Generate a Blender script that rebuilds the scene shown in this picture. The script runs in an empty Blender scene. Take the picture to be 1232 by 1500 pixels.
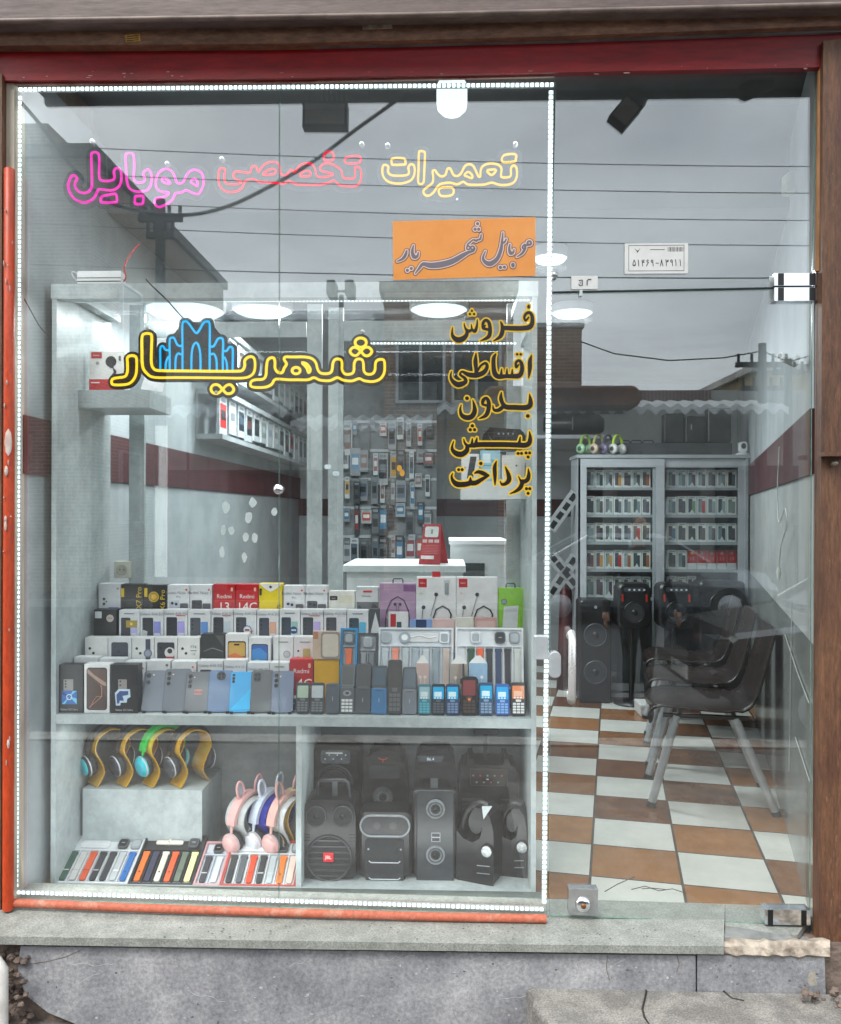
import bpy, bmesh, math, random
import numpy as np
from mathutils import Vector, Matrix, Euler
random.seed(7)
R = math.radians
SC = bpy.context.scene
COL = SC.collection

# ------------------------------------------------------------------ camera
FPX, D, H = 1240.0, 2.85, 1.62          # focal length in photo pixels, distance to the glass, eye height
YAW, ROLL = R(1.8), R(0.15)
Rt = Vector((math.cos(YAW), math.sin(YAW), 0)); Fw = Vector((-math.sin(YAW), math.cos(YAW), 0)); Up = Vector((0, 0, 1))
EX = math.cos(ROLL) * Rt + math.sin(ROLL) * Up
EY = math.cos(ROLL) * Up - math.sin(ROLL) * Rt
EYE = Vector((0.115, -D, H))
cam_d = bpy.data.cameras.new('camera'); cam = bpy.data.objects.new('camera', cam_d); COL.objects.link(cam)
cam_d.sensor_fit = 'VERTICAL'; cam_d.sensor_height = 36; cam_d.lens = 36 * FPX / 1500
cam_d.clip_end = 900; cam_d.clip_start = 0.05
mw = Matrix.Identity(4)
for i in range(3):
    mw[i][0], mw[i][1], mw[i][2], mw[i][3] = EX[i], EY[i], -Fw[i], EYE[i]
cam.matrix_world = mw
SC.camera = cam

# ------------------------------------------------------------------ sky, sun, exposure
SUN_EL, SUN_AZ = 52, 215
w = bpy.data.worlds.new("World"); SC.world = w; w.use_nodes = True
nt = w.node_tree; nt.nodes.clear()
wo = nt.nodes.new('ShaderNodeOutputWorld'); bg = nt.nodes.new('ShaderNodeBackground'); bg.inputs['Strength'].default_value = 0.15
sky = nt.nodes.new('ShaderNodeTexSky'); sky.sky_type = 'NISHITA'; sky.sun_disc = False
sky.sun_elevation = R(SUN_EL); sky.sun_rotation = R(SUN_AZ); sky.air_density = 1.6; sky.dust_density = 6; sky.ozone_density = 1.0
hs = nt.nodes.new('ShaderNodeHueSaturation'); hs.inputs['Saturation'].default_value = 0.33
tc = nt.nodes.new('ShaderNodeTexCoord'); mp = nt.nodes.new('ShaderNodeMapping'); mp.inputs['Scale'].default_value = (1.2, 1.2, 3.2)
nz = nt.nodes.new('ShaderNodeTexNoise'); nz.inputs['Scale'].default_value = 2.0; nz.inputs['Detail'].default_value = 6
cr = nt.nodes.new('ShaderNodeValToRGB'); cr.color_ramp.elements[0].position = .36; cr.color_ramp.elements[1].position = .66
cr.color_ramp.elements[0].color = (4.9, 5.45, 6.0, 1); cr.color_ramp.elements[1].color = (9.0, 9.7, 10.2, 1)
mx = nt.nodes.new('ShaderNodeMixRGB'); mx.inputs[0].default_value = 0.72       # an overcast deck over the clear sky
nt.links.new(tc.outputs['Generated'], mp.inputs[0]); nt.links.new(mp.outputs[0], nz.inputs['Vector'])
nt.links.new(nz.outputs[0], cr.inputs[0]); nt.links.new(sky.outputs[0], hs.inputs['Color'])
nt.links.new(hs.outputs[0], mx.inputs[1]); nt.links.new(cr.outputs[0], mx.inputs[2])
nt.links.new(mx.outputs[0], bg.inputs['Color']); nt.links.new(bg.outputs[0], wo.inputs['Surface'])
sd = bpy.data.lights.new('sun', 'SUN'); sd.energy = 1.4; sd.angle = R(20); sd.color = (1, .97, .92)
so = bpy.data.objects.new('sun', sd); COL.objects.link(so)
so.rotation_euler = Euler((R(90 - SUN_EL), 0, R(180 - SUN_AZ)))
SC.view_settings.view_transform = 'Standard'; SC.view_settings.look = 'None'; SC.view_settings.gamma = 1; SC.view_settings.exposure = 0.9
SC.render.engine = 'CYCLES'
cy = SC.cycles
cy.use_denoising = True; cy.max_bounces = 10; cy.transparent_max_bounces = 24; cy.diffuse_bounces = 4; cy.glossy_bounces = 5
cy.transmission_bounces = 6; cy.sample_clamp_indirect = 6; cy.caustics_reflective = False; cy.caustics_refractive = False

# ------------------------------------------------------------------ geometry helpers
def ray(px, py):
    return Fw + EX * ((px - 616) / FPX) - EY * ((py - 750) / FPX)
def P(px, py, Y):                       # the point of the plane y = Y seen at a photo pixel
    d = ray(px, py); return EYE + d * ((Y - EYE.y) / d.y)
def PZ(px, py, z):
    d = ray(px, py); return EYE + d * ((z - EYE.z) / d.z)
def PX(px, py, x):
    d = ray(px, py); return EYE + d * ((x - EYE.x) / d.x)
def S(Y): return (Y + D) / FPX
def V(*a): return Vector(a)

def lin(h):
    h = h.lstrip('#'); o = []
    for i in (0, 2, 4):
        c = int(h[i:i + 2], 16) / 255
        o.append(c / 12.92 if c <= .04045 else ((c + .055) / 1.055) ** 2.4)
    return (*o, 1)

MATS = {}
def pm(c1, c2=None, scale=9, rough=.5, metal=0, bump=0, lo=.42, hi=.62, detail=5, stretch=(1, 1, 1), spec=.5, coat=0, rvar=.12, name=None, bscale=None, emit=None, fine=0, fscale=12, ffac=.5):
    key = (fine, fscale, ffac, c1, c2, scale, rough, metal, bump, lo, hi, detail, stretch, spec, coat, name, bscale, emit)
    if key in MATS: return MATS[key]
    m = bpy.data.materials.new(name or 'surface'); m.use_nodes = True; n = m.node_tree
    b = n.nodes['Principled BSDF']; L = n.links.new
    a1 = lin(c1) if isinstance(c1, str) else (*c1, 1)
    a2 = lin(c2) if isinstance(c2, str) else ((*c2, 1) if c2 else tuple(x * .86 for x in a1[:3]) + (1,))
    t = n.nodes.new('ShaderNodeTexCoord'); mpp = n.nodes.new('ShaderNodeMapping'); mpp.inputs['Scale'].default_value = stretch
    no = n.nodes.new('ShaderNodeTexNoise'); no.inputs['Scale'].default_value = scale; no.inputs['Detail'].default_value = detail
    L(t.outputs['Object'], mpp.inputs[0]); L(mpp.outputs[0], no.inputs['Vector'])
    r = n.nodes.new('ShaderNodeValToRGB'); r.color_ramp.elements[0].position = lo; r.color_ramp.elements[1].position = hi
    r.color_ramp.elements[0].color = a1; r.color_ramp.elements[1].color = a2
    L(no.outputs[0], r.inputs[0]); no.inputs['Roughness'].default_value = .62
    if fine:                              # a second, fine grain of specks and scratches in the colour
        n3 = n.nodes.new('ShaderNodeTexNoise'); n3.inputs['Scale'].default_value = scale * fscale; n3.inputs['Detail'].default_value = 9; n3.inputs['Roughness'].default_value = .75; L(mpp.outputs[0], n3.inputs['Vector'])
        r3 = n.nodes.new('ShaderNodeValToRGB'); r3.color_ramp.elements[0].position = .36; r3.color_ramp.elements[1].position = .64
        k = 1 - ffac; r3.color_ramp.elements[0].color = (k, k, k, 1); r3.color_ramp.elements[1].color = (1 + ffac * .6,) * 3 + (1,); L(n3.outputs[0], r3.inputs[0])
        mm = n.nodes.new('ShaderNodeMixRGB'); mm.blend_type = 'MULTIPLY'; mm.inputs[0].default_value = fine; L(r.outputs[0], mm.inputs[1]); L(r3.outputs[0], mm.inputs[2]); L(mm.outputs[0], b.inputs['Base Color'])
    else: L(r.outputs[0], b.inputs['Base Color'])
    mr = n.nodes.new('ShaderNodeMapRange'); mr.inputs['To Min'].default_value = max(.02, rough - rvar); mr.inputs['To Max'].default_value = min(1, rough + rvar)
    L(no.outputs[0], mr.inputs[0]); L(mr.outputs[0], b.inputs['Roughness'])
    b.inputs['Metallic'].default_value = metal; b.inputs['Specular IOR Level'].default_value = spec; b.inputs['Coat Weight'].default_value = coat
    if bump:
        n2 = n.nodes.new('ShaderNodeTexNoise'); n2.inputs['Scale'].default_value = bscale or scale * 4; n2.inputs['Detail'].default_value = 5
        L(mpp.outputs[0], n2.inputs['Vector'])
        bp = n.nodes.new('ShaderNodeBump'); bp.inputs['Strength'].default_value = bump; bp.inputs['Distance'].default_value = .01
        L(n2.outputs[0], bp.inputs['Height']); L(bp.outputs[0], b.inputs['Normal'])
    MATS[key] = m; return m
def flat(c, rough=.45, metal=0, spec=.5): return pm(c, None, 14, rough, metal, spec=spec, rvar=.08)
def emit(c, s, name='glow'):
    key = ('e', c, s)
    if key in MATS: return MATS[key]
    m = bpy.data.materials.new(name); m.use_nodes = True; n = m.node_tree; n.nodes.clear()
    o = n.nodes.new('ShaderNodeOutputMaterial'); e = n.nodes.new('ShaderNodeEmission')
    e.inputs[0].default_value = lin(c); e.inputs[1].default_value = s
    n.links.new(e.outputs[0], o.inputs[0]); MATS[key] = m; return m
def glassy(name, r0, tint, dirt=0.0):
    m = bpy.data.materials.new(name); m.use_nodes = True; n = m.node_tree; n.nodes.clear(); L = n.links.new
    o = n.nodes.new('ShaderNodeOutputMaterial'); tr = n.nodes.new('ShaderNodeBsdfTransparent'); gl = n.nodes.new('ShaderNodeBsdfGlossy')
    tr.inputs[0].default_value = tint; gl.inputs['Roughness'].default_value = 0.0; gl.inputs[0].default_value = (.95, .98, 1, 1)
    lw = n.nodes.new('ShaderNodeLayerWeight'); lw.inputs[0].default_value = .5
    pw = n.nodes.new('ShaderNodeMath'); pw.operation = 'POWER'; pw.inputs[1].default_value = 5
    ma = n.nodes.new('ShaderNodeMath'); ma.operation = 'MULTIPLY_ADD'; ma.inputs[1].default_value = 1 - r0; ma.inputs[2].default_value = r0
    L(lw.outputs['Facing'], pw.inputs[0]); L(pw.outputs[0], ma.inputs[0])
    mi = n.nodes.new('ShaderNodeMixShader'); L(ma.outputs[0], mi.inputs[0]); L(tr.outputs[0], mi.inputs[1]); L(gl.outputs[0], mi.inputs[2])
    out = mi
    if dirt:
        t = n.nodes.new('ShaderNodeTexCoord'); mp_ = n.nodes.new('ShaderNodeMapping'); mp_.inputs['Scale'].default_value = (5, 5, 1.2)
        no = n.nodes.new('ShaderNodeTexNoise'); no.inputs['Scale'].default_value = 2.2; no.inputs['Detail'].default_value = 8
        L(t.outputs['Object'], mp_.inputs[0]); L(mp_.outputs[0], no.inputs['Vector'])
        mr = n.nodes.new('ShaderNodeMapRange'); mr.inputs['From Min'].default_value = .45; mr.inputs['From Max'].default_value = .8; mr.inputs['To Min'].default_value = dirt * .25; mr.inputs['To Max'].default_value = dirt
        L(no.outputs[0], mr.inputs[0])
        df = n.nodes.new('ShaderNodeBsdfDiffuse'); df.inputs[0].default_value = (.6, .62, .62, 1)
        m2 = n.nodes.new('ShaderNodeMixShader'); L(mr.outputs[0], m2.inputs[0]); L(mi.outputs[0], m2.inputs[1]); L(df.outputs[0], m2.inputs[2]); out = m2
    L(out.outputs[0], o.inputs[0]); return m

TXT = {}
def text_mesh(body):
    if body not in TXT:
        c = bpy.data.curves.new('t', 'FONT'); c.body = body; c.resolution_u = 2; c.align_x = 'CENTER'; c.align_y = 'CENTER'
        o = bpy.data.objects.new('t', c); COL.objects.link(o)
        dg = bpy.context.evaluated_depsgraph_get(); m = o.evaluated_get(dg).to_mesh()
        TXT[body] = ([tuple(v.co) for v in m.vertices], [tuple(p.vertices) for p in m.polygons])
        o.evaluated_get(dg).to_mesh_clear(); bpy.data.objects.remove(o); bpy.data.curves.remove(c)
    return TXT[body]

class MB:
    def __init__(s, M=None): s.v, s.f, s.mi, s.sm, s.mats, s.uv, s.M = [], [], [], [], [], None, M
    def add(s, vs, fs, m, smooth=False, M=None):
        if m not in s.mats: s.mats.append(m)
        k = s.mats.index(m); b = len(s.v)
        for v in vs:
            v = Vector(v)
            if M is not None: v = M @ v
            if s.M is not None: v = s.M @ v
            s.v.append(v)
        for f in fs: s.f.append(tuple(b + i for i in f)); s.mi.append(k); s.sm.append(smooth)
        return s
    def box(s, x0, x1, y0, y1, z0, z1, m, M=None):
        vs = [(x, y, z) for z in (z0, z1) for y in (y0, y1) for x in (x0, x1)]
        return s.add(vs, [(0, 2, 3, 1), (4, 5, 7, 6), (0, 1, 5, 4), (2, 6, 7, 3), (0, 4, 6, 2), (1, 3, 7, 5)], m, False, M)
    def loops(s, rings, m, closed_ring=True, caps=True, smooth=False, M=None):
        n = len(rings[0]); vs = [p for r in rings for p in r]; fs = []
        for i in range(len(rings) - 1):
            for j in range(n if closed_ring else n - 1):
                k = (j + 1) % n; fs.append((i * n + j, i * n + k, (i + 1) * n + k, (i + 1) * n + j))
        s.add(vs, fs, m, smooth, M)
        if caps:
            s.add(rings[0], [tuple(range(n))[::-1]], m, False, M); s.add(rings[-1], [tuple(range(n))], m, False, M)
        return s
    def prism(s, poly, y0, y1, m, M=None, smooth=False):       # polygon in x,z pulled along y
        return s.loops([[(x, y0, z) for x, z in poly], [(x, y1, z) for x, z in poly]], m, smooth=smooth, M=M)
    def rbox(s, x0, x1, z0, z1, y0, y1, r, m, ch=.002, n=4, M=None):  # rounded slab with eased front and back edges
        if ch <= 0: return s.prism(rrect(x0, x1, z0, z1, r, n), y0, y1, m, M)
        q = rrect(x0, x1, z0, z1, r, n); i = rrect(x0 + ch, x1 - ch, z0 + ch, z1 - ch, max(r - ch, .0002), n)
        c = min(ch, abs(y1 - y0) * .45)
        return s.loops([[(x, y0, z) for x, z in i], [(x, y0 + c, z) for x, z in q], [(x, y1 - c, z) for x, z in q], [(x, y1, z) for x, z in i]], m, M=M)
    def quad(s, x0, x1, z0, z1, y, m, r=0, M=None):
        p = rrect(x0, x1, z0, z1, r, 3) if r else [(x0, z0), (x1, z0), (x1, z1), (x0, z1)]
        return s.add([(x, y, z) for x, z in p], [tuple(range(len(p)))], m, False, M)
    def disc(s, cx, cz, rx, rz, y, m, n=20, M=None):
        return s.add([(cx + rx * math.cos(2 * math.pi * i / n), y, cz + rz * math.sin(2 * math.pi * i / n)) for i in range(n)], [tuple(range(n))], m, False, M)
    def lathe(s, prof, m, n=20, M=None, smooth=True):          # (radius, z) turned round z
        return s.loops([[(r * math.cos(2 * math.pi * i / n), r * math.sin(2 * math.pi * i / n), z) for i in range(n)] for r, z in prof], m, smooth=smooth, M=M)
    def tube(s, pts, r, m, n=8, closed=False, M=None, caps=True):
        pts = [Vector(p) for p in pts]; N = len(pts); rings = []; up = None
        rr = r if isinstance(r, (list, tuple)) else [r] * N
        for i, p in enumerate(pts):
            a = pts[(i - 1) % N] if closed or i > 0 else p; b = pts[(i + 1) % N] if closed or i < N - 1 else p
            t = (b - a).normalized() if (b - a).length > 1e-9 else Vector((0, 0, 1))
            if up is None: up = t.orthogonal().normalized()
            else:
                up = up - t * up.dot(t); up = up.normalized() if up.length > 1e-6 else t.orthogonal().normalized()
            q = t.cross(up)
            rings.append([p + (up * math.cos(2 * math.pi * k / n) + q * math.sin(2 * math.pi * k / n)) * rr[i] for k in range(n)])
        if closed:
            vs = [p for g in rings for p in g]; fs = []
            for i in range(N):
                j = (i + 1) % N
                for k in range(n): l = (k + 1) % n; fs.append((i * n + k, i * n + l, j * n + l, j * n + k))
            return s.add(vs, fs, m, True, M)
        return s.loops(rings, m, caps=caps, smooth=True, M=M)
    def ball(s, c, rx, ry, rz, m, n=12, M=None):
        k = n // 2; prof = [(math.sin(math.pi * i / k), -math.cos(math.pi * i / k)) for i in range(k + 1)]
        prof[0] = (.001, -1); prof[-1] = (.001, 1)
        return s.loops([[(c[0] + rx * r * math.cos(2 * math.pi * i / n), c[1] + ry * r * math.sin(2 * math.pi * i / n), c[2] + rz * z) for i in range(n)] for r, z in prof], m, smooth=True, M=M)
    def text(s, body, size, x, z, y, m, rot=0, sx=1, M=None):
        vs, fs = text_mesh(body); c, d = math.cos(rot), math.sin(rot)
        return s.add([(x + size * (sx * a * c - b * d), y, z + size * (sx * a * d + b * c)) for a, b, _ in vs], fs, m, False, M)
    def build(s, name, parent=None, loc=None, rot=None, bevel=0):
        me = bpy.data.meshes.new(name); me.from_pydata([tuple(v) for v in s.v], [], s.f); 
        for m in s.mats: me.materials.append(m)
        me.polygons.foreach_set('material_index', s.mi); me.polygons.foreach_set('use_smooth', s.sm)
        if bevel:
            bm = bmesh.new(); bm.from_mesh(me); bmesh.ops.bevel(bm, geom=bm.edges[:], offset=bevel, segments=2, affect='EDGES', clamp_overlap=True); bm.to_mesh(me); bm.free()
        me.update(); o = bpy.data.objects.new(name, me); COL.objects.link(o)
        if parent: o.parent = parent
        if loc is not None: o.location = loc
        if rot is not None: o.rotation_euler = rot
        return o
def rrect(x0, x1, z0, z1, r, n=4):
    r = min(r, abs(x1 - x0) / 2 - 1e-5, abs(z1 - z0) / 2 - 1e-5); o = []
    for cx, cz, a in ((x1 - r, z1 - r, 0), (x0 + r, z1 - r, 90), (x0 + r, z0 + r, 180), (x1 - r, z0 + r, 270)):
        for i in range(n + 1):
            t = R(a + 90 * i / n); o.append((cx + r * math.cos(t), cz + r * math.sin(t)))
    return o
def tag(o, label=None, cat=None, group=None, kind=None):
    for k, v in (('label', label), ('category', cat), ('group', group), ('kind', kind)):
        if v: o[k] = v
    return o
def thing(name, label, cat, loc=(0, 0, 0), rz=0, group=None):
    o = bpy.data.objects.new(name, None); COL.objects.link(o); o.location = loc; o.rotation_euler = (0, 0, rz); o.empty_display_size = .1
    return tag(o, label, cat, group)
def copy_tree(o, parent=None):
    c = o.copy(); COL.objects.link(c); c.parent = parent
    for ch in list(o.children): copy_tree(ch, c)
    return c
def catmull(pts, closed=True, k=4):
    n = len(pts); out = []
    for i in range(n if closed else n - 1):
        g = [pts[(i + j) % n] if closed else pts[max(0, min(n - 1, i + j))] for j in (-1, 0, 1, 2)]
        for t in range(k):
            u = t / k
            out.append(tuple(.5 * (2 * b + (c - a) * u + (2 * a - 5 * b + 4 * c - d) * u * u + (3 * b - a - 3 * c + d) * u ** 3) for a, b, c, d in zip(*g)))
    if not closed: out.append(tuple(pts[-1]))
    return out
def field(strokes, polys, xs, zs):      # distance to strokes [(x, z, halfwidth) ...] minus their width; inside polygons = negative
    X, Z = np.meshgrid(xs, zs); F = np.full(X.shape, 1e3)
    for st in strokes:
        st = [tuple(q) for q in st]
        if len(st) == 1: st = st * 2
        for a, b in zip(st[:-1], st[1:]):
            dx, dz = b[0] - a[0], b[1] - a[1]; l = dx * dx + dz * dz + 1e-12
            t = np.clip(((X - a[0]) * dx + (Z - a[1]) * dz) / l, 0, 1)
            F = np.minimum(F, np.hypot(X - a[0] - t * dx, Z - a[1] - t * dz) - (a[2] + t * (b[2] - a[2])))
    for po in polys:
        ins = np.zeros(X.shape, bool); n = len(po)
        for i in range(n):
            (x1, z1), (x2, z2) = po[i][:2], po[(i + 1) % n][:2]
            if z1 == z2: continue
            ins ^= ((z1 > Z) != (z2 > Z)) & (X < (x2 - x1) * (Z - z1) / (z2 - z1) + x1)
        F = np.where(ins, np.minimum(F, -.002), F)
    return F
def sheet(mb, F, xs, zs, iso, y0, y1, m, m_edge=None):   # solid slab where F < iso, outline by marching squares
    G = F - iso; nz, nx = G.shape; idx = {}; vs = []; fs = []
    def vid(key, x, z):
        if key not in idx: idx[key] = len(vs); vs.append((x, z))
        return idx[key]
    act = (G[:-1, :-1] < 0) | (G[1:, :-1] < 0) | (G[:-1, 1:] < 0) | (G[1:, 1:] < 0)
    for j, i in zip(*np.nonzero(act)):
        c = [(j, i), (j, i + 1), (j + 1, i + 1), (j + 1, i)]; f = []
        for k in range(4):
            a, b = c[k], c[(k + 1) % 4]; ga, gb = G[a], G[b]
            if ga < 0: f.append(vid(a, xs[a[1]], zs[a[0]]))
            if (ga < 0) != (gb < 0):
                t = ga / (ga - gb); f.append(vid((min(a, b), max(a, b)), xs[a[1]] + t * (xs[b[1]] - xs[a[1]]), zs[a[0]] + t * (zs[b[0]] - zs[a[0]])))
        if len(f) > 2: fs.append(tuple(f))
    if not fs: return
    ed = {}
    for f in fs:
        for a, b in zip(f, f[1:] + f[:1]): ed[(a, b)] = 1
    rim = [e for e in ed if (e[1], e[0]) not in ed]
    mb.add([(x, y0, z) for x, z in vs], fs, m); mb.add([(x, y1, z) for x, z in vs], [f[::-1] for f in fs], m)
    k = {}; rv = []
    for a, b in rim:
        for q in (a, b):
            if q not in k: k[q] = len(rv); rv += [(vs[q][0], y0, vs[q][1]), (vs[q][0], y1, vs[q][1])]
    mb.add(rv, [(k[a], k[b], k[b] + 1, k[a] + 1) for a, b in rim], m_edge or m)
def grid_for(pts, pad, cell):
    x = [p[0] for p in pts]; z = [p[1] for p in pts]
    return np.arange(min(x) - pad, max(x) + pad + cell, cell), np.arange(min(z) - pad, max(z) + pad + cell, cell)
# ------------------------------------------------------------------ materials
GLASS = glassy('shop_glass', .115, (.965, .975, .965, 1), .012)
CLEAR = glassy('clear_acrylic', .03, (.86, .88, .9, 1))
THIN = glassy('thin_glass', .035, (.97, .985, .98, 1))
GEDGE = pm('7fa596', '5f8a7c', 20, .2)
LAM = pm('b3bcbd', '98a2a4', 6, .42, detail=9, lo=.35, hi=.68, name='laminate', stretch=(1, 1, .8), fine=1, fscale=6, ffac=.14)
LAMD = pm('9a9fa0', '7f8587', 7, .5, detail=10, lo=.35, hi=.7, name='laminate_grey', bump=.05, fine=1, fscale=4, ffac=.22)
WOOD = pm('6e5143', '967057', 5, .6, stretch=(.5, 1, 1.6), lo=.35, hi=.7, bump=.25, name='brown_paint', detail=9, fine=1, fscale=8, ffac=.35)
WOODR = pm('583a2b', '7c573d', 7, .55, stretch=(2, 2, .35), lo=.38, hi=.66, bump=.3, name='worn_wood', detail=9, fine=1, fscale=7, ffac=.45)
HOUS = pm('877873', '5f524e', 4, .5, stretch=(.35, 1, 3), lo=.3, hi=.7, bump=.12, name='housing_paint', detail=8, fine=1, fscale=9, ffac=.3)
RED = pm('a0181f', '741218', 3, .38, stretch=(.4, 1, 2), lo=.35, hi=.7, bump=.08, name='red_paint', detail=8, fine=1, fscale=9, ffac=.3)
ORANGE = pm('c9481f', '9c3a1e', 6, .42, stretch=(2, 2, .6), lo=.4, hi=.75, bump=.1, name='orange_paint', detail=9, fine=1, fscale=8, ffac=.3)
CHIP = pm('b5624a', 'b98a76', 15, .7, lo=.54, hi=.7, bump=.2, name='chipped_orange', detail=9, fine=1, fscale=5, ffac=.3)
STEEL = pm('c9cacb', 'a9abad', 12, .22, metal=.9, name='steel')
CHROME = pm('e6e6e8', 'd0d2d5', 5, .08, metal=1, rvar=.03, name='chrome')
ALU = pm('c8cdd0', 'b4babd', 10, .38, metal=.35, name='aluminium')
WHITE = pm('dcdfe0', 'cbd0d2', 5, .45, name='white_board')
BLACK = pm('101113', '18191b', 20, .42, name='black_plastic', rvar=.1)
DARK = pm('1b1d20', '25282b', 22, .5, name='dark_plastic', bump=.04)
GREYP = pm('565b5f', '484d51', 12, .4, name='grey_plastic')
CREAM = pm('c9bfae', 'a9a091', 9, .6, stretch=(2, 2, .5), name='cream_paint', lo=.4, hi=.7)

def pxprism(mb, px, Y0, Y1, m):          # a pixel outline laid on the plane y = Y0 and pulled back to Y1
    a = [P(x, y, Y0) for x, y in px]
    return mb.loops([a, [V(p.x, Y1, p.z) for p in a]], m)
def bar(mb, pl, pr, h0, h1, Y0, Y1, m):   # a bar from left edge pixel (x, ytop) to right, h0/h1 = heights in px
    return pxprism(mb, [pl, pr, (pr[0], pr[1] + h1), (pl[0], pl[1] + h0)], Y0, Y1, m)

# ------------------------------------------------------------------ street level
ASPH = pm('3c3c3d', '48484a', 30, .85, bump=.3, name='asphalt', detail=8)
PAVE = pm('7b7874', '98948e', 14, .85, bump=.35, bscale=120, name='pavement_concrete', detail=10, fine=1, fscale=12, ffac=.5)
KERB = pm('a8a5a0', '8a8782', 8, .8, bump=.2, name='kerb_stone')
mb = MB(); mb.box(-260, 260, -420, -3.4, -1, -.16, ASPH); tag(mb.build('road'), kind='structure')
mb = MB(); mb.box(-60, 60, -3.2, -.1, -1, -.05, pm('6a6460', '5a5552', 10, .9, bump=.4, bscale=90, name='pavement_old', detail=9)); tag(mb.build('pavement'), kind='structure')
mb = MB(); mb.box(-60, 60, -3.4, -3.2, -1, -.035, KERB); tag(mb.build('kerb'), kind='structure')
mb = MB(); mb.box(-260, 260, -3.4 - 9.4, -3.4 - 9.2, -1, -.03, KERB); tag(mb.build('kerb'), kind='structure')
mb = MB(); mb.box(-260, 260, -16, -3.4 - 9.4, -1, -.04, pm('736d68', '625d58', 9, .9, bump=.2, name='pavement_far')); tag(mb.build('pavement'), kind='structure')
# raised concrete patch in front of the door
random.seed(3)
edge = [(776, 1441), (772, 1450), (781, 1462), (779, 1474), (790, 1484), (801, 1497), (806, 1512), (818, 1530), (815, 1560), (830, 1600)]
top = [P(x, y, -.15) for x, y in ((776, 1441), (850, 1439), (960, 1444), (1060, 1450), (1150, 1456), (1185, 1466), (1300, 1470))]
zt = .108
lft = [PZ(x, y, zt) for x, y in edge[1:]]
out = [V(p.x, -.152, zt) for p in top] + [V(2.4, -1.9, zt), V(lft[-1].x + .02, -1.9, zt)] + lft[::-1]
mb = MB(); mb.loops([[V(p.x, p.y, -.3) for p in out], [V(p.x, p.y, zt - .012) for p in out], [V(p.x * .998 + .004, min(p.y - .0, -.152), zt) for p in out]], PAVE)
o = tag(mb.build('pavement_patch'), kind='structure')
def crack(name, pts, z, wdt):
    m = MB(); q = []
    for (x, y) in pts: q.append(PZ(x, y, z))
    m.tube([V(p.x, p.y, z - .0005) for p in q], [wdt * random.uniform(.5, 1.2) for _ in q], pm('2a2725', '3a3532', 20, .95, name='crack_dirt'), 5)
    return m
ck = MB(); 
for pts in ([(941, 1443), (947, 1452), (944, 1466), (941, 1478), (944, 1490), (952, 1502), (957, 1520)], [(1060, 1452), (1072, 1462), (1090, 1466)]):
    q = [PZ(x, y, zt + .001) for x, y in pts]
    ck.tube(q, [.0035 * random.uniform(.5, 1.3) for _ in q], pm('2a2725', '3a3532', 20, .95, name='crack_dirt'), 5)
ck.build('crack', o)
# dirt and rubble
DIRT = pm('7d6e64', '5c5049', 14, .95, bump=.6, name='dirt', detail=9)
def rock(mb, c, r, m, rnd):
    n = 7; rings = []
    for i in range(5):
        a = math.pi * i / 4; rings.append([(c[0] + r * rnd.uniform(.75, 1.15) * max(.05, math.sin(a)) * math.cos(2 * math.pi * k / n), c[1] + r * rnd.uniform(.75, 1.15) * max(.05, math.sin(a)) * math.sin(2 * math.pi * k / n), c[2] - r * .75 * math.cos(a) * rnd.uniform(.85, 1.1)) for k in range(n)])
    mb.loops(rings, m)
rnd = random.Random(5)
mb = MB()
for _ in range(55):
    p = P(rnd.uniform(1165, 1222), rnd.uniform(1440, 1500), -.17); rock(mb, (p.x, p.y - rnd.uniform(0, .06), p.z - .0), rnd.uniform(.004, .014), DIRT, rnd)
for _ in range(110):
    p = P(rnd.uniform(-8, 42), rnd.uniform(1400, 1515), -.16); rock(mb, (p.x, p.y + rnd.uniform(-.03, .05), p.z), rnd.uniform(.004, .016), DIRT, rnd)
tag(mb.build('rubble'), kind='stuff')
mb = MB()
mb.loops([[V(-1.75, -.32, -.12), V(-1.2, -.30, -.12), V(-1.2, -.1, -.12), V(-1.75, -.1, -.12)], [V(-1.75, -.24, -.0), V(-1.28, -.2, -.03), V(-1.25, -.14, -.03), V(-1.75, -.12, .02)]], DIRT)
tag(mb.build('dirt'), kind='stuff')

# ------------------------------------------------------------------ facade around the shopfront
PLAS = pm('8f8378', '74695f', 4, .85, bump=.3, name='plaster', detail=9)
STONE = pm('717379', 'aeaeb0', 4.2, .5, lo=.3, hi=.7, bump=.15, bscale=90, name='grey_marble', detail=12, fine=1, fscale=18, ffac=.34)
SILL = pm('9b9d97', '82857f', 16, .5, lo=.35, hi=.68, bump=.06, bscale=200, name='terrazzo_sill', detail=12, fine=1, fscale=10, ffac=.45)
t = thing('shop_building', 'plastered brown fronted building that holds the phone shop', 'building', (0, 0, 0))
mb = MB(); mb.box(-9, P(-22, 700, -.06).x, -.06, 5.9, -.5, 6.2, PLAS); mb.build('wall', t)
mb = MB(); mb.box(P(1262, 700, -.06).x, 8, -.06, .2, -.5, 6.2, PLAS); mb.box(3.6, 8, .2, 5.9, -.5, 6.2, PLAS); mb.build('wall', t)
mb = MB(); mb.box(P(-22, 700, -.06).x, P(1262, 700, -.06).x, .02, .3, 3.36, 6.2, PLAS); mb.build('wall', t)
mb = MB(); mb.box(-9, 8, -.2, 6, 6.2, 6.4, PLAS); mb.build('roof', t)

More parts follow.
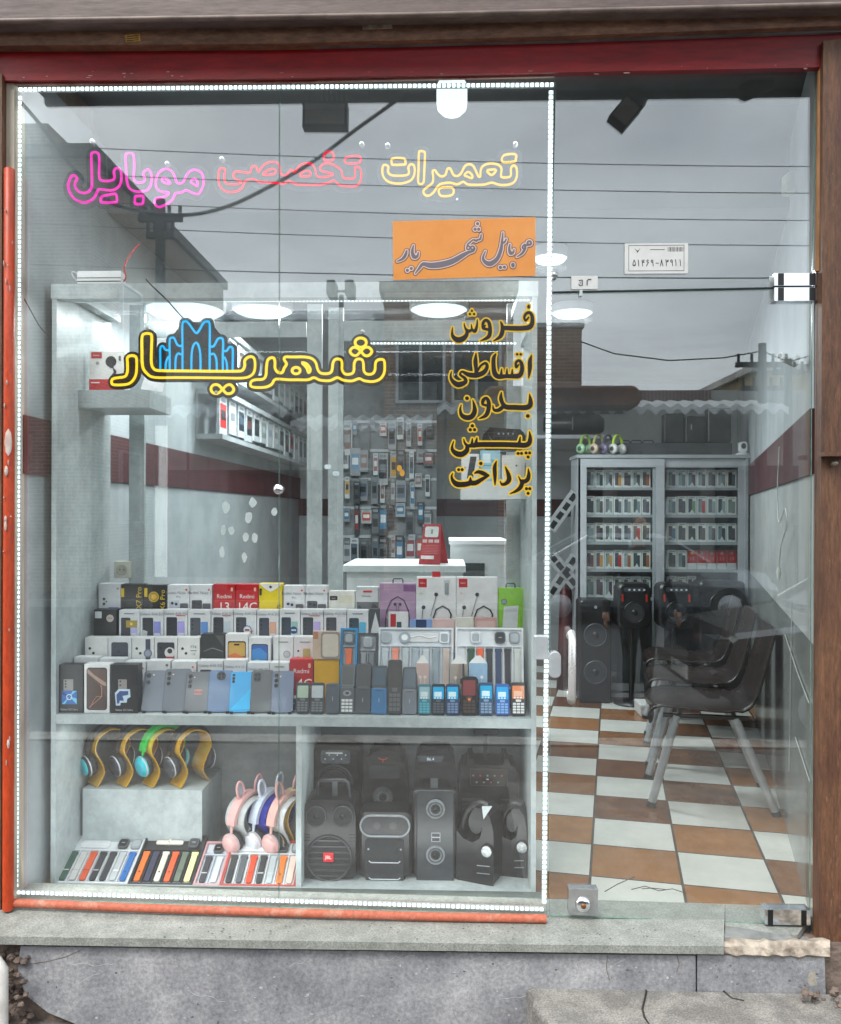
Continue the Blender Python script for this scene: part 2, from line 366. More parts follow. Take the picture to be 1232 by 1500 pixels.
t = thing('canopy', 'dark flat canopy board jutting out above the shopfront', 'canopy', (0, -1.1, 3.72))
mb = MB(); mb.box(-1.9, 1.9, -.2, .2, -.04, .03, pm('55585a', '45484a', 5, .6, name='canopy_metal')); mb.box(-1.9, 1.9, -.24, -.205, -.07, .75, pm('3a3c40', '2e3033', 5, .5, name='sign_back')); mb.build('board', t)
for x in (-1.7, 0, 1.7): mb = MB(); mb.tube([(x, 0, 0), (x, 1.1, 2.45)], .02, pm('55585a', '45484a', 5, .6, name='canopy_metal'), 8); mb.build('bracket', t)

t = thing('shutter_housing', 'brown grey rolling shutter housing across the top of the shopfront', 'shutter box', P(616, 20, -.12))
q = t.location
def at(mb, o): mb.M = Matrix.Translation(-o.location); return mb
mb = at(MB(), t); bar(mb, (-60, -60), (1320, -92), 97, 100, -.12, .02, HOUS); mb.build('housing', t)
mb = at(MB(), t); mb.tube([P(-60, 32, -.124), P(616, 22, -.124), P(1320, 5, -.124)], .009, pm('85756d', '63554f', 6, .5, name='housing_lip'), 8); mb.build('lip', t)
t = thing('lintel_board', 'brown painted timber board under the shutter housing', 'beam', P(616, 50, -.07))
mb = at(MB(), t); pxprism(mb, [(-60, 34), (400, 32), (820, 18), (1320, 0), (1320, 34), (820, 53), (400, 64), (-60, 67)], -.07, .02, WOOD); mb.build('board', t)
mb = at(MB(), t); pxprism(mb, [(-60, 68), (400, 65), (820, 54), (1320, 38), (1320, 43), (820, 60), (400, 70), (-60, 73)], -.045, .02, pm('8c9294', '6e7476', 8, .4, metal=.3, name='grey_strip')); mb.build('metal_strip', t)
mb = at(MB(), t); pxprism(mb, [(183, 51), (205, 49), (206, 60), (184, 62)], -.073, -.07, pm('c79a4e', 'a87d3a', 30, .5, name='brass_label'))
for k in range(3): pxprism(mb, [(186, 53 + 3 * k), (203, 51.6 + 3 * k), (203, 52.6 + 3 * k), (186, 54 + 3 * k)], -.0735, -.073, pm('3c2c18', None, 30, .5))
mb.build('label_plate', t)
mb = at(MB(), t); pxprism(mb, [(530, 36), (574, 34), (575, 41), (531, 43)], -.0735, -.07, pm('b5a596', '8c7a6c', 40, .6, name='worn_plate')); mb.build('worn_plate', t)
t = thing('lintel_beam', 'dark red painted metal beam above the glass panes', 'beam', P(616, 92, -.035))
mb = at(MB(), t); pxprism(mb, [(-30, 76), (400, 73), (820, 63), (1300, 44), (1300, 95), (1180, 99), (820, 106), (400, 115), (-30, 118)], -.03, -.002, RED); mb.build('beam', t)
mb = at(MB(), t); pxprism(mb, [(20, 118), (400, 115), (812, 106), (812, 112), (400, 121), (20, 124)], -.012, -.002, pm('8a4a3c', 'b08a7a', 16, .6, lo=.4, hi=.6, stretch=(.6, 1, 2), name='peeling_paint', detail=10)); mb.build('peeling_edge', t)
mb = at(MB(), t); rnd = random.Random(31)
for _ in range(26):
    x = rnd.uniform(20, 1190); yb_ = 114 - x * .004 - max(0, x - 820) * .022; p = P(x, yb_ - rnd.uniform(0, 7) ** 1.3 * .7, -.0302); mb.ball((p.x, p.y + .001, p.z), rnd.uniform(.002, .016), .0012, rnd.uniform(.001, .003), pm('b99a8e', '8f6a60', 20, .8, name='bare_primer'), 7)
mb.build('paint_speck', t)

t = thing('window_post', 'brown timber post with an orange painted front left of the window', 'post', P(5, 1340, -.05))
mb = at(MB(), t); pxprism(mb, [(-60, 100), (3, 108), (1, 1340), (-60, 1350)], -.04, -.001, WOODR); mb.build('timber', t)
mb = at(MB(), t); pxprism(mb, [(8, 122), (21, 122), (19, 1330), (6, 1330)], -.012, .06, CREAM); mb.build('cream_strip', t)
mb = at(MB(), t); a, b = P(14, 246, -.045), P(12, 1332, -.045); mb.tube([a, a + (b - a) * .002, a + (b - a) * .25, a + (b - a) * .6, b], [.011, .0175, .0175, .0185, .0185], ORANGE, 14)
mb.build('orange_rod', t)
mb = at(MB(), t)
rnd = random.Random(9)
for (x, y, a, b) in [(rnd.uniform(5, 20), rnd.uniform(300, 1310), rnd.uniform(.4, 1.0), rnd.uniform(.8, 5)) for _ in range(14)] + [(12, 648, 6, 20), (9, 690, 3, 8), (8, 770, 2, 8), (8, 760, 2, 5), (10, 560, 1.5, 4), (12, 1090, 2, 7)]:
    p = P(x, y, -.0665); mb.ball((p.x, p.y + .001, p.z), a * .0023, .004, b * .0023, pm('cfc2ba', 'b79f95', 20, .8, name='bare_plaster'), 9)
mb.build('paint_speck', t)
t = thing('window_frame_tube', 'chipped orange painted tube along the bottom of the window', 'frame', P(400, 1333, -.02))
mb = at(MB(), t); pts = [P(6, 1322, -.035), P(200, 1330, -.035), P(420, 1337, -.035), P(640, 1343, -.035), P(800, 1346, -.035)]; mb.tube(pts, .0142, CHIP, 12); mb.build('tube', t)
t = thing('door_post', 'worn brown timber post on the hinge side of the glass door', 'post', P(1220, 1380, -.05))
mb = at(MB(), t); pxprism(mb, [(1206, 60), (1300, 50), (1300, 1460), (1200, 1430), (1200, 1300)], -.05, .0, WOODR); mb.build('timber', t)
mb = at(MB(), t); mb.tube([P(1203, 104, -.018), P(1201, 250, -.018), P(1199, 398, -.018)], .012, pm('a97a4e', '8d6440', 10, .6, stretch=(2, 2, .5), bump=.2, name='bare_wood'), 10); mb.build('bare_strip', t)
mb = at(MB(), t); pxprism(mb, [(1208, 662), (1250, 662), (1250, 668), (1208, 668)], -.1, -.05, WOODR); p = P(1222, 679, -.065); mb.ball(p, .012, .02, .012, pm('8a8078', None, 10, .4, metal=.6), 10); mb.build('shutter_bracket', t)
mb = at(MB(), t); rnd = random.Random(2)
for _ in range(60):
    x, y = rnd.uniform(1207, 1236), rnd.choice([rnd.uniform(120, 700), rnd.uniform(820, 1380), rnd.uniform(1150, 1390)]); p = P(x, y, -.0505)
    mb.ball((p.x, p.y + .001, p.z), rnd.uniform(.0005, .0014), .001, rnd.uniform(.002, .02), pm('94705a', '7f5a44', 20, .8, name='bare_flake'), 7)
mb.build('paint_speck', t)

FL_, Y_FRONT = .245, .219
# stone step and base
def slab8(mb, back, front, Yb, Yf, th, m):
    b = [P(x, y, Yb) for x, y in back]; f = [P(x, y, Yf) for x, y in front]
    up = b + f[::-1]; lo = [V(p.x, p.y, p.z - th) for p in up]
    return mb.loops([lo, up], m)
t = thing('window_sill', 'speckled grey green stone slab forming the step below the window and door', 'sill', P(500, 1390, -.17))
mb = at(MB(), t); slab8(mb, [(-40, 1290), (400, 1305), (800, 1316), (1062, 1324)], [(-40, 1371), (400, 1378), (800, 1384), (1060, 1386)], .12, -.175, .026, SILL); mb.build('slab', t)
mb = at(MB(), t); slab8(mb, [(1062.5, 1324), (1196, 1329)], [(1062, 1366), (1168, 1370)], .12, -.06, .02, SILL); mb.build('slab', t)
mb = at(MB(), t)
rnd = random.Random(4)
for _ in range(70):
    x = rnd.uniform(20, 1050); y = rnd.uniform(1350, 1374) + x * .008; p = P(x, y, -.1)
    zz = P(x, 1377, -.175).z
    q = PZ(x, y, zz + .0006); mb.add([(q.x + .004 * math.cos(a) * rnd.uniform(.3, 1.3), q.y + .004 * math.sin(a) * rnd.uniform(.3, 1.2), q.z + .004) for a in (0, 1, 2, 3, 4, 5)], [(0, 1, 2, 3, 4, 5)], pm('4d524c', None, 20, .8, name='speck'))
mb.build('speck', t)
mb = at(MB(), t); p, q = P(14, 1310, .03), P(806, 1320, .03); mb.box(p.x, q.x, .012, Y_FRONT, FL_ - .02, FL_ + .004, pm('5d6461', '4c5350', 9, .5, name='dark_ledge')); mb.build('inner_ledge', t)
t = thing('threshold_plate', 'bare grey metal plate at the hinge end of the door step', 'plate', P(1110, 1365, -.05))
mb = at(MB(), t); a = [P(1063, 1357, -.02), P(1155, 1364, -.02)]; b = [P(1060, 1374, -.1), P(1162, 1378, -.1)]
up = [a[0], a[1], b[1], b[0]]; mb.loops([[V(p.x, p.y, p.z - .003) for p in up], [V(p.x, p.y, p.z + .002) for p in up]], pm('a9aaa8', '8c8d8a', 10, .35, metal=.5, name='plate_metal')); mb.build('plate', t)
t = thing('broken_step', 'broken white plaster core of the step at its right end', 'step', P(1120, 1390, -.12))
mb = at(MB(), t); rnd = random.Random(8)
PLW = pm('b5a99b', '857a6e', 22, .9, bump=.7, bscale=60, name='broken_plaster', detail=9)
xs = [1056 + i * (1216 - 1056) / 14 for i in range(15)]; rings = []
for x in xs:
    j = lambda a: rnd.uniform(-a, a)
    y0 = 1381 + (x - 1060) * .02
    rings.append([P(x, y0 - 9 + j(2), -.06), P(x, y0 - 4 + j(3), -.13 + j(.012)), P(x, y0 + 6 + j(3), -.155 + j(.012)), P(x, y0 + 17 + j(2.5), -.16 + j(.008)), P(x, y0 + 40, -.02)])
mb.loops(rings, PLW); mb.build('plaster_core', t)
t = thing('base_wall', 'bluish grey marble slabs facing the wall under the step', 'wall', P(500, 1480, -.15))
mb = at(MB(), t); pxprism(mb, [(30, 1386), (1019, 1400), (1019, 1560), (160, 1560), (118, 1503), (70, 1483), (38, 1458), (26, 1428), (28, 1404)], -.152, -.02, STONE); mb.build('slab', t)
mb = at(MB(), t); pxprism(mb, [(1021.5, 1399), (1208, 1402), (1210, 1475), (1190, 1500), (1021.5, 1500)], -.149, -.02, STONE); mb.build('slab', t)
rnd = random.Random(44)
mb = at(MB(), t)
def blot(x, y, rx, ry, Yp, m, n_=9):
    p = P(x, y, Yp); k = S(Yp); mb.add([(p.x + k * rx * math.cos(2 * math.pi * i / n_) * rnd.uniform(.5, 1.3), Yp, p.z + k * ry * math.sin(2 * math.pi * i / n_) * rnd.uniform(.5, 1.3)) for i in range(n_)], [tuple(range(n_))], m)
LT = pm('b9b9ba', 'a5a6a8', 60, .6, name='pale_chip'); DK = pm('55565b', '626368', 60, .7, name='dark_stain')
for _ in range(90): blot(rnd.uniform(60, 1010), rnd.uniform(1412, 1500), rnd.uniform(.6, 3), rnd.uniform(.5, 2), -.1525, rnd.choice([LT, LT, DK]))
for _ in range(26): blot(rnd.uniform(1026, 1200), rnd.uniform(1404, 1445), rnd.uniform(.6, 2.5), rnd.uniform(.5, 1.8), -.1495, rnd.choice([LT, DK]))
for _ in range(12): x, y = rnd.uniform(80, 980), rnd.uniform(1405, 1480); a_ = rnd.uniform(-.6, .6); mb.tube([P(x + 9 * i, y + 9 * i * a_ + rnd.uniform(-3, 3), -.152) for i in range(rnd.randint(4, 9))], .0007, LT, 4)
blot(1190, 1432, 7, 14, -.1494, pm('a39d92', '8f897e', 40, .8, name='mortar_smear'))
for pts in ([(44, 1412), (70, 1408), (95, 1402), (118, 1392)], [(890, 1400), (888, 1418), (893, 1436)], [(992, 1400), (995, 1412), (991, 1424)]): mb.tube([P(x, y, -.1525) for x, y in pts], .0011, DIRT, 4)
mb.build('stain', t)
mb = at(MB(), t); pxprism(mb, [(-60, 1378), (1260, 1396), (1260, 1640), (-60, 1640)], -.118, .02, DIRT); mb.build('mortar_bed', t)
t = thing('drain_pipe', 'white plastic pipe end at the left foot of the wall', 'pipe', P(4, 1470, -.2))
mb = at(MB(), t); mb.tube([P(-30, 1405, -.2), P(-4, 1410, -.2), P(2, 1420, -.2), P(2, 1540, -.2)], [.016, .02, .021, .021], pm('d8d5cf', 'bdb9b2', 12, .5, name='white_pipe'), 12); mb.build('pipe', t)

# ------------------------------------------------------------------ shop room
FL = .245                                   # shop floor level
YB = 5.6                                    # back wall
XL = P(75, 1000, .22).x - .03
rw0 = PZ(1178, 1310, FL); rw1 = PZ(1114, 1080, FL)
rdir = (rw1 - rw0); rdir /= rdir.y
def rwx(y): return rw0.x + rdir.x * (y - rw0.y)
c00 = PZ(870, 1198, FL); c10 = PZ(981.8, 1207, FL); c01 = PZ(867.3, 1235, FL)
far0, far1 = PZ(911, 800, FL), None
U_ = c10 - c00; W_ = c00 - c01
ang = math.atan2(-U_.y, U_.x); ts = (U_.length + W_.length) / 2
def latt(p, a=R(11), s=.335):
    d = p - c00; ux, uy = math.cos(a), -math.sin(a)
    return ((d.x * ux + d.y * uy) / s, (-d.x * uy + d.y * ux) / (s * .93))
fm = bpy.data.materials.new('chequer_tiles'); fm.use_nodes = True; n = fm.node_tree; b = n.nodes['Principled BSDF']; L = n.links.new
uvn = n.nodes.new('ShaderNodeUVMap')
br = n.nodes.new('ShaderNodeTexBrick'); br.offset = 0; br.inputs['Scale'].default_value = 1; br.inputs['Mortar Size'].default_value = .016; br.inputs['Brick Width'].default_value = 1; br.inputs['Row Height'].default_value = 1; br.inputs['Mortar Smooth'].default_value = .1; br.inputs['Bias'].default_value = 0
br.inputs['Color1'].default_value = (0, 0, 0, 1); br.inputs['Color2'].default_value = (1, 1, 1, 1)
ch = n.nodes.new('ShaderNodeTexChecker'); ch.inputs['Scale'].default_value = 1
vad = n.nodes.new('ShaderNodeVectorMath'); vad.operation = 'ADD'; vad.inputs[1].default_value = (.0005, .0005, .5)
L(uvn.outputs[0], vad.inputs[0]); L(vad.outputs[0], ch.inputs[0]); L(uvn.outputs[0], br.inputs[0])
no = n.nodes.new('ShaderNodeTexNoise'); no.inputs['Scale'].default_value = 2.3; no.inputs['Detail'].default_value = 12; no.inputs['Roughness'].default_value = .68; L(uvn.outputs[0], no.inputs['Vector'])
rb = n.nodes.new('ShaderNodeValToRGB'); rb.color_ramp.elements[0].color = lin('5c3722'); rb.color_ramp.elements[1].color = lin('a2703f'); rb.color_ramp.elements[0].position = .25; rb.color_ramp.elements[1].position = .8
bw = n.nodes.new('ShaderNodeMixRGB'); bw.inputs[0].default_value = .5; L(no.outputs[0], bw.inputs[1]); L(br.outputs['Color'], bw.inputs[2]); L(bw.outputs[0], rb.inputs[0])
rw_ = n.nodes.new('ShaderNodeValToRGB'); rw_.color_ramp.elements[0].color = lin('c2c3bd'); rw_.color_ramp.elements[1].color = lin('dedfd8'); rw_.color_ramp.elements[0].position = .3; L(no.outputs[0], rw_.inputs[0])
m1 = n.nodes.new('ShaderNodeMixRGB'); L(ch.outputs['Fac'], m1.inputs[0]); L(rb.outputs[0], m1.inputs[1]); L(rw_.outputs[0], m1.inputs[2])
m2 = n.nodes.new('ShaderNodeMixRGB'); L(br.outputs['Fac'], m2.inputs[0]); L(m1.outputs[0], m2.inputs[1]); m2.inputs[2].default_value = lin('4a4038')
L(m2.outputs[0], b.inputs['Base Color']); b.inputs['Roughness'].default_value = .2
bp = n.nodes.new('ShaderNodeBump'); bp.inputs['Strength'].default_value = .25; bp.inputs['Distance'].default_value = .004; bp.invert = True; L(br.outputs['Fac'], bp.inputs['Height']); L(bp.outputs[0], b.inputs['Normal'])
me = bpy.data.meshes.new('floor'); cs = [V(XL - .1, .1, FL), V(3.6, .1, FL), V(3.6, YB + .1, FL), V(XL - .1, YB + .1, FL)]
lo = [V(p.x, p.y, FL - .2) for p in cs]
me.from_pydata([tuple(p) for p in cs + lo], [], [(0, 1, 2, 3), (4, 7, 6, 5), (0, 4, 5, 1), (1, 5, 6, 2), (2, 6, 7, 3), (3, 7, 4, 0)]); me.materials.append(fm)
ul = me.uv_layers.new(name='UVMap')
for lp in me.loops: ul.data[lp.index].uv = latt(Vector(me.vertices[lp.vertex_index].co)); 
for lp in me.loops: ul.data[lp.index].uv = (ul.data[lp.index].uv[0] + 40, ul.data[lp.index].uv[1] + 40)
o = bpy.data.objects.new('floor', me); COL.objects.link(o); tag(o, kind='structure')
floor_o = o
ck = MB()
for pts in ([(886, 1306), (905, 1295), (930, 1284)], [(925, 1303), (945, 1298), (965, 1305), (985, 1302), (1000, 1307)], [(940, 1302), (955, 1301), (975, 1303)]):
    q = [PZ(x, y, FL + .0008) for x, y in pts]; ck.tube(q, .0016, pm('2a2725', '3a3532', 20, .95, name='crack_dirt'), 5)
ck.build('crack', o)

WALLP = pm('9fa6a9', '8f979a', 3, .6, name='wall_paint', detail=8)
MAROON = pm('4a2428', '3f1d21', 4, .5, name='maroon_paint')
MARB = pm('8f9492', '767b7a', 3.5, .2, lo=.3, hi=.7, name='marble_tile', detail=12)
def wallpiece(name, label, x0, y0, x1, y1, segs, cat='wall'):
    t = thing(name, label, cat, (x0, y0, FL))
    d = V(x1 - x0, y1 - y0, 0); nrm = V(d.y, -d.x, 0).normalized() * .1
    for (z0, z1, m, pn) in segs:
        mb = at(MB(), t); k = .012 if pn == 'stripe' else 0
        a, b2 = V(x0, y0, 0), V(x1, y1, 0); sft = -nrm.normalized() * k
        vs = [V(p.x, p.y, z) for z in (z0, z1) for p in (a + sft, b2 + sft, b2 + nrm, a + nrm)]
        mb.loops([vs[:4], vs[4:]], m); mb.build(pn, t)
    return t
segsL = [(FL - .2, 1.75, WALLP, 'lower_wall'), (1.7505, 1.955, MAROON, 'stripe'), (1.9555, 3.2, WALLP, 'upper_wall')]
wallpiece('side_wall', 'grey left wall of the shop with a dark red stripe', XL, YB, XL, .05, segsL)
wallpiece('back_wall', 'grey back wall of the shop with a dark red stripe', 3.6, YB, XL, YB, [(FL - .2, 1.58, WALLP, 'lower_wall'), (1.5805, 1.75, MAROON, 'stripe'), (1.7505, 3.2, pm('c2c7ca', 'b2b8bb', 3, .6, name='wall_paint_back'), 'upper_wall')])
segsR = [(FL - .2, 1.18, MARB, 'tile_dado'), (1.1805, 1.75, pm('a5a9a8', '959b9a', 3, .5, name='wall_paint_right'), 'lower_wall'), (1.7505, 1.97, MAROON, 'stripe'), (1.9705, 3.2, WALLP, 'upper_wall')]
wallpiece('side_wall', 'grey right wall of the shop behind the chairs with a slanting red stripe', rwx(.02), .02, rwx(YB), YB, segsR)
CEIL = pm('6c7072', '616567', 2, .7, name='ceiling_paint')
mb = MB(); mb.box(XL - .1, 3.6, .86, YB + .1, 2.92, 3.0, CEIL); mb.box(XL - .1, 3.6, .03, .86, 3.36, 3.46, CEIL); mb.box(XL - .1, 3.6, .8, .86, 2.92, 3.36, CEIL); tag(mb.build('ceiling'), kind='structure')

# ------------------------------------------------------------------ shop window and door
def pane(name, parent, px, Y=0, th=.008, m=GLASS):
    a = [P(x, y, Y) for x, y in px]; mb = at(MB(), parent)
    f = [V(p.x, Y, p.z) for p in a]; bk = [V(p.x, Y + th, p.z) for p in a]; n = len(a)
    mb.add(f + bk, [tuple(range(n)), tuple(range(n, 2 * n))[::-1]], m)
    mb.add(f + bk, [(i, (i + 1) % n, n + (i + 1) % n, n + i) for i in range(n)], GEDGE); return mb.build(name, parent)
t = thing('shop_window', 'large two pane shop window over the phone display', 'window', P(400, 1325, 0)); SHOPW = t
pane('pane', t, [(20, 112), (408.6, 110), (407.6, 1330), (18, 1318)])
pane('pane', t, [(409.8, 110), (811, 103), (801, 1342), (408.8, 1330)])
mb = at(MB(), t)
p = P(408, 717, -.004); mb.M = Matrix.Translation(p - t.location) @ Matrix.Rotation(R(90), 4, 'X'); mb.lathe([(.001, .014), (.012, .013), (.016, .008), (.017, 0), (.014, -.003)], CHROME, 20); mb.build('joint_button', t)
t = thing('transom_window', 'fixed glass pane above the glass door', 'window', P(1005, 424, 0)); TRW = t
pane('pane', t, [(814.5, 103), (1197, 95), (1190, 419.5), (808.5, 427)])
mb = at(MB(), t); mb.tube([P(808.5, 428, .004), P(1190, 420.5, .004)], .0035, pm('3a4744', '2c3836', 20, .3, name='seal'), 6); mb.build('seal', t)
mb = at(MB(), t); mb.M = Matrix.Translation(P(812, 404, -.002) - t.location) @ Matrix.Rotation(R(90), 4, 'X'); mb.lathe([(.001, .02), (.009, .019), (.011, .012), (.011, -.01), (.001, -.012)], STEEL, 16); mb.build('glass_stud', t)
t = thing('glass_door', 'frameless glass door with steel fittings and an upright pull handle', 'door', P(1000, 1345, 0)); DOOR = t
pane('pane', t, [(808, 430.5), (1190, 423), (1187, 1356), (805, 1341)], Y=.0)
mb = at(MB(), t)
for (x0, y0, x1, y1) in ((1134, 400, 1197, 418.5), (1134, 421, 1197, 441)):
    a, b = P(x0, y1, -.016), P(x1, y0, -.016); mb.box(a.x, b.x, -.018, .028, a.z, b.z, CHROME)
    for u in (x0 + 6, x0 + 52): c = P(u, y0, -.018); mb.box(c.x, c.x + .018, -.0205, -.0175, a.z + .001, b.z - .001, BLACK)
mb.box(P(1195, 420, 0).x, P(1208, 420, 0).x, -.02, .03, P(0, 436, 0).z, P(0, 402, 0).z, STEEL)
mb.build('top_hinge', t)
mb = at(MB(), t); a, b = P(1120, 1354, -.016), P(1187, 1333, -.016); mb.box(a.x, b.x, -.018, .028, a.z, b.z, CHROME)
for u in (1125, 1174): c = P(u, 1340, -.018); mb.box(c.x, c.x + .016, -.0205, -.0175, a.z + .001, b.z - .001, BLACK)
mb.build('bottom_hinge', t)
mb = at(MB(), t); a, b = P(833, 1339, -.014), P(876, 1303, -.014); mb.box(a.x, b.x, -.016, .024, a.z, b.z, STEEL)
c = P(854, 1325, -.016); LK = mb.build('lock_plate', t)
mb = at(MB(), t); mb.M = Matrix.Translation(V(c.x, -.016, c.z) - t.location) @ Matrix.Rotation(R(90), 4, 'X'); mb.lathe([(.001, .012), (.019, .012), (.025, .006), (.026, 0)], CHROME, 22); mb.lathe([(.001, .016), (.008, .0155), (.009, .012)], pm('8a5a35', '5f3c22', 30, .4, metal=.6, name='brass_key'), 12); o = mb.build('lock_cylinder', LK)
mb = at(MB(), t); a, b = P(838, 926, -.05), P(838, 1030, -.05); x = a.x
mb.tube([V(x, -.0, a.z - .02), V(x, -.04, a.z - .006), V(x, -.052, a.z - .03), V(x, -.055, (a.z + b.z) / 2), V(x, -.052, b.z + .03), V(x, -.04, b.z + .006), V(x, 0, b.z + .02)], .013, pm('e4e4e2', 'd0d0ce', 9, .28, metal=.55, name='brushed_steel'), 14); mb.build('pull_handle', t)
mb = at(MB(), t); 
for (x0, y0, x1, y1, rr) in ((804, 955, 822, 993, .018),):
    a, b = P(x0, y1, -.012), P(x1, y0, -.012); mb.rbox(a.x, b.x, a.z, b.z, -.014, .02, rr, ALU, .002)
mb.build('latch_plate', t)
mb = at(MB(), SHOPW); a, b = P(783, 966, -.012), P(803, 932, -.012); mb.rbox(a.x, b.x, a.z, b.z, -.014, .02, .006, ALU, .002); mb.build('latch_keeper', SHOPW)

# LED strips round the window
t = thing('led_light_frame', 'bright white led bead strip running round the inside of the window', 'light strip', P(400, 1316, .03)); LEDM = emit('e8fbff', 2.6, 'led_bead_or_reflection'); LEDB = pm('c8d4d6', 'b4c2c6', 12, .4, name='led_backing')
def led(name, p0, p1, step, Y, wd=.016, m=LEDM, parent=None, size=1.0):
    parent = parent or t; a, b = P(*p0, Y), P(*p1, Y); d = (b - a); n_ = max(2, int(d.length / step)); u = d.normalized(); pr = V(-u.z, 0, u.x)
    mb = at(MB(), parent); h = pr * wd / 2
    mb.loops([[a - h, b - h, b + h, a + h], [p + V(0, .006, 0) for p in (a - h, b - h, b + h, a + h)]], LEDB)
    o = mb.build(name, parent); mb = at(MB(), parent)
    for i in range(n_):
        c = a + d * ((i + .5) / n_); e = u * step * .3 * size; g = pr * wd * .34 * size; f = V(0, -.002, 0)
        mb.loops([[c - e - g, c + e - g, c + e + g, c - e + g], [q + f for q in (c - e - g, c + e - g, c + e + g, c - e + g)]], m)
    mb.build('led_bead_or_reflection', o); return o
led('led_strip_or_reflection', (27, 131), (812, 124), .0165, .02, .016)
led('led_strip_or_reflection', (29, 140), (24, 1300), .0165, .02, .016)
led('led_strip_or_reflection', (807, 132), (797, 1324), .0165, .02, .016)
led('led_strip_or_reflection', (24, 1307), (797, 1332), .0165, .02, .014)
def area(name, loc, rot, sx, sy, e, c=(.93, .98, 1)):
    l = bpy.data.lights.new(name, 'AREA'); l.shape = 'RECTANGLE'; l.size = sx; l.size_y = sy; l.energy = e; l.color = c
    o = bpy.data.objects.new(name, l); COL.objects.link(o); o.location = loc; o.rotation_euler = rot; return o
c = P(420, 136, .04); area('led_or_fill_light', (c.x, .05, c.z - .015), (R(35), 0, 0), 1.7, .10, 4.2)
c = P(412, 1310, .04); area('led_or_fill_light', (c.x, .05, c.z + .02), (R(120), 0, 0), 1.7, .08, 2.0)
c = P(31, 720, .04); area('led_or_fill_light', (c.x + .012, .05, c.z), (R(90), 0, R(-65)), .09, 2.6, 2.0)
c = P(795, 720, .04); area('led_or_fill_light', (c.x - .012, .05, c.z), (R(90), 0, R(65)), .09, 2.6, 2.0)
# ------------------------------------------------------------------ the street opposite (seen in the glass)
def Mr(px, py, d): p = P(px, py, d); return V(p.x, -d, p.z)
def brickmat(c1, c2, mort, scale=1.0, name='brick'):
    m = bpy.data.materials.new(name); m.use_nodes = True; n = m.node_tree; b = n.nodes['Principled BSDF']; L = n.links.new
    t = n.nodes.new('ShaderNodeTexCoord'); mp_ = n.nodes.new('ShaderNodeMapping'); mp_.inputs['Rotation'].default_value = (R(90), 0, 0)
    sx = n.nodes.new('ShaderNodeSeparateXYZ'); ad = n.nodes.new('ShaderNodeMath'); cx = n.nodes.new('ShaderNodeCombineXYZ')
    L(t.outputs['Object'], sx.inputs[0]); L(sx.outputs[0], ad.inputs[0]); L(sx.outputs[1], ad.inputs[1]); L(ad.outputs[0], cx.inputs[0]); L(sx.outputs[2], cx.inputs[1])
    br = n.nodes.new('ShaderNodeTexBrick'); br.inputs['Scale'].default_value = scale; br.inputs['Brick Width'].default_value = .24; br.inputs['Row Height'].default_value = .075; br.inputs['Mortar Size'].default_value = .008
    br.inputs['Color1'].default_value = lin(c1); br.inputs['Color2'].default_value = lin(c2); br.inputs['Mortar'].default_value = lin(mort); L(cx.outputs[0], br.inputs[0])
    no = n.nodes.new('ShaderNodeTexNoise'); no.inputs['Scale'].default_value = 1.4; no.inputs['Detail'].default_value = 7; L(t.outputs['Object'], no.inputs['Vector'])
    mu = n.nodes.new('ShaderNodeMixRGB'); mu.blend_type = 'MULTIPLY'; mu.inputs[0].default_value = .3; L(br.outputs[0], mu.inputs[1]); L(no.outputs[0], mu.inputs[2])
    L(mu.outputs[0], b.inputs['Base Color']); b.inputs['Roughness'].default_value = .85; return m
BRK = brickmat('94836f', '7f6f62', 'b0a89c', name='brick_buff'); BRK2 = brickmat('957663', 'b08f79', 'c2b8ac', name='brick_dark')
SHUT = pm('6f7376', '5a5e61', 2, .5, stretch=(.1, .1, 14), name='roller_shutter'); WIN = pm('15191c', '20262a', 3, .15, name='window_dark')
REND = pm('b8b8b3', '9d9d98', 1.2, .85, name='render_grey', detail=8); YEL = pm('b39a62', '9a834f', 1.5, .8, name='render_ochre')
def window(t, x, y, z, w_, h, face='y'):
    mb = at(MB(), t)
    if face == 'y': mb.box(x - w_ / 2, x + w_ / 2, y, y + .05, z, z + h, WIN)
    else: mb.box(x, x + .05, y - w_ / 2, y + w_ / 2, z, z + h, WIN)
    o = mb.build('window', t); mb = at(MB(), t); k = .06
    if face == 'y':
        mb.box(x - w_ / 2 - k, x + w_ / 2 + k, y, y + .09, z + h, z + h + k, ALU); mb.box(x - w_ / 2 - k, x + w_ / 2 + k, y, y + .12, z - k, z, ALU); mb.box(x - .03, x + .03, y + .05, y + .08, z, z + h, ALU)
        mb.box(x - w_ / 2 - k, x - w_ / 2, y, y + .09, z, z + h, ALU); mb.box(x + w_ / 2, x + w_ / 2 + k, y, y + .09, z, z + h, ALU)
    else:
        mb.box(x, x + .09, y - w_ / 2 - k, y - w_ / 2, z, z + h, ALU); mb.box(x, x + .09, y + w_ / 2, y + w_ / 2 + k, z, z + h, ALU)
        mb.box(x, x + .09, y - w_ / 2 - k, y + w_ / 2 + k, z + h, z + h + k, ALU); mb.box(x, x + .12, y - w_ / 2 - k, y + w_ / 2 + k, z - k, z, ALU)
    mb.build('frame', o)
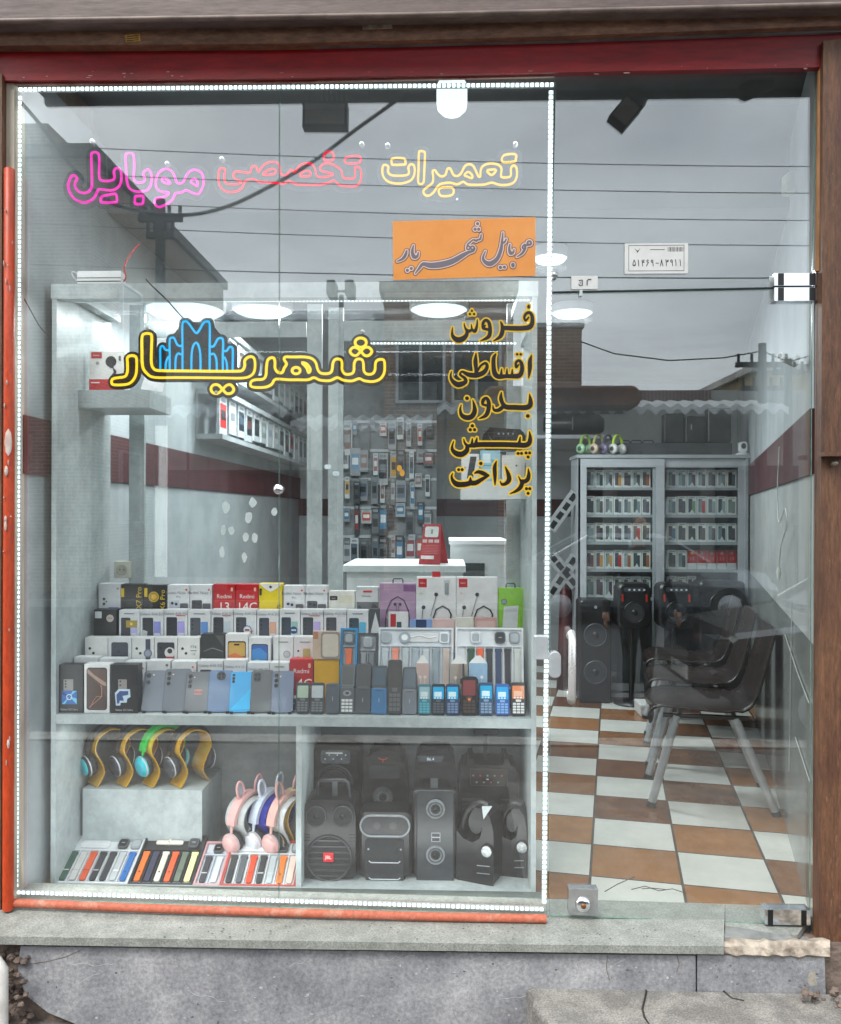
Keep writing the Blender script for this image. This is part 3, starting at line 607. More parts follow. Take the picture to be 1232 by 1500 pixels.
# tall buff house on the left
a = Mr(135, 232, 14); zt_ = a.z
t = thing('brick_house', 'tall buff brick house across the street, left in the reflection', 'building', (a.x - 6, -18, -.05))
mb = at(MB(), t); mb.box(a.x - 14, a.x, -24, -14, -.1, zt_, BRK); mb.build('wall', t)
mb = at(MB(), t); mb.box(a.x - 14.2, a.x + .12, -24.1, -13.85, zt_, zt_ + .25, pm('6b6763', '595551', 3, .8, name='cornice')); mb.box(a.x - 2.6, a.x - 1.2, -16, -14.6, zt_ + .25, zt_ + 1.0, BRK); mb.build('roof', t)
for z in (1.0, 4.7):
    for x in (a.x - 2.2, a.x - 5.2): window(t, x, -14, z + .2, 1.3, 1.6)
    for y in (-16, -19.5): window(t, a.x, y, z + .4, 1.1, 1.5, 'x')
# low grey row
l, r2 = Mr(236, 470, 15), Mr(566, 470, 15)
t = thing('shop_row', 'low grey rendered shop row across the street beside the dark brick house', 'building', ((l.x + r2.x) / 2, -18, -.05))
mb = at(MB(), t); mb.box(l.x, r2.x, -21, -15, -.1, l.z, REND); mb.build('wall', t)
mb = at(MB(), t); mb.box(l.x - .1, r2.x, -21, -14.9, l.z, l.z + .18, ALU); mb.build('roof', t)
for k in range(3):
    x = l.x + (r2.x - l.x) * (k + .5) / 3
    mb = at(MB(), t); mb.box(x - .95, x + .95, -15, -14.94, -.04, 2.5, [SHUT, pm('54262a', '431e22', 2, .5, stretch=(.1, .1, 14), name='red_shutter'), WIN][k]); mb.build('shutter', t)
# dark brick house in the middle
l, r2 = Mr(563, 428, 14.5), Mr(752, 428, 14.5)
t = thing('brick_house', 'dark brown brick house opposite, in the middle of the reflection', 'building', ((l.x + r2.x) / 2, -18, -.05))
mb = at(MB(), t); mb.box(l.x, r2.x, -22, -14.5, -.1, l.z, BRK2); mb.build('wall', t)
mb = at(MB(), t); mb.box(l.x - .1, r2.x + .1, -22.1, -14.4, l.z, l.z + .2, pm('5c544e', '4b4540', 3, .8, name='cornice_dark')); mb.build('roof', t)
for x in (l.x + .75, r2.x - .75): window(t, x, -14.5, 3.9, .9, 1.2)
mb = at(MB(), t); mb.box(l.x + .3, r2.x - .3, -14.5, -14.44, -.04, 2.6, SHUT); mb.build('shutter', t)
# right hand row with parapet
l, r2 = Mr(752, 572, 15), Mr(1180, 572, 15)
t = thing('shop_row', 'pale shop row with a striped parapet across the street, right in the reflection', 'building', ((l.x + r2.x) / 2, -18, -.05))
mb = at(MB(), t); mb.box(l.x, r2.x, -21, -15, -.1, l.z, REND); mb.build('wall', t)
mb = at(MB(), t)
for k in range(46): x = l.x + .7 + k * .075; mb.box(x, x + .035, -15.05, -14.98, l.z - .25, l.z + .0, pm('7a4a44', None, 5, .7))
mb.build('parapet_slat', t)
for k in range(3):
    x = l.x + (r2.x - l.x) * (k + .5) / 3
    mb = at(MB(), t); mb.box(x - .85, x + .85, -15, -14.94, -.04, 2.6, [WIN, SHUT, WIN][k]); mb.build('shutter', t)
c0, c1 = Mr(806, 483, 15.5), Mr(850, 572, 15.5)
t = thing('brick_stack', 'dark brick stair tower standing on the opposite roofs', 'tower', (c0.x, -15.5, c1.z))
mb = at(MB(), t); mb.box(c0.x - .4, c1.x, -17.5, -15.3, c1.z - 1, c0.z, BRK2); mb.build('wall', t)
mb = at(MB(), t); mb.box(c0.x - .45, c1.x + .05, -17.55, -15.25, c0.z, c0.z + .1, REND); mb.build('coping', t)
l, r2 = Mr(1108, 545, 22), Mr(1190, 545, 22)
t = thing('ochre_house', 'ochre rendered house behind the poles across the street', 'building', (l.x + 2, -24, -.05))
mb = at(MB(), t); mb.box(l.x, r2.x + 3, -28, -22, -.1, l.z, YEL); mb.build('wall', t)
mb = at(MB(), t); mb.box(l.x - .2, r2.x + 3.2, -28, -21.8, l.z, l.z + .2, REND); mb.build('roof', t)
# corrugated awning with a wavy white valance
def awning(x0, x1, d, y, name_label, dz=.3):
    a, b = Mr(x0, y, d), Mr(x1, y, d); t = thing('awning', name_label, 'awning', ((a.x + b.x) / 2, -d, a.z))
    n_ = int((b.x - a.x) / .035); top = [a.x + (b.x - a.x) * i / n_ for i in range(n_ + 1)]
    wv = lambda x: .035 * math.sin(x * 2 * math.pi / .27)
    mb = at(MB(), t); mb.loops([[V(x, -d, a.z + wv(x) + .03), V(x, -d - 1.6, a.z + dz + wv(x) + .03), V(x, -d - 1.6, a.z + dz + wv(x)), V(x, -d, a.z + wv(x))] for x in top], pm('b4babb', '989ea0', 3, .5, name='awning_sheet')); mb.build('sheet', t)
    mb = at(MB(), t); mb.loops([[V(x, -d + .004, a.z + wv(x) + .05), V(x, -d + .012, a.z + wv(x) + .05), V(x, -d + .012, a.z - .07 + wv(x) * 1.5), V(x, -d + .004, a.z - .07 + wv(x) * 1.5)] for x in top], pm('e6e8e8', 'd8dbdb', 5, .5, name='valance')); mb.build('valance', t)
    for x in (a.x + .15, b.x - .15): mb = at(MB(), t); mb.tube([V(x, -d - 1.2, -.05), V(x, -d - 1.2, a.z + .2)], .03, GREYP, 8); mb.build('prop', t)
awning(640, 1155, 13, 598, 'long corrugated awning with a wavy white edge, right in the reflection')
awning(236, 420, 13.2, 603, 'short corrugated awning with a wavy white edge, left in the reflection')
awning(425, 632, 12.2, 622, 'corrugated awning with a wavy white edge before the dark brick house')
l, r2 = Mr(790, 565, 12.6), Mr(938, 598, 12.6)
t = thing('awning', 'rounded brown fabric awning over an opposite shop', 'awning', ((l.x + r2.x) / 2, -12.6, r2.z))
mb = at(MB(), t); mb.rbox(l.x - 1, r2.x, r2.z, l.z, -13.6, -12.55, .16, pm('5c3a2c', '74503c', 3, .7, name='brown_awning'), .05); mb.build('canopy', t)
# poles, lamp, cables
def pole(px, ytop, d, label, arms=()):
    a = Mr(px, ytop, d); t = thing('utility_pole', label, 'utility pole', (a.x, -d, -.1)); WP = pm('4a4643', '3a3734', 6, .85, name='pole_wood')
    mb = at(MB(), t); mb.tube([V(a.x, -d, -.1), V(a.x, -d, a.z)], [.11, .075], WP, 10); mb.build('shaft', t)
    mb = at(MB(), t)
    for dz, wd in arms: mb.box(a.x - wd, a.x + wd, -d - .05, -d + .05, a.z - dz, a.z - dz + .09, WP); [mb.tube([V(a.x + u * wd, -d, a.z - dz), V(a.x + u * wd, -d, a.z - dz + .25)], .03, BLACK, 6) for u in (-.9, -.4, .4, .9)]
    if arms: mb.build('crossarm', t)
pole(1117, 503, 13.5, 'taller of two wooden utility poles before the ochre house', ((.45, .5), (.9, .4)))
pole(1155, 526, 14.2, 'shorter of two wooden utility poles before the ochre house', ((.3, .3),))
pole(235, 292, 10.5, 'wooden utility pole with short crossarms near the grey shop row', ((.35, .35), (.62, .22)))
a = Mr(500, 432, 11); t = thing('street_lamp', 'street lamp with two grey heads on one mast', 'street lamp', (a.x, -11, -.1))
mb = at(MB(), t); mb.tube([V(a.x, -11, -.1), V(a.x, -11, a.z)], [.07, .04], GREYP, 8); mb.build('mast', t)
for s in (-1, 1):
    mb = at(MB(), t); mb.box(a.x + s * .15 - .07, a.x + s * .15 + .07, -11.2, -10.8, a.z - .04, a.z + .2, GREYP); mb.box(min(a.x, a.x + s * .1), max(a.x, a.x + s * .1), -11.02, -10.98, a.z + .04, a.z + .08, GREYP); mb.build('lamp_head', t, bevel=.01)
CAB = pm('121315', '1b1c1f', 20, .6, name='cable_black')
ords = ['topmost', 'second', 'third', 'fourth', 'lowest']
for k, (ya, yb) in enumerate(((231, 247), (270, 286), (310, 326), (346, 363), (402, 410))):
    pts = []
    for i in range(13):
        u = i / 12; x = -700 + 2600 * u; y = ya + (yb - ya) * (x - 410) / 780 + 10 * ((x - 410) / 780 - .5) ** 2 * -1.2
        pts.append(Mr(x, y, 9))
    mb = MB(); mb.tube(pts, .0065 if k < 4 else .009, CAB, 5); tag(mb.build('power_cable'), '%s of five power cables strung across the sky in the reflection' % ords[k], 'cable', 'power cables along the street')
mb = MB(); mb.tube([Mr(x, y, 14) for x, y in ((850, 500), (900, 518), (980, 528), (1060, 524), (1117, 514), (1155, 530), (1260, 500))], .014, CAB, 5)
tag(mb.build('power_cable'), 'sagging cable between the brick stair tower and the utility poles', 'cable')
mb = MB(); mb.tube(catmull([tuple(Mr(x, y, 3.1)) for x, y in ((680, 60), (640, 104), (590, 140), (520, 190), (460, 235), (400, 270), (330, 303), (260, 315), (180, 303), (140, 280), (100, 238), (40, 160), (-60, 60))], False, 4), .014, CAB, 8)
tag(mb.build('power_cable'), 'thick black cable hanging in a loop over the pavement', 'cable')
# floodlights under the canopy edge
FLD = pm('26282a', '1c1e20', 10, .5, name='flood_housing')
def flood(label, px, Yd, rot, w_, h, arm):
    Yd = 1.3; w_ *= 1.16; h *= 1.16
    c = Mr(*px, Yd); t = thing('floodlight', label, 'floodlight', c)
    M0 = Matrix.Translation(c - t.location) @ Matrix.Rotation(R(rot), 4, 'Y')
    mb = MB(M0); mb.box(-w_ / 2, w_ / 2, -.035, .035, -h / 2, h / 2, FLD)
    for k in range(9): x = -w_ / 2 + w_ * (k + .3) / 9; mb.box(x, x + w_ * .05, -.035, .06, h / 2, h / 2 + h * .3, FLD)
    mb.build('housing', t)
    mb = MB(M0); mb.box(-w_ * .44, w_ * .44, .035, .041, -h * .4, h * .4, pm('b8bcbc', None, 9, .2)); mb.build('lens', t)
    mb = MB(); q = [Mr(*p_, Yd) - t.location for p_ in arm]; mb.tube(q, .009, FLD, 6); mb.build('arm', t)
flood('finned floodlight hanging square on from the canopy edge', (477, 171), .72, 1, .19, .105, ((450, 150), (450, 120), (508, 120), (508, 150)))
flood('tilted square floodlight on a short arm under the canopy edge', (915, 167), .7, 40, .085, .115, ((930, 158), (940, 146), (940, 128)))
c = Mr(1108, 124, 1.15); t = thing('cctv_camera', 'black bullet camera under the right end of the canopy', 'camera', c)
mb = at(MB(), t); mb.tube([c + V(-.075, 0, -.045), c + V(-.06, 0, -.035), c + V(.06, 0, .02)], [.03, .042, .042], BLACK, 12); mb.build('body', t)
mb = at(MB(), t); mb.tube([c + V(.03, 0, .02), c + V(.1, 0, .05), c + V(.1, 0, .13)], .02, BLACK, 8); mb.build('bracket', t)
mb = MB(); c = Mr(566, 138, 1.25); mb.M = Matrix.Translation(c); mb.lathe([(.001, -.014), (.06, -.012), (.085, 0), (.085, .02), (.001, .02)], FLD, 20); tag(mb.build('canopy_lamp'), 'flat round dark lamp under the canopy edge', 'lamp')

# cars parked by the kerb
def car(label, x, y, rz, paint, glass=WIN):
    t = thing('parked_car', label, 'car', (x, y, -.16), rz); L_ = 4.3; W_ = .84
    prof = [(-2.15, .42, .62), (-2.1, .38, .70), (-1.95, .3, .84), (-1.1, .2, .95), (-.75, .2, 1.0), (.9, .2, 1.0), (1.7, .22, .98), (2.05, .3, .92), (2.15, .4, .7)]
    mb = MB(); rings = []
    for px_, z0, z1 in prof:
        k = .86 if abs(px_) > 2.0 else (.95 if abs(px_) > 1.9 else 1); w2 = W_ * k; zm = z0 + (z1 - z0) * .55
        rings.append([(px_, -w2 * .9, z0), (px_, -w2, z0 + .1), (px_, -w2, zm), (px_, -w2 * .93, z1 - .03), (px_, -w2 * .8, z1), (px_, w2 * .8, z1), (px_, w2 * .93, z1 - .03), (px_, w2, zm), (px_, w2, z0 + .1), (px_, w2 * .9, z0)])
    mb.loops(rings, paint, smooth=False); mb.build('body', t)
    mb = MB(); cab = [(-1.0, .95, .70, .97), (-.45, .74, .60, 1.4), (.1, .72, .58, 1.46), (.75, .72, .58, 1.42), (1.45, .9, .68, 1.0)]
    for (xa, wb, wt, z) in cab: pass
    lo = [(-1.05, .76), (1.55, .76)]
    mb.loops([[(-1.05, -.76, .97), (1.55, -.76, .97), (1.55, .76, .97), (-1.05, .76, .97)], [(-.42, -.6, 1.38), (.8, -.6, 1.40), (.8, .6, 1.40), (-.42, .6, 1.38)]], glass); mb.build('window_glass', t)
    mb = MB(); mb.loops([[(-.46, -.62, 1.37), (.84, -.62, 1.385), (.84, .62, 1.385), (-.46, .62, 1.37)], [(-.3, -.55, 1.44), (.65, -.55, 1.45), (.65, .55, 1.45), (-.3, .55, 1.44)]], paint)
    for s in (-1, 1):
        for (a, b2) in (((-1.06, s * .77, .98), (-.44, s * .61, 1.39)), ((.15, s * .775, .98), (.18, s * .61, 1.4)), ((1.56, s * .77, .98), (.82, s * .61, 1.4))): mb.tube([a, b2], .035, paint, 6)
    mb.build('roof', t)
    for s in (-1, 1):
        for xx in (-1.35, 1.3):
            mb = MB(Matrix.Translation((xx, s * .74, .3)) @ Matrix.Rotation(R(90), 4, 'X')); mb.lathe([(.18, .1), (.3, .1), (.31, .05), (.31, -.05), (.3, -.1), (.18, -.1)], BLACK, 20); wo_ = mb.build('wheel', t)
            mb = MB(Matrix.Translation((xx, s * .76, .3)) @ Matrix.Rotation(R(90), 4, 'X')); mb.lathe([(.01, .09), (.19, .085), (.19, -.085), (.01, -.09)], ALU, 16); mb.build('rim', wo_)
        mb = MB(); mb.box(-2.13, -1.98, s * .55 - .16, s * .55 + .16, .66, .8, pm('50565a', None, 9, .1)); mb.build('headlight', t, bevel=.02)
        mb = MB(); mb.box(2.0, 2.16, s * .6 - .14, s * .6 + .14, .72, .86, pm('7c1016', None, 9, .2)); mb.build('tail_light', t, bevel=.02)
        mb = MB(); mb.box(-.85, -.68, s * .9 - .09, s * .9 + .09, .98, 1.1, paint); mb.build('mirror', t, bevel=.03)
    mb = MB(); mb.box(-2.19, -2.1, -.78, .78, .36, .52, BLACK); mb.box(-2.2, -2.17, -.26, .26, .4, .51, pm('d8d8d4', None, 9, .4)); mb.build('bumper', t)
    return t
PBLK = pm('2b2e32', '32353a', 5, .18, coat=1, name='car_paint_black'); PWHT = pm('c9cccd', 'bfc3c4', 5, .2, coat=1, name='car_paint_white'); PSLV2 = pm('6d7276', '666b6f', 5, .3, coat=.5, name='car_paint_grey'); PSLV = pm('8f9599', '868c90', 5, .25, metal=.5, coat=1, name='car_paint_silver')
car('black saloon car parked by the kerb at the right, its bonnet mirrored in the door', 4.3, -4.45, 0, PBLK)
car('grey saloon car parked by the kerb at the left', -7.4, -4.5, R(180), PSLV2)
car('silver saloon car parked on the far side of the street', 3.2, -11.4, R(180), PSLV)
# ------------------------------------------------------------------ neon words and lettering
def NZ(pts, x0, y0, sc, Y): return [P(x0 + a / sc, y0 + b / sc, Y) for a, b in pts]
def neon(label, crop, closed, opened, colour, strength, Y, back, rad, pad, fill=(), studs=(), name='neon_sign'):
    x0, y0, sc = crop; allp = [p for c in closed + opened for p in c]
    cx = sum(p[0] for p in allp) / len(allp); by = max(p[1] for p in allp)
    t = thing(name, label, 'neon sign', P(x0 + cx / sc, y0 + by / sc, Y)); o = t.location
    E_ = emit(colour, strength, 'neon_tube')
    mb = at(MB(), t); strokes = []
    for c in closed:
        q = catmull(NZ(c, x0, y0, sc, Y), True, 3); mb.tube(q, rad, E_, 6, closed=True); strokes.append([(p[0], p[2], 0) for p in q + q[:1]])
    mb.build('neon_tube', t)
    return t, strokes
def backing(t, strokes, polys, Y, r, m, cell=.0028, name='backing_board'):
    pts = [p for s in strokes for p in s]
    xs, zs = grid_for(pts, r + .01, cell); F = field(strokes, polys, xs, zs)
    mb = at(MB(), t); sheet(mb, F, xs, zs, r, Y + .006, Y + .011, m); return mb.build(name, t)
def studs(t, pxs, Y, r=.009):
    for x, y in pxs:
        mb = at(MB(), t); mb.M = mb.M @ Matrix.Translation(P(x, y, Y)) @ Matrix.Rotation(R(90), 4, 'X'); mb.lathe([(.001, .006), (r * .8, .005), (r, 0), (r, -.012)], pm('c9cdd0', 'a5a9ac', 30, .25, metal=.4, name='stud'), 14); mb.build('stud', t)
PINK = [[(245,150),(262,130),(290,130),(308,155),(310,250),(308,320),(320,355),(360,365),(410,360),(435,340),(430,290),(445,262),(475,262),(490,300),(490,360),(470,410),(420,440),(360,437),(310,432),(295,450),(270,500),(230,530),(180,540),(120,520),(75,470),(55,410),(65,360),(85,322),(112,322),(130,345),(115,370),(110,400),(125,435),(160,460),(205,460),(235,440),(250,400),(250,330),(248,250)],
 [(335,490),(430,470),(450,480),(455,525),(440,538),(340,540),(320,530),(325,505)],
 [(525,160),(540,138),(575,138),(592,158),(598,250),(592,330),(605,368),(640,378),(675,370),(685,345),(670,305),(690,278),(715,272),(735,300),(740,350),(730,405),(700,440),(650,452),(600,448),(560,425),(540,380),(532,300),(528,220)],
 [(610,490),(665,487),(672,500),(668,545),(655,553),(610,553),(602,545),(604,500)],
 [(785,430),(775,380),(785,320),(815,280),(860,265),(905,285),(930,330),(945,375),(970,385),(1000,370),(1030,310),(1065,278),(1110,275),(1150,300),(1165,350),(1160,410),(1130,465),(1100,470),(1060,455),(1020,440),(980,460),(935,465),(915,510),(870,550),(800,578),(770,555),(765,525),(785,505),(850,490),(880,465),(870,455),(830,455)],
 [(825,350),(850,340),(895,385),(850,380),(830,368)], [(1060,370),(1090,345),(1115,370),(1115,405),(1085,390)]]
REDW = [[(65,200),(105,200),(100,250),(105,305),(140,320),(200,320),(235,300),(180,275),(170,240),(190,220),(250,225),(300,230),(315,185),(350,180),(365,225),(390,190),(430,155),(490,145),(530,165),(535,210),(550,245),(590,245),(625,205),(650,225),(690,175),(740,155),(790,165),(815,210),(825,255),(870,265),(930,255),(955,240),(900,225),(860,215),(850,190),(880,160),(940,160),(1000,195),(1020,220),(1030,265),(1070,275),(1120,270),(1125,220),(1125,190),(1160,190),(1175,240),(1165,300),(1130,335),(1060,335),(1000,325),(960,290),(900,315),(830,325),(740,325),(660,320),(610,295),(560,315),(500,310),(420,305),(370,300),(330,280),(270,290),(240,345),(200,375),(130,380),(80,355),(55,300),(55,240)],
 [(400,245),(450,205),(500,205),(490,240)], [(690,255),(720,220),(770,220),(770,255)], [(890,75),(950,70),(955,125),(885,130)], [(1055,110),(1160,100),(1160,150),(1055,155)]]
YELW = [[(85,205),(105,195),(128,210),(125,245),(140,270),(180,280),(260,278),(290,260),(285,215),(305,190),(328,200),(335,240),(325,290),(290,325),(220,342),(150,335),(105,310),(82,265)],
 [(160,145),(250,145),(262,180),(255,192),(165,195),(155,180)], [(368,100),(385,88),(412,95),(415,130),(410,250),(405,330),(385,345),(362,330),(365,230)],
 [(475,245),(495,238),(510,260),(540,285),(575,275),(590,230),(610,222),(625,245),(640,275),(670,282),(700,260),(725,210),(760,190),(795,205),(820,255),(835,285),(850,285),(852,240),(870,205),(920,185),(980,190),(1015,220),(1012,270),(1020,292),(1070,292),(1090,275),(1090,220),(1115,200),(1135,225),(1135,290),(1110,335),(1060,352),(1000,352),(940,335),(880,350),(800,352),(750,348),(715,328),(670,348),(610,335),(540,345),(510,370),(480,415),(440,438),(410,425),(405,395),(440,365),(475,335),(480,290)],
 [(725,275),(755,250),(785,275),(785,300),(755,290)], [(905,238),(965,232),(968,250),(940,275),(915,260)], [(530,380),(630,375),(630,430),(540,438)], [(1035,120),(1125,112),(1128,150),(1120,168),(1025,172)]]
YN = .035
t, st = neon('pink neon word with a long curled tail at the upper left of the window', (90, 200, 5.6), PINK, [], 'ff3cc6', .75, YN, None, .0042, 0); backing(t, st, [], YN, .02, CLEAR, .004); studs(t, ((135, 207), (245, 240)), YN)
t, st = neon('red neon word between the pink and the yellow one', (310, 210, 5.357), REDW, [], 'ff1636', .8, YN, None, .0034, 0); backing(t, st, [], YN, .02, CLEAR, .004); studs(t, ((325, 233), (530, 211)), YN)
t, st = neon('thin yellow neon word at the upper right of the window', (545, 205, 5.357), YELW, [], 'ffc028', .85, YN, None, .0038, 0); backing(t, st, [], YN, .02, CLEAR, .004); studs(t, ((568, 213), (755, 211)), YN)
BIGY = [[(75,590),(85,560),(130,550),(185,540),(205,500),(205,420),(205,385),(235,368),(270,375),(280,400),(280,490),(265,550),(225,595),(170,608),(95,608)],
 [(325,220),(345,190),(390,190),(405,215),(402,330),(402,430),(420,475),(470,492),(700,495),(900,497),(1100,497),(1150,488),(1168,450),(1167,410),(1196,382),(1231,380),(1251,412),(1248,492),(1216,535),(1150,553),(1000,552),(800,550),(600,549),(430,548),(370,520),(330,460),(325,340)]]
inf = [(890,640),(910,610),(950,610),(985,645),(1020,680),(1060,675),(1078,645),(1055,610),(1020,612),(985,646),(945,680),(905,672)]
BY2 = [(40,505),(45,470),(80,455),(140,450),(165,420),(170,350),(180,295),(205,275),(230,278),(240,310),(240,360),(265,395),(300,395),(315,360),(335,325),(315,290),(325,268),(370,268),(420,268),(480,268),(540,280),(575,315),(590,370),(615,400),(670,405),(705,385),(715,320),(735,288),(775,288),(790,315),(790,370),(810,405),(850,410),(885,390),(890,320),(910,288),(950,288),(965,320),(970,385),(1000,410),(1040,405),(1060,375),(1065,315),(1090,290),(1130,292),(1140,330),(1135,400),(1100,450),(1040,470),(970,462),(930,445),(870,465),(800,458),(750,437),(690,462),(610,458),(560,437),(510,455),(430,455),(350,455),(245,450),(215,490),(165,515),(80,518)]
ell = lambda cx, cz, rx, rz, n=10: [(cx + rx * math.cos(2 * math.pi * i / n), cz + rz * math.sin(2 * math.pi * i / n)) for i in range(n)]
B2 = [BY2, ell(413, 380, 33, 27), [(460,315),(500,325),(530,370),(515,398),(500,360),(480,335)], ell(943, 150, 46, 38), [(855,220),(880,190),(915,195),(943,220),(975,255),(1010,255),(1035,222),(1010,190),(975,192),(943,221),(910,255),(875,250)]]
B2 = [[(x + 1176, y + 112) for x, y in c] for c in B2]
crop = (150, 455, 5.6)
t, st = neon('large yellow neon shop name with a blue arched tower on a dark board', crop, BIGY + [inf] + B2, [], 'ffd326', .95, YN, None, .0048, 0)
CROWN = [[(475,485),(475,400),(475,310),(490,290),(505,300),(515,320),(545,325)], [(517,485),(522,420),(545,375)], [(552,485),(552,360),(552,240),(570,222),(590,228),(615,280),(640,290),(655,285)], [(598,485),(602,390),(620,352),(645,360)],
 [(657,485),(657,300),(657,110),(675,90),(700,95),(740,150),(770,185),(795,160),(830,100),(860,90),(880,110),(880,300),(880,485)], [(730,485),(732,360),(745,290),(768,262),(790,290),(803,360),(805,485)], [(890,295),(915,290),(945,235),(970,225),(990,245),(988,360),(988,485)], [(890,360),(915,355),(935,400),(938,485)], [(1000,330),(1020,330),(1040,300),(1060,300),(1070,330),(1068,485)], [(1000,380),(1018,420),(1024,485)]]
mb = at(MB(), t); BLU = emit('10b4ff', .85, 'neon_blue')
for c in CROWN:
    q = catmull(NZ(c, *crop, YN), False, 3); mb.tube(q, .0038, BLU, 6); st.append([(p[0], p[2], 0) for p in q])
mb.build('blue_tube', t)
hull = [(p.x, p.z) for p in NZ([(475,490),(475,300),(552,230),(657,90),(880,90),(990,225),(1068,300),(1068,490)], *crop, YN)]
pol = [[(p[0], p[2]) for p in catmull(NZ(c, *crop, YN), True, 3)] for c in BIGY + [inf] + B2] + [hull]
SMOK = pm('241c1a', '2e2422', 8, .25, name='smoked_acrylic')
backing(t, st, pol, YN, .0145, SMOK)
studs(t, ((216, 481), (336, 501), (317, 575), (531, 486)), YN, .007)

def letters(name, label, cat, crop, words, Y, border, fillm, bordm, extra=None, scale_w=1.0, cell=.0013, outer=None):
    x0, y0, sc = crop; k = S(Y) / sc
    t = None
    for strokes in words:
        ss = []
        for s in strokes:
            q = s if len(s) > 1 else s * 2
            if len(q) > 2: q = catmull([tuple(map(float, p)) for p in q], False, 3)
            pp = [P(x0 + a / sc, y0 + b / sc, Y) for a, b, _ in q]
            ss.append([(p.x, p.z, max(.0004, c[2] * k * scale_w)) for p, c in zip(pp, q)])
        al = [p for s in ss for p in s]
        if t is None: t = thing(name, label, cat, V(sum(p[0] for p in al) / len(al), Y, min(p[1] for p in al)))
        xs, zs = grid_for(al, border * 2.2 + .012, cell); F = field(ss, [], xs, zs)
        mb = at(MB(), t); sheet(mb, F, xs, zs, 0, Y - .0016, Y - .0009, fillm); mb.build('letter_fill', t)
        mb = at(MB(), t); sheet(mb, F, xs, zs, border, Y - .0008, Y - .0002, bordm); mb.build('letter_border', t)
        if outer: mb = at(MB(), t); sheet(mb, F, xs, zs, border + outer[0], Y - .0001, Y + .0003, outer[1]); mb.build('letter_outline', t)
    return t
BLK = pm('1d1213', '120b0c', 10, .35, name='vinyl_black'); YLW = pm('f0c41a', 'e6b814', 10, .4, name='vinyl_yellow')
W1 = [[(1035,130,6),(1035,150,16),(1035,165,6)], [(1035,268,9),(1003,305,12),(985,270,13),(1005,230,15),(1040,215,16),(1072,250,18),(1075,330,22),(1045,378,26),(960,392,24),(850,392,24),(760,388,22)], [(720,320,8),(735,360,16),(740,420,22),(715,485,20),(640,535,6)],
  [(545,360,8),(520,390,14),(522,330,16),(555,300,16),(590,335,18),(600,420,20),(580,490,20),(490,535,5)], [(525,395,14),(590,410,14)],
  [(455,295,6),(452,360,12),(430,425,18),(398,405,12),(388,350,6)], [(395,410,14),(350,425,18),(318,385,10),(308,340,6)], [(340,415,16),(335,465,20),(290,512,28),(230,522,28),(180,482,18),(172,430,10),(178,385,5)], [(395,180,4),(395,196,14)], [(372,232,14),(374,234,12)], [(420,232,14),(422,234,12)]]
W2 = [[(1068,695,5),(1050,760,20),(1048,850,20),(1035,950,6)], [(925,800,7),(895,830,14),(892,780,14),(925,755,14),(955,790,18),(960,862,22),(930,925,24),(850,932,22),(780,932,20),(700,938,24),(655,905,26),(640,830,22),(640,730,20),(665,680,7)], [(850,855,6),(848,920,15)], [(790,850,6),(788,920,15)], [(730,850,6),(725,920,16)], [(905,686,14),(907,687,12)], [(945,686,14),(947,687,12)],
  [(442,675,6),(435,760,22),(442,860,18),(440,915,18)], [(450,885,12),(495,815,12),(550,785,14),(566,830,18),(525,892,24),(440,922,26),(350,912,22),(285,880,12),(262,915,12),(315,955,16),(320,1000,22),(240,1028,28),(180,990,20),(155,940,12),(163,880,5)]]
W3 = [[(1045,135,5),(1055,200,20),(1050,260,26),(1000,285,26),(880,283,25),(780,278,25),(740,235,20),(722,180,20),(728,115,6)], [(760,262,20),(700,312,20),(645,312,14),(632,262,6)], [(1025,380,20),(1027,381,18)], [(540,200,6),(512,240,12),(520,195,14),(560,180,17),(585,230,20),(580,310,22),(550,375,20),(475,410,5)], [(515,250,12),(575,265,14)],
  [(405,200,5),(420,260,16),(425,330,24),(390,388,26),(330,398,26),(280,370,20),(263,310,12),(275,255,5)], [(340,180,20),(342,181,18)]]
W4 = [[(1042,555,5),(1052,620,18),(1042,680,24),(1000,708,26),(900,706,26),(760,702,26),(620,702,26),(480,702,26),(420,712,24)], [(940,615,6),(928,690,18)], [(452,625,6),(440,690,20)], [(400,635,6),(395,700,18)], [(420,712,22),(345,722,18),(340,765,24),(290,808,28),(230,808,28),(180,770,20),(172,725,12),(190,665,5)], [(303,640,6),(315,685,12),(350,722,16)], [(400,490,18),(402,491,16)], [(376,535,17),(378,536,16)], [(425,535,17),(426,536,16)], [(915,802,16),(917,803,15)], [(955,802,16),(956,803,15)], [(1005,796,16),(1007,797,15)], [(1046,796,16),(1047,797,15)], [(1028,842,16),(1029,843,15)]]
W5 = [[(1030,975,5),(1036,1040,18),(1020,1100,22),(965,1122,20),(940,1100,10),(920,1060,5)], [(968,1115,20),(945,1180,22),(900,1222,16),(825,1255,5)], [(1010,1200,16),(1012,1201,15)], [(1048,1200,16),(1049,1201,15)], [(1028,1252,16),(1029,1253,15)], [(772,955,6),(800,1020,18),(815,1090,24),(788,1135,20),(735,1152,13),(715,1115,5)], [(672,888,5),(652,960,20),(655,1060,18),(655,1155,6)],
  [(580,1052,12),(530,1030,22),(470,1010,18),(425,1025,7)], [(570,1058,12),(500,1098,20),(440,1132,24),(385,1130,24),(378,1075,7)], [(390,1132,24),(320,1150,26),(230,1150,28),(182,1110,20),(165,1060,11),(180,1025,5)], [(495,915,18),(496,916,17)], [(245,985,16),(246,986,15)], [(285,985,16),(286,986,15)]]
C7, C8 = (640, 430, 7.7), (640, 560, 7.7)
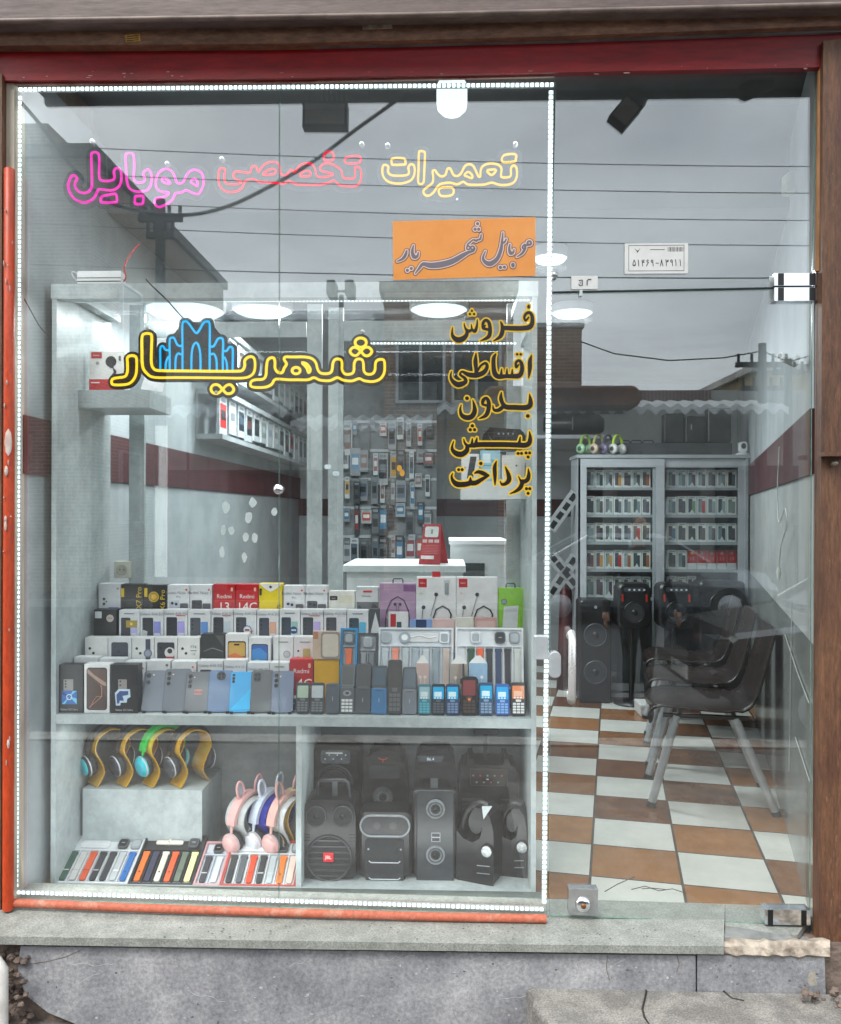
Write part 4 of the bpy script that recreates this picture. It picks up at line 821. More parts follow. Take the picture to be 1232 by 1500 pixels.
for nm, cr_, ww in (('topmost', C7, W1), ('second from the top', C7, W2), ('middle', C8, W3), ('second from the bottom', C8, W4), ('lowest', C8, W5)):
    letters('window_lettering', 'black sticker word edged in yellow, %s in the column of five' % nm, 'lettering', cr_, [ww], 0, .0048, BLK, YLW, None, 1.1)['group'] = 'sticker words in a column on the window'
# orange paper sign
YO = -.0012
t = thing('paper_sign', 'orange paper sign with grey calligraphy taped to the glass', 'sign', P(680, 408, YO))
cq = (570, 310, 5.6); q = NZ([(28, 80), (1200, 45), (1200, 525), (35, 560)], *cq, YO)
mb = at(MB(), t); mb.loops([[p + V(0, .0008, 0) for p in q], q], pm('ef9c46', 'e8923c', 5, .2, name='orange_paper')); mb.build('paper', t)
rng = lambda cx, cz, r, w_: [(cx + r * math.cos(2 * math.pi * i / 10), cz + r * math.sin(2 * math.pi * i / 10), w_) for i in range(11)]
SG = [rng(1150, 258, 15, 8), [(1140,272,9),(1122,276,8),(1108,270,7)], rng(1106, 292, 12, 7), [(1116,300,10),(1092,342,9),(1048,372,3)], [(990,270,6),(985,310,10),(997,342,14),(1018,335,9),(1025,310,4)], [(1015,435,14),(1016,445,13)], [(933,175,5),(925,260,10),(915,320,14),(885,390,16),(830,428,20),(790,415,15),(770,380,9),(790,325,4)], [(960,225,5),(948,250,8),(925,260,8)], [(912,458,13),(914,459,12)], [(945,455,12),(946,456,12)],
  [(755,190,5),(748,225,8),(722,232,7),(715,240,9),(690,232,6),(660,255,7),(640,275,6)], rng(650, 298, 14, 6), rng(684, 298, 14, 6), [(704,300,5),(690,322,9),(650,335,12),(600,362,18),(520,408,22),(430,434,24),(340,442,22),(280,430,14),(250,462,10),(215,508,4)], [(725,100,13),(726,101,12)], [(705,145,13),(706,146,12)], [(735,145,13),(736,146,12)], [(200,280,5),(190,330,12),(205,372,16),(232,365,10),(240,335,5)], [(150,482,13),(151,483,12)], [(182,466,12),(183,467,12)], [(145,320,6),(135,355,12),(110,388,10),(68,408,4)]]
ss = []
for s in SG:
    qq = catmull([tuple(map(float, p)) for p in s], False, 3) if len(s) > 2 else s
    pp = [P(570 + a / 5.6, 310 + b / 5.6, YO) for a, b, _ in qq]; ss.append([(p.x, p.z, c[2] * S(YO) / 5.6) for p, c in zip(pp, qq)])
al = [p for s in ss for p in s]; xs, zs = grid_for(al, .015, .0011); F = field(ss, [], xs, zs)
for iso, y_, m, nm in ((.0062, -.0006, pm('5d4a52', None, 9, .5), 'letter_outline'), (.0038, -.0012, pm('f2cfc0', None, 9, .5), 'letter_border'), (0, -.0018, pm('77727c', None, 9, .5), 'letter_fill')):
    mb = at(MB(), t); sheet(mb, F, xs, zs, iso, YO + y_, YO + y_ + .0004, m); mb.build(nm, t)
# number sticker over the door and the small plate
PAP = pm('e6e6e2', 'dcdcd8', 12, .5, name='sticker_paper'); INK = pm('1a1a1c', None, 20, .5)
t = thing('number_sticker', 'white bordered sticker with a number and bar code on the transom glass', 'sticker', P(961, 398, -.002))
a, b = P(915, 401, -.002), P(1008, 356, -.002); mb = at(MB(), t); mb.rbox(a.x, b.x, a.z, b.z, -.0022, -.0004, .002, PAP, 0); so_ = mb.build('paper', t)
mb = at(MB(), t); w_ = (b.x - a.x); hh = b.z - a.z; y_ = -.0025
for (u0, u1, v0, v1) in ((.06, .94, .92, .94), (.06, .94, .08, .1), (.06, .068, .1, .92), (.932, .94, .1, .92)): mb.quad(a.x + w_ * u0, a.x + w_ * u1, a.z + hh * v0, a.z + hh * v1, y_, pm('6f6f72', None, 20, .5))
DG = {'5': [[(.3, 1), (.08, .5), (.04, .2), (.16, .03), (.3, .22), (.44, .03), (.57, .2), (.53, .5), (.3, 1)]], '1': [[(.2, 1), (.3, .55), (.32, 0)]], '4': [[(.08, 1), (.18, .5), (.2, 0)], [(.12, .7), (.25, .6), (.58, .6)], [(.56, .95), (.42, .97), (.34, .8), (.4, .62)]], '6': [[(.5, .93), (.3, 1), (.14, .84), (.22, .66), (.52, .62)], [(.5, .62), (.25, .3), (.1, 0)]],
      '9': [[(.3 + .18 * math.cos(u), .78 + .2 * math.sin(u)) for u in (0, .8, 1.6, 2.4, 3.2, 4, 4.8, 5.6, 6.28)], [(.48, .82), (.48, .4), (.54, 0)]], '-': [[(.05, .45), (.6, .45)]], '8': [[(.3, 1), (.2, .5), (.05, 0)], [(.3, 1), (.4, .5), (.58, 0)]], '3': [[(.06, 1), (.16, .5), (.18, 0)], [(.1, .72), (.2, .62), (.32, .68), (.34, .96)], [(.34, .74), (.42, .64), (.54, .7), (.56, .96)]]}
gs, adv = .0205, .0148; ss = []
for k, chx in enumerate('51469-83911'):
    ox = a.x + w_ * .5 + (k - 5.3) * adv + (.002 if k > 4 else 0) + (.003 if k > 6 else 0); oz = a.z + hh * .25
    for st_ in DG[chx]: ss.append([(ox + gs * .8 * u, oz + gs * v, .0011) for u, v in st_])
al = [p for s in ss for p in s]; gx, gz = grid_for(al, .004, .0005); sheet(mb, field(ss, [], gx, gz), gx, gz, 0, y_ - .0003, y_, INK)
for k in range(14): x = a.x + w_ * (.68 + .018 * k); mb.quad(x, x + w_ * .018 * (.3 + .5 * ((k * 7) % 3) / 3), a.z + hh * .72, a.z + hh * .87, y_, INK)
mb.quad(a.x + w_ * .4, a.x + w_ * .63, a.z + hh * .78, a.z + hh * .8, y_, INK)
for (pts) in ([(.15, .84), (.19, .74), (.2, .68), (.22, .74), (.25, .86), (.22, .78), (.2, .76)],): mb.add([(a.x + w_ * u, y_, a.z + hh * v) for u, v in pts], [tuple(range(len(pts)))], pm('4d4f55', None, 20, .5))
mb.build('printed_number', t)
t = thing('plot_plate', 'small white plate with two dark figures at the foot of the transom glass', 'plate', P(856, 424, -.004))
a, b = P(837, 424, -.004), P(876, 404, -.004); mb = at(MB(), t); mb.rbox(a.x, b.x, a.z, b.z, -.004, -.0004, .004, PAP, .001); mb.build('plate', t)
mb = at(MB(), t)
for s in ([(848, 411), (853, 410), (853, 418), (849, 418), (848, 416)], [(850, 413.5), (850, 415)], [(860, 418), (860, 411), (862, 409.5), (866, 409)]): mb.tube([P(x, y, -.0045) for x, y in s], .0016, INK, 5)
mb.build('figure', t)
mb = at(MB(), t); p = P(851, 430, -.008); mb.box(p.x - .005, p.x + .005, -.01, 0, p.z - .008, p.z + .012, STEEL); mb.build('clip', t)
# ------------------------------------------------------------------ display cabinet behind the glass
Y1, Y2 = .22, .72
FX = lambda px, Y=Y1: P(px, 900, Y).x
FZ = lambda py, Y=Y1: P(430, py, Y).z
xl, xr = FX(75), FX(786); zt0, zt1 = FZ(436), FZ(414); zs0, zs1 = FZ(1064), FZ(1050); zb1 = FZ(1301)
th = .018; xd0, xd1 = FX(434), FX(442)
t = thing('display_cabinet', 'tall grey laminate display cabinet filling the shop window', 'cabinet', ((xl + xr) / 2, .47, FL)); CABI = t
def cb(name, *a, m=LAM, bev=.0012): b = at(MB(), t); b.box(*a, m); return b.build(name, t)
cb('side_panel', xl, xl + th, Y1, Y2, FL, zt1 - .031); cb('side_panel', xr - th, xr, Y1, Y2, FL, zt1 - .031)
cb('top_board', xl - .003, xr + .003, Y1 - .003, Y1 + .05, zt0, zt1); cb('top_tie', xl + .0005, xl + .06, Y1 + .0505, Y2, zt1 - .03, zt1 - .0005); cb('top_tie', xr - .06, xr - .0005, Y1 + .0505, Y2, zt1 - .03, zt1 - .0005)
cb('shelf_board', xl + th, xr - th, Y1 + .002, Y2, zs0, zs1); cb('bottom_board', xl + th, xr - th, Y1 + .002, Y2, FL + .001, zb1)
cb('divider', xd0, xd1, Y1 + .004, Y2 - .018, zb1, zs0)
cb('back_panel', xl + th, xd1, Y2 - .017, Y2 - .001, zb1, zs0, m=LAMD); cb('back_panel', xd1, xr - th, Y2 - .017, Y2 - .001, zb1, zs0, m=LAMD)
lowz = P(300, 848, Y2).z
cb('rear_upstand', xl + th, xr - th, Y2 - .016, Y2, zs1, P(300, 1000, Y2).z)
YP = Y2 + .012
for (x0, x1, y0) in ((190, 212, 447), (450, 471.5, 447), (481, 502.5, 452), (742, 765, 447)): cb('post', P(x0, 700, YP).x, P(x1, 700, YP).x, YP - .008, YP + .012, zs1, P(300, y0, YP).z)
cb('rail', P(212.5, 480, YP).x, P(449, 480, YP).x, YP - .006, YP + .01, P(330, 494, YP).z, P(330, 472, YP).z)
cb('rail', P(503, 480, YP).x, P(741, 480, YP).x, YP - .006, YP + .01, P(600, 499, YP).z, P(600, 470, YP).z)
def cpane(x0, x1, y0, y1, Y):
    b = at(MB(), t); b.box(P(x0, 700, Y).x, P(x1, 700, Y).x, Y, Y + .004, P(430, y1, Y).z, P(430, y0, Y).z, THIN); b.build('sliding_pane', t)
cpane(213, 449, 496, 846, YP + .013); cpane(504, 740, 500, 846, YP + .018)
# tiers for the boxes
ROWY = {'A': .60, 'B': .525, 'C': .45, 'D': .375, 'F': .265}
def ztop(r, py): return P(430, py, ROWY[r] - .025).z
TIER = {'A': ztop('A', 857) - .165, 'B': ztop('B', 893) - .163, 'C': ztop('C', 934) - .158, 'D': zs1, 'F': zs1}
b = at(MB(), t); xa, xb = FX(86) , FX(778)
prof = [(ROWY['C'] - .036, zs1), (ROWY['C'] - .036, TIER['C']), (ROWY['B'] - .036, TIER['C']), (ROWY['B'] - .036, TIER['B']), (ROWY['A'] - .036, TIER['B']), (ROWY['A'] - .036, TIER['A']), (Y2 - .02, TIER['A']), (Y2 - .02, zs1)]
b.loops([[(xl + .09, y, z) for y, z in prof], [(xr - .03, y, z) for y, z in prof]], LAMD); b.build('step_riser', t)
led('led_strip_or_reflection', (108, 441), (782, 439), .014, .275, .012, emit('f4ffff', 3, 'led_small'), t, .8)
led('led_strip_or_reflection', (514, 503), (757, 503), .015, YP - .03, .010, emit('f4ffff', 2.2, 'led_reflection'), t, .7)  # glowing beads imitate the front strip's reflection in the rear panes
c = P(440, 445, .32); area('led_or_fill_light', (c.x, .34, zt0 - .02), (R(-8), 0, 0), 1.6, .05, 2.6)
c = P(255, 1068, .3); area('led_or_fill_light', (c.x, .30, zs0 - .012), (R(-10), 0, 0), .7, .02, 1.1); c = P(610, 1068, .3); area('led_or_fill_light', (c.x, .30, zs0 - .012), (R(-10), 0, 0), .7, .02, .75)  # fill lamps added to brighten both lower compartments, no strip there
# floating shelves inside the bay
t2 = thing('floating_shelf', 'grey box shelf on the left side of the display bay', 'shelf', P(173, 597, .40)); a, b_ = P(127, 597, .40), P(219, 571, .40)
mb = at(MB(), t2); mb.box(xl + th + .0005, b_.x, .40, .66, a.z, b_.z, LAM); mb.build('shelf_box', t2); SHL = (.40, b_.z)
t2 = thing('floating_shelf', 'grey box shelf on the right side of the display bay, behind the lettering', 'shelf', P(720, 730, .44)); a, b_ = P(676, 731, .44), P(776, 705, .44)
mb = at(MB(), t2); mb.box(a.x, xr - th - .0005, .44, .66, a.z, b_.z, pm('cfd3d4', 'bcc2c3', 6, .45, name='pale_board')); mb.build('shelf_box', t2); SHR = (.44, b_.z)

# ------------------------------------------------------------------ boxes
FLATC = {}
def fc(c, rough=.4):
    if (c, rough) not in FLATC: FLATC[(c, rough)] = flat(c, rough)
    return FLATC[(c, rough)]
SMO = {'w': 'dfe1e3'}
def prints(mb, items, w_, h, y):
    yy = y - .0005
    for it in items:
        k = it[0]; m = fc(it[-1]) if k != 'x' else None
        X = lambda u: (u - .5) * w_; Z = lambda v: v * h
        if k == 'r': mb.quad(X(it[1]), X(it[2]), Z(it[3]), Z(it[4]), yy, m, it[5])
        elif k == 'd': mb.disc(X(it[1]), Z(it[2]), it[3], it[3], yy, m, 14)
        elif k == 'o':
            rr = it[3]; n_ = 20; vs = []
            for i in range(n_): a_ = 2 * math.pi * i / n_; vs += [(X(it[1]) + rr * math.cos(a_), yy, Z(it[2]) + rr * math.sin(a_)), (X(it[1]) + rr * it[4] * math.cos(a_), yy, Z(it[2]) + rr * it[4] * math.sin(a_))]
            mb.add(vs, [(2 * i, 2 * ((i + 1) % n_), 2 * ((i + 1) % n_) + 1, 2 * i + 1) for i in range(n_)], m)
        elif k == 't': mb.text(it[1], it[2], X(it[3]), Z(it[4]), yy, m, it[5] if len(it) > 6 else 0)
        elif k == 'p': mb.add([(X(u), yy, Z(v)) for u, v in it[1]], [tuple(range(len(it[1])))], m)
        elif k == 'l': mb.tube([(X(u), yy, Z(v)) for u, v in it[1]], it[2], m, 4)
        yy -= .00018
def carton(label, cat, x, Y, z, w_, h, d, body, items, rz=0, name='phone_box', group=None, bev=.0012, lean=0):
    o = MB(); o.box(-w_ / 2, w_ / 2, -d / 2, d / 2, 0, h, fc(body, .38)); o = o.build(name, None, (x, Y, z), (lean, 0, rz), bevel=bev)
    tag(o, label, cat, group)
    if items: p = MB(); prints(p, items, w_, h, -d / 2 - .0002); p.build('front_print', o)
    return o
def wphone(c1='2b2f36', c2='8f86c8', hdr='7b7f88', title=None, c3='d7dbe8'):
    r = [('r', .1, .56, .02, .81, .005, c1), ('d', .2, .73, .0034, '0c0d0f'), ('d', .2, .63, .0034, '0c0d0f'), ('d', .2, .53, .0034, '0c0d0f'), ('r', .58, .88, .02, .71, .004, c2), ('r', .60, .86, .04, .42, .003, c3), ('r', .25, .75, .9, .925, 0, hdr)]
    if title: r[-1] = ('t', title, .015, .5, .9, '6b6f78')
    return r
RN14 = lambda c='3a3d42', t2=None: [('t', 'Redmi Note 14', .0165, .5, .8, '70737a'), ('d', .86, .88, .004, 'e2452f'), ('r', .08, .55, .0, .62, .005, c), ('r', .57, .94, .0, .54, .005, '50545c'), ('d', .22, .54, .006, '111214'), ('d', .4, .52, .006, '111214')] + ([('t', t2, .012, .5, .7, '70737a')] if t2 else [])
REDB = lambda n, v=.44, s=.05: [('t', 'Redmi', .024, .5, v + .26, 'f1e9e6'), ('t', n, s, .5, v, 'f4f0ee'), ('r', .8, .9, .83, .92, .002, 'f0b8a8')]
SEAL = lambda u, v, r=.014: [('d', u, v, r, 'c9a227'), ('o', u, v, r * .75, .85, '8a6a10'), ('d', u, v, r * .4, 'e0bb40')]
def rowbox(r, x0, x1, yt, label, body, items, d=.05, cat='phone box', z=None, name='phone_box', rz=0):
    Y = ROWY[r]; yf = Y - d / 2; a, b = P(x0, yt, yf), P(x1, yt, yf); z = TIER[r] if z is None else z
    return carton(label, cat, (a.x + b.x) / 2, Y, z + .0005, (b.x - a.x) * .975, a.z - z, d, body, items, rz, name, 'boxed phones on the display steps' if cat == 'phone box' else None)
WB = 'dcdee1'
rowbox('A', 144, 177, 855, 'white phone box with a lilac screen picture at the left end of the top row', WB, [('d', .25, .62, .006, '15161a'), ('d', .25, .5, .006, '15161a'), ('d', .36, .56, .003, '15161a'), ('r', .45, .95, .0, .42, .004, '6a5fc0'), ('p', [(.45, 0), (.95, 0), (.95, .3)], 'a9628f'), ('r', .84, .92, .86, .9, 0, '8a8d92')])
rowbox('A', 177, 211, 856, 'black phone box with yellow sideways title X7 Pro in the top row', '131314', [('t', 'X7 Pro', .031, .8, .66, math.pi / 2, 'e8c413'), ('r', .0, .14, .68, .9, 0, 'e8c413')])
rowbox('A', 211, 245, 857, 'black phone box with a gold seal and yellow title X6 Pro in the top row', '151516', [('t', 'X6 Pro', .029, .82, .62, math.pi / 2, 'e8c413'), ('r', .0, .14, .7, .92, 0, 'e8c413')] + SEAL(.42, .7, .022))
rowbox('A', 245, 278, 857, 'white phone box with two pale camera phones, right of the gold sealed black box', WB, RN14('c2c6d4', 'Pro'))
rowbox('A', 278, 311, 857, 'white phone box with a dark grey phone, left of the red box numbered 13', WB, RN14())
rowbox('A', 312, 345, 856, 'red phone box numbered 13 in the top row', 'b9111d', REDB('13'))
rowbox('A', 345, 379, 856, 'red phone box numbered 14C in the top row', 'bd1420', REDB('14C'))
rowbox('A', 379, 414, 855, 'bright yellow phone box with white swallow top in the top row', 'e0c80e', [('p', [(.0, 1), (1, 1), (.75, .88), (.5, .8), (.25, .88)], 'e9e9e4'), ('r', .02, .12, .72, .88, 0, '22201a'), ('t', 'C75', .02, .86, .4, math.pi / 2, '2a2616'), ('p', [(.42, .92), (.5, .96), (.58, .92), (.5, .88)], '4a463a')])
rowbox('A', 415, 447, 858, 'white phone box with a round gold sticker, right of the bright yellow box', WB, RN14('c9ccd8', 'Pro') + SEAL(.72, .36, .016))
rowbox('A', 447, 480, 858, 'white phone box with a slate phone, left of the charger box in the top row', WB, RN14('4a4f57'))
rowbox('A', 481, 520, 866, 'white charger box with a black corner label in the top row', 'd9d9d3', [('r', .05, .34, .74, .86, 0, '18181a'), ('t', 'awei', .009, .19, .8, 'd8d8d8'), ('r', .38, .92, .66, .88, 0, 'cfcdb8'), ('d', .6, .48, .003, '7d7d7d'), ('d', .56, .42, .003, '55575a'), ('r', .1, .9, .1, .12, 0, 'b2b2b0')], cat='charger box', name='charger_box')
rowbox('A', 522, 555, 860, 'grey and white earphone box with a red title, left of the lilac headphone box', 'c8cacc', [('r', .0, 1, .0, .62, 0, '5d6064'), ('r', .3, .7, .86, .91, .002, 'c1232d'), ('t', 'POWER', .01, .45, .76, '2e6b3a'), ('p', [(.1, .55), (.5, .25), (.75, .6), (.95, .5), (.95, .0), (.1, .0)], '2f3134'), ('l', [(.15, .2), (.4, .45), (.7, .35)], .0012, '111214')], cat='earphone box', name='earphone_box')
YA = .565
def bay(x0, x1, yt, yb, Y, label, cat, name, body, items, d=.045, z=None, bev=.0012, rz=0, lean=0):
    a, b = P(x0, yb, Y), P(x1, yt, Y); z = a.z if z is None else z
    return carton(label, cat, (a.x + b.x) / 2, Y + d / 2, z + .0006, b.x - a.x, b.z - z, d, body, items, rz, name, None, bev, lean)
def hanger(o, w_, h, c='18181a'):
    m = MB(); m.tube([(-w_, 0, h), (-w_, 0, h + .012), (-w_ * .8, 0, h + .018), (w_ * .8, 0, h + .018), (w_, 0, h + .012), (w_, 0, h)], .0028, fc(c), 6); m.build('carry_loop', o)
zA2 = TIER['B']
o = bay(556, 609, 855, 918, YA, 'lilac neckband headphone box with a black carry loop', 'headphone box', 'headphone_box', 'a98aa8', [('r', 0, 1, 0, .25, 0, '8a5f8a'), ('r', .66, 1, .88, .98, 0, '7a4f7c'), ('l', [(.18, .2), (.16, .4), (.2, .58), (.32, .74), (.5, .8), (.68, .74), (.8, .58), (.84, .4), (.82, .2)], .0022, '221f28'), ('t', 'U Flex', .036, .5, .5, 'efe6ee'), ('r', .3, .72, .37, .4, 0, 'd9c9d8'), ('d', .43, .68, .006, '2a2630'), ('d', .57, .68, .006, '2a2630'), ('r', .465, .475, .54, .66, 0, '2a2630'), ('r', .525, .535, .54, .66, 0, '2a2630')], z=zA2); hanger(o, .02, P(582, 855, YA).z - zA2)
NECK = lambda q: [('r', .05, .26, .86, .98, 0, 'b3121c'), ('t', 'haino', .009, .155, .92, 'f2e6e6'), ('d', .11, .78, .006, 'c2d6b6' if q else 'e2c6c6'), ('l', [(.3, .12), (.42, .42), (.5, .55), (.66, .6), (.82, .55), (.88, .48), (.84, .38), (.66, .2), (.52, .06)] , .0035, '2c2e33'), ('l', [(.32, .14), (.36, .24)], .006, '26282c'), ('l', [(.5, .06), (.6, .16)], .006, '26282c'), ('l', [(.1, .1), (.16, .56)], .0012, '45474c'), ('l', [(.36, .46), (.5, .74)], .0012, '45474c'), ('d', .18, .58, .008, '303236'), ('d', .5, .76, .008, '303236')] + ([('r', .72, .82, .76, .94, .002, '8e9296'), ('r', .7, .84, .92, .96, .001, 'b9bcc0')] if q else [])
for (x0, x1, lb, q) in ((610, 668, 'white neckband earphone box with a red corner logo and red hang tab', 1), (669, 729, 'white neckband earphone box with a red corner logo, beside the green case', 0)):
    o = bay(x0, x1, 846, 918, YA, lb, 'earphone box', 'earphone_box', 'd9dadb', NECK(q), z=zA2)
    if q: m = MB(); hh = P(640, 846, YA).z - zA2; m.box(-.017, .017, -.003, .003, hh, hh + .022, fc('b3121c')); m.build('hang_tab', o)
o = bay(730, 767, 862, 918, YA, 'lime green power bank box with a white bank pictured', 'power bank box', 'power_bank_box', '8cc832', [('p', [(.12, .12), (.22, .7), (.8, .72), (.72, .1)], 'd8dde0'), ('p', [(.24, .66), (.76, .68), (.74, .62), (.25, .6)], 'c6cbd0'), ('d', .22, .78, .011, '7c9498'), ('o', .22, .78, .012, .85, '22302c'), ('l', [(.9, .2), (.9, .55)], .0008, '3f6a1c')], z=zA2); hanger(o, .018, P(748, 862, YA).z - zA2)
YS = .515
for (x0, x1, yt, lb, bd, it) in ((569, 598, 897, 'small white box with a red corner before the lilac box', 'dcdcdc', [('r', .1, .38, .62, .95, 0, 'b3121c'), ('r', .42, .66, .05, .75, .002, '2c4a54'), ('d', .22, .4, .005, 'e0b8b4')]),
    (600, 633, 908, 'small blue box with a dark hang tab among the earphone boxes', '7f9fd0', [('r', .28, .75, .7, 1, 0, '16305e'), ('r', .1, .5, .2, .4, 0, 'a8c0e4')]), (633, 666, 907, 'small pale pink box, left of two white and pink earbud boxes', 'd8b9b6', [('r', .1, .9, .55, .65, 0, 'ecd6d4')]),
    (667, 694, 905, 'small cream box with a red ring before the neckband boxes', 'd9d6cc', [('o', .8, .6, .005, .6, 'c9462f'), ('r', .2, .6, .4, .46, 0, 'b0aca0')]), (695, 728, 905, 'small pink earbud box with red dots, left of the lime green box', 'c9a09c', [('r', .1, .9, .2, .9, 0, 'd8b6b2'), ('d', .3, .25, .005, 'b3222c'), ('d', .7, .25, .005, 'b3222c')])):
    bay(x0, x1, yt, 921, YS, lb, 'small box', 'accessory_box', bd, it, .02, z=TIER['B'] + .0)
rowbox('B', 137, 171, 893, 'black phone box with a round white sticker at the left end of the second row', '141415', [('r', .05, .35, .78, .95, .002, 'd8dadc'), ('d', .72, .78, .015, 'c9bcb4'), ('t', 'NKK', .009, .72, .78, '2a2626')])
BB = [(174, 205, 894, 'with a gold chip sticker', wphone('23262d', 'b9b6e6') + [('r', .35, .88, .56, .74, 0, 'a98f1e'), ('d', .6, .65, .006, 'e3cf6a')]), (205, 240, 894, 'with a paper scrap across it', wphone('262a30', '8a8fd0', title='Galaxy A16 5G') + [('p', [(.05, .08), (.12, .5), (.32, .46), (.24, .02)], 'c5c9cc')]),
  (240, 275, 893, 'with a red title line and violet screen', wphone('20232b', 'a89fe0', title='Galaxy A06 5G') + [('r', .5, .92, .84, .86, 0, 'c03040')]), (275, 309, 894, 'with a round mint sticker', wphone('4a4f57', '5f8fd0') + [('p', [(.1, .05), (.2, .28), (.5, .38), (.78, .26), (.85, .03)], 'b9cdc4')]),
  (309, 342, 893, 'with a charcoal phone and pale screen', wphone('34383e', 'c3d0da', title='Galaxy A26 5G') + [('r', .5, .92, .84, .86, 0, 'b05060')]), (342, 376, 893, 'with a red and blue ring sticker', wphone('3f434a', 'cdd6de', title='Galaxy A36 5G') + [('d', .6, .5, .017, 'd5d5d8'), ('o', .6, .5, .018, .8, '35507c'), ('p', [(.6, .38), (.86, .5), (.8, .4), (.7, .37)], 'b8322a'), ('r', .5, .7, .48, .52, 0, '8a3a3a')]),
  (376, 409, 894, 'with a coral screen beside a slate phone', wphone('3c4250', 'd9a58c', title='Galaxy A16 5G')), (409, 440, 893, 'with a round navy sticker', wphone('2a3b45', '8fb9b0') + [('d', .7, .5, .015, '123a70'), ('r', .58, .82, .48, .52, 0, 'b8c8dc')]),
  (440, 474, 893, 'with a lavender screen beside a slate phone', wphone('34383f', 'b8a6dc', title='Galaxy A06 5G') + [('r', .4, .85, .84, .86, 0, 'b04050')]), (474, 508, 893, 'with a plain slate phone, second from the right', wphone('42464f', 'd2d4dc', title='Galaxy A16 5G')), (508, 540, 894, 'with a blue screen at the right end of its row', wphone('3a4c56', '59b4dc'))]
for x0, x1, yt, lb, it in BB: rowbox('B', x0, x1, yt, 'white phone box in the second row ' + lb.replace('at the right end of its row','at the row end'), WB, it)
o = bay(541, 556, 892, 932, .5, 'small grey accessory pack with a white flap at the right end of the second row', 'accessory pack', 'accessory_pack', '4b4f53', [('p', [(.0, .55), (.6, .95), (1, .7), (.4, .3)], 'd5d8da')], .02, z=TIER['C'])
IPH = lambda c, extra=[]: [('d', .22, .72, .0055, '15171a'), ('d', .38, .6, .0055, '15171a')] + extra
rowbox('C', 124, 158, 934, 'plain white phone box with two camera dots at the left end of the third row', 'e0e0dd', IPH(0))
rowbox('C', 158, 193, 934, 'white phone box with a slate blue phone back in the third row', 'dcdedf', [('r', .14, .86, .0, .88, .008, '2f3947'), ('d', .3, .76, .005, '0f1318'), ('d', .45, .64, .005, '0f1318'), ('o', .3, .76, .006, .8, '55606e')])
rowbox('C', 193, 226, 934, 'white phone box with a grey wrist watch sticker in the third row', 'dfe0df', IPH(0) + [('r', .62, .84, .2, .96, .002, '3a3f52'), ('d', .73, .6, .017, '6d7286'), ('d', .73, .6, .012, '9aa0b2')])
rowbox('C', 226, 260, 934, 'white phone box with a round white seal over a dark phone in the third row', 'dcdddd', [('r', .12, .88, .08, .88, .006, '2c2f33'), ('d', .28, .74, .006, '0d0e10'), ('d', .68, .62, .021, 'd7d4d2'), ('d', .68, .66, .01, '2c2a2c'), ('r', .5, .86, .45, .52, 0, 'a83a3e')])
rowbox('C', 260, 293, 934, 'white phone box lettered F74 in the third row', 'dfe0de', IPH(0) + [('t', 'F74', .016, .72, .76, '3a3d40'), ('r', .58, .86, .66, .68, 0, '5a5d60'), ('t', 'CR', .012, .72, .58, '4a4d50')])
rowbox('C', 294, 329, 929, 'black phone box with a graphite curved phone picture in the third row', '1a1b1b', [('r', .02, .98, .0, .98, .004, '2a2c2b'), ('l', [(.1, .6), (.5, .68), (.95, .6)], .0016, '777a74'), ('l', [(.18, .1), (.3, .34), (.6, .4), (.88, .3), (.97, .1)], .0012, 'a29c78'), ('p', [(.6, .98), (.98, .98), (.98, .7)], '50534f')])
rowbox('C', 330, 364, 929, 'white phone box with a golden sunset screen in the third row', 'dedfdf', [('r', .1, .9, .04, .84, .008, '141414'), ('r', .13, .87, .06, .81, .007, 'c9a24c'), ('r', .13, .87, .06, .5, .004, '6e5c50'), ('p', [(.13, .5), (.4, .58), (.87, .46), (.87, .4), (.13, .42)], 'd9763c'), ('r', .38, .62, .74, .78, .002, '101010'), ('l', [(.18, .28), (.5, .18), (.84, .28)], .001, 'c9b8a0')])
rowbox('C', 364, 397, 934, 'white phone box with a blue bubble screen in the third row', 'dee0e1', [('r', .12, .88, .0, .84, .008, '16202c'), ('r', .15, .85, .0, .81, .007, '3d86c8'), ('d', .4, .32, .022, '5fd0b0'), ('d', .42, .3, .014, '3a94d6'), ('p', [(.15, .7), (.5, .75), (.85, .6), (.85, .8), (.15, .8)], '2f5fae')])
rowbox('C', 400, 430, 933, 'white phone box with a round silver sticker, left of the smart watch pack', WB, [('d', .68, .58, .014, 'b9bcc0'), ('o', .68, .58, .014, .8, '8e9298'), ('l', [(.3, .2), (.5, .32), (.75, .2)], .001, '9a9ea6'), ('r', .25, .75, .86, .89, 0, '9a9da2')])
rowbox('C', 430, 461, 933, 'white phone box with three camera dots and a gold chip behind the watch pack', WB, [('d', .22, .66, .004, '2a2c30'), ('d', .22, .5, .004, '2a2c30'), ('d', .22, .34, .004, '2a2c30'), ('r', .45, .8, .45, .72, 0, 'b8a868'), ('r', .3, .8, .86, .89, 0, '9a9da2')])
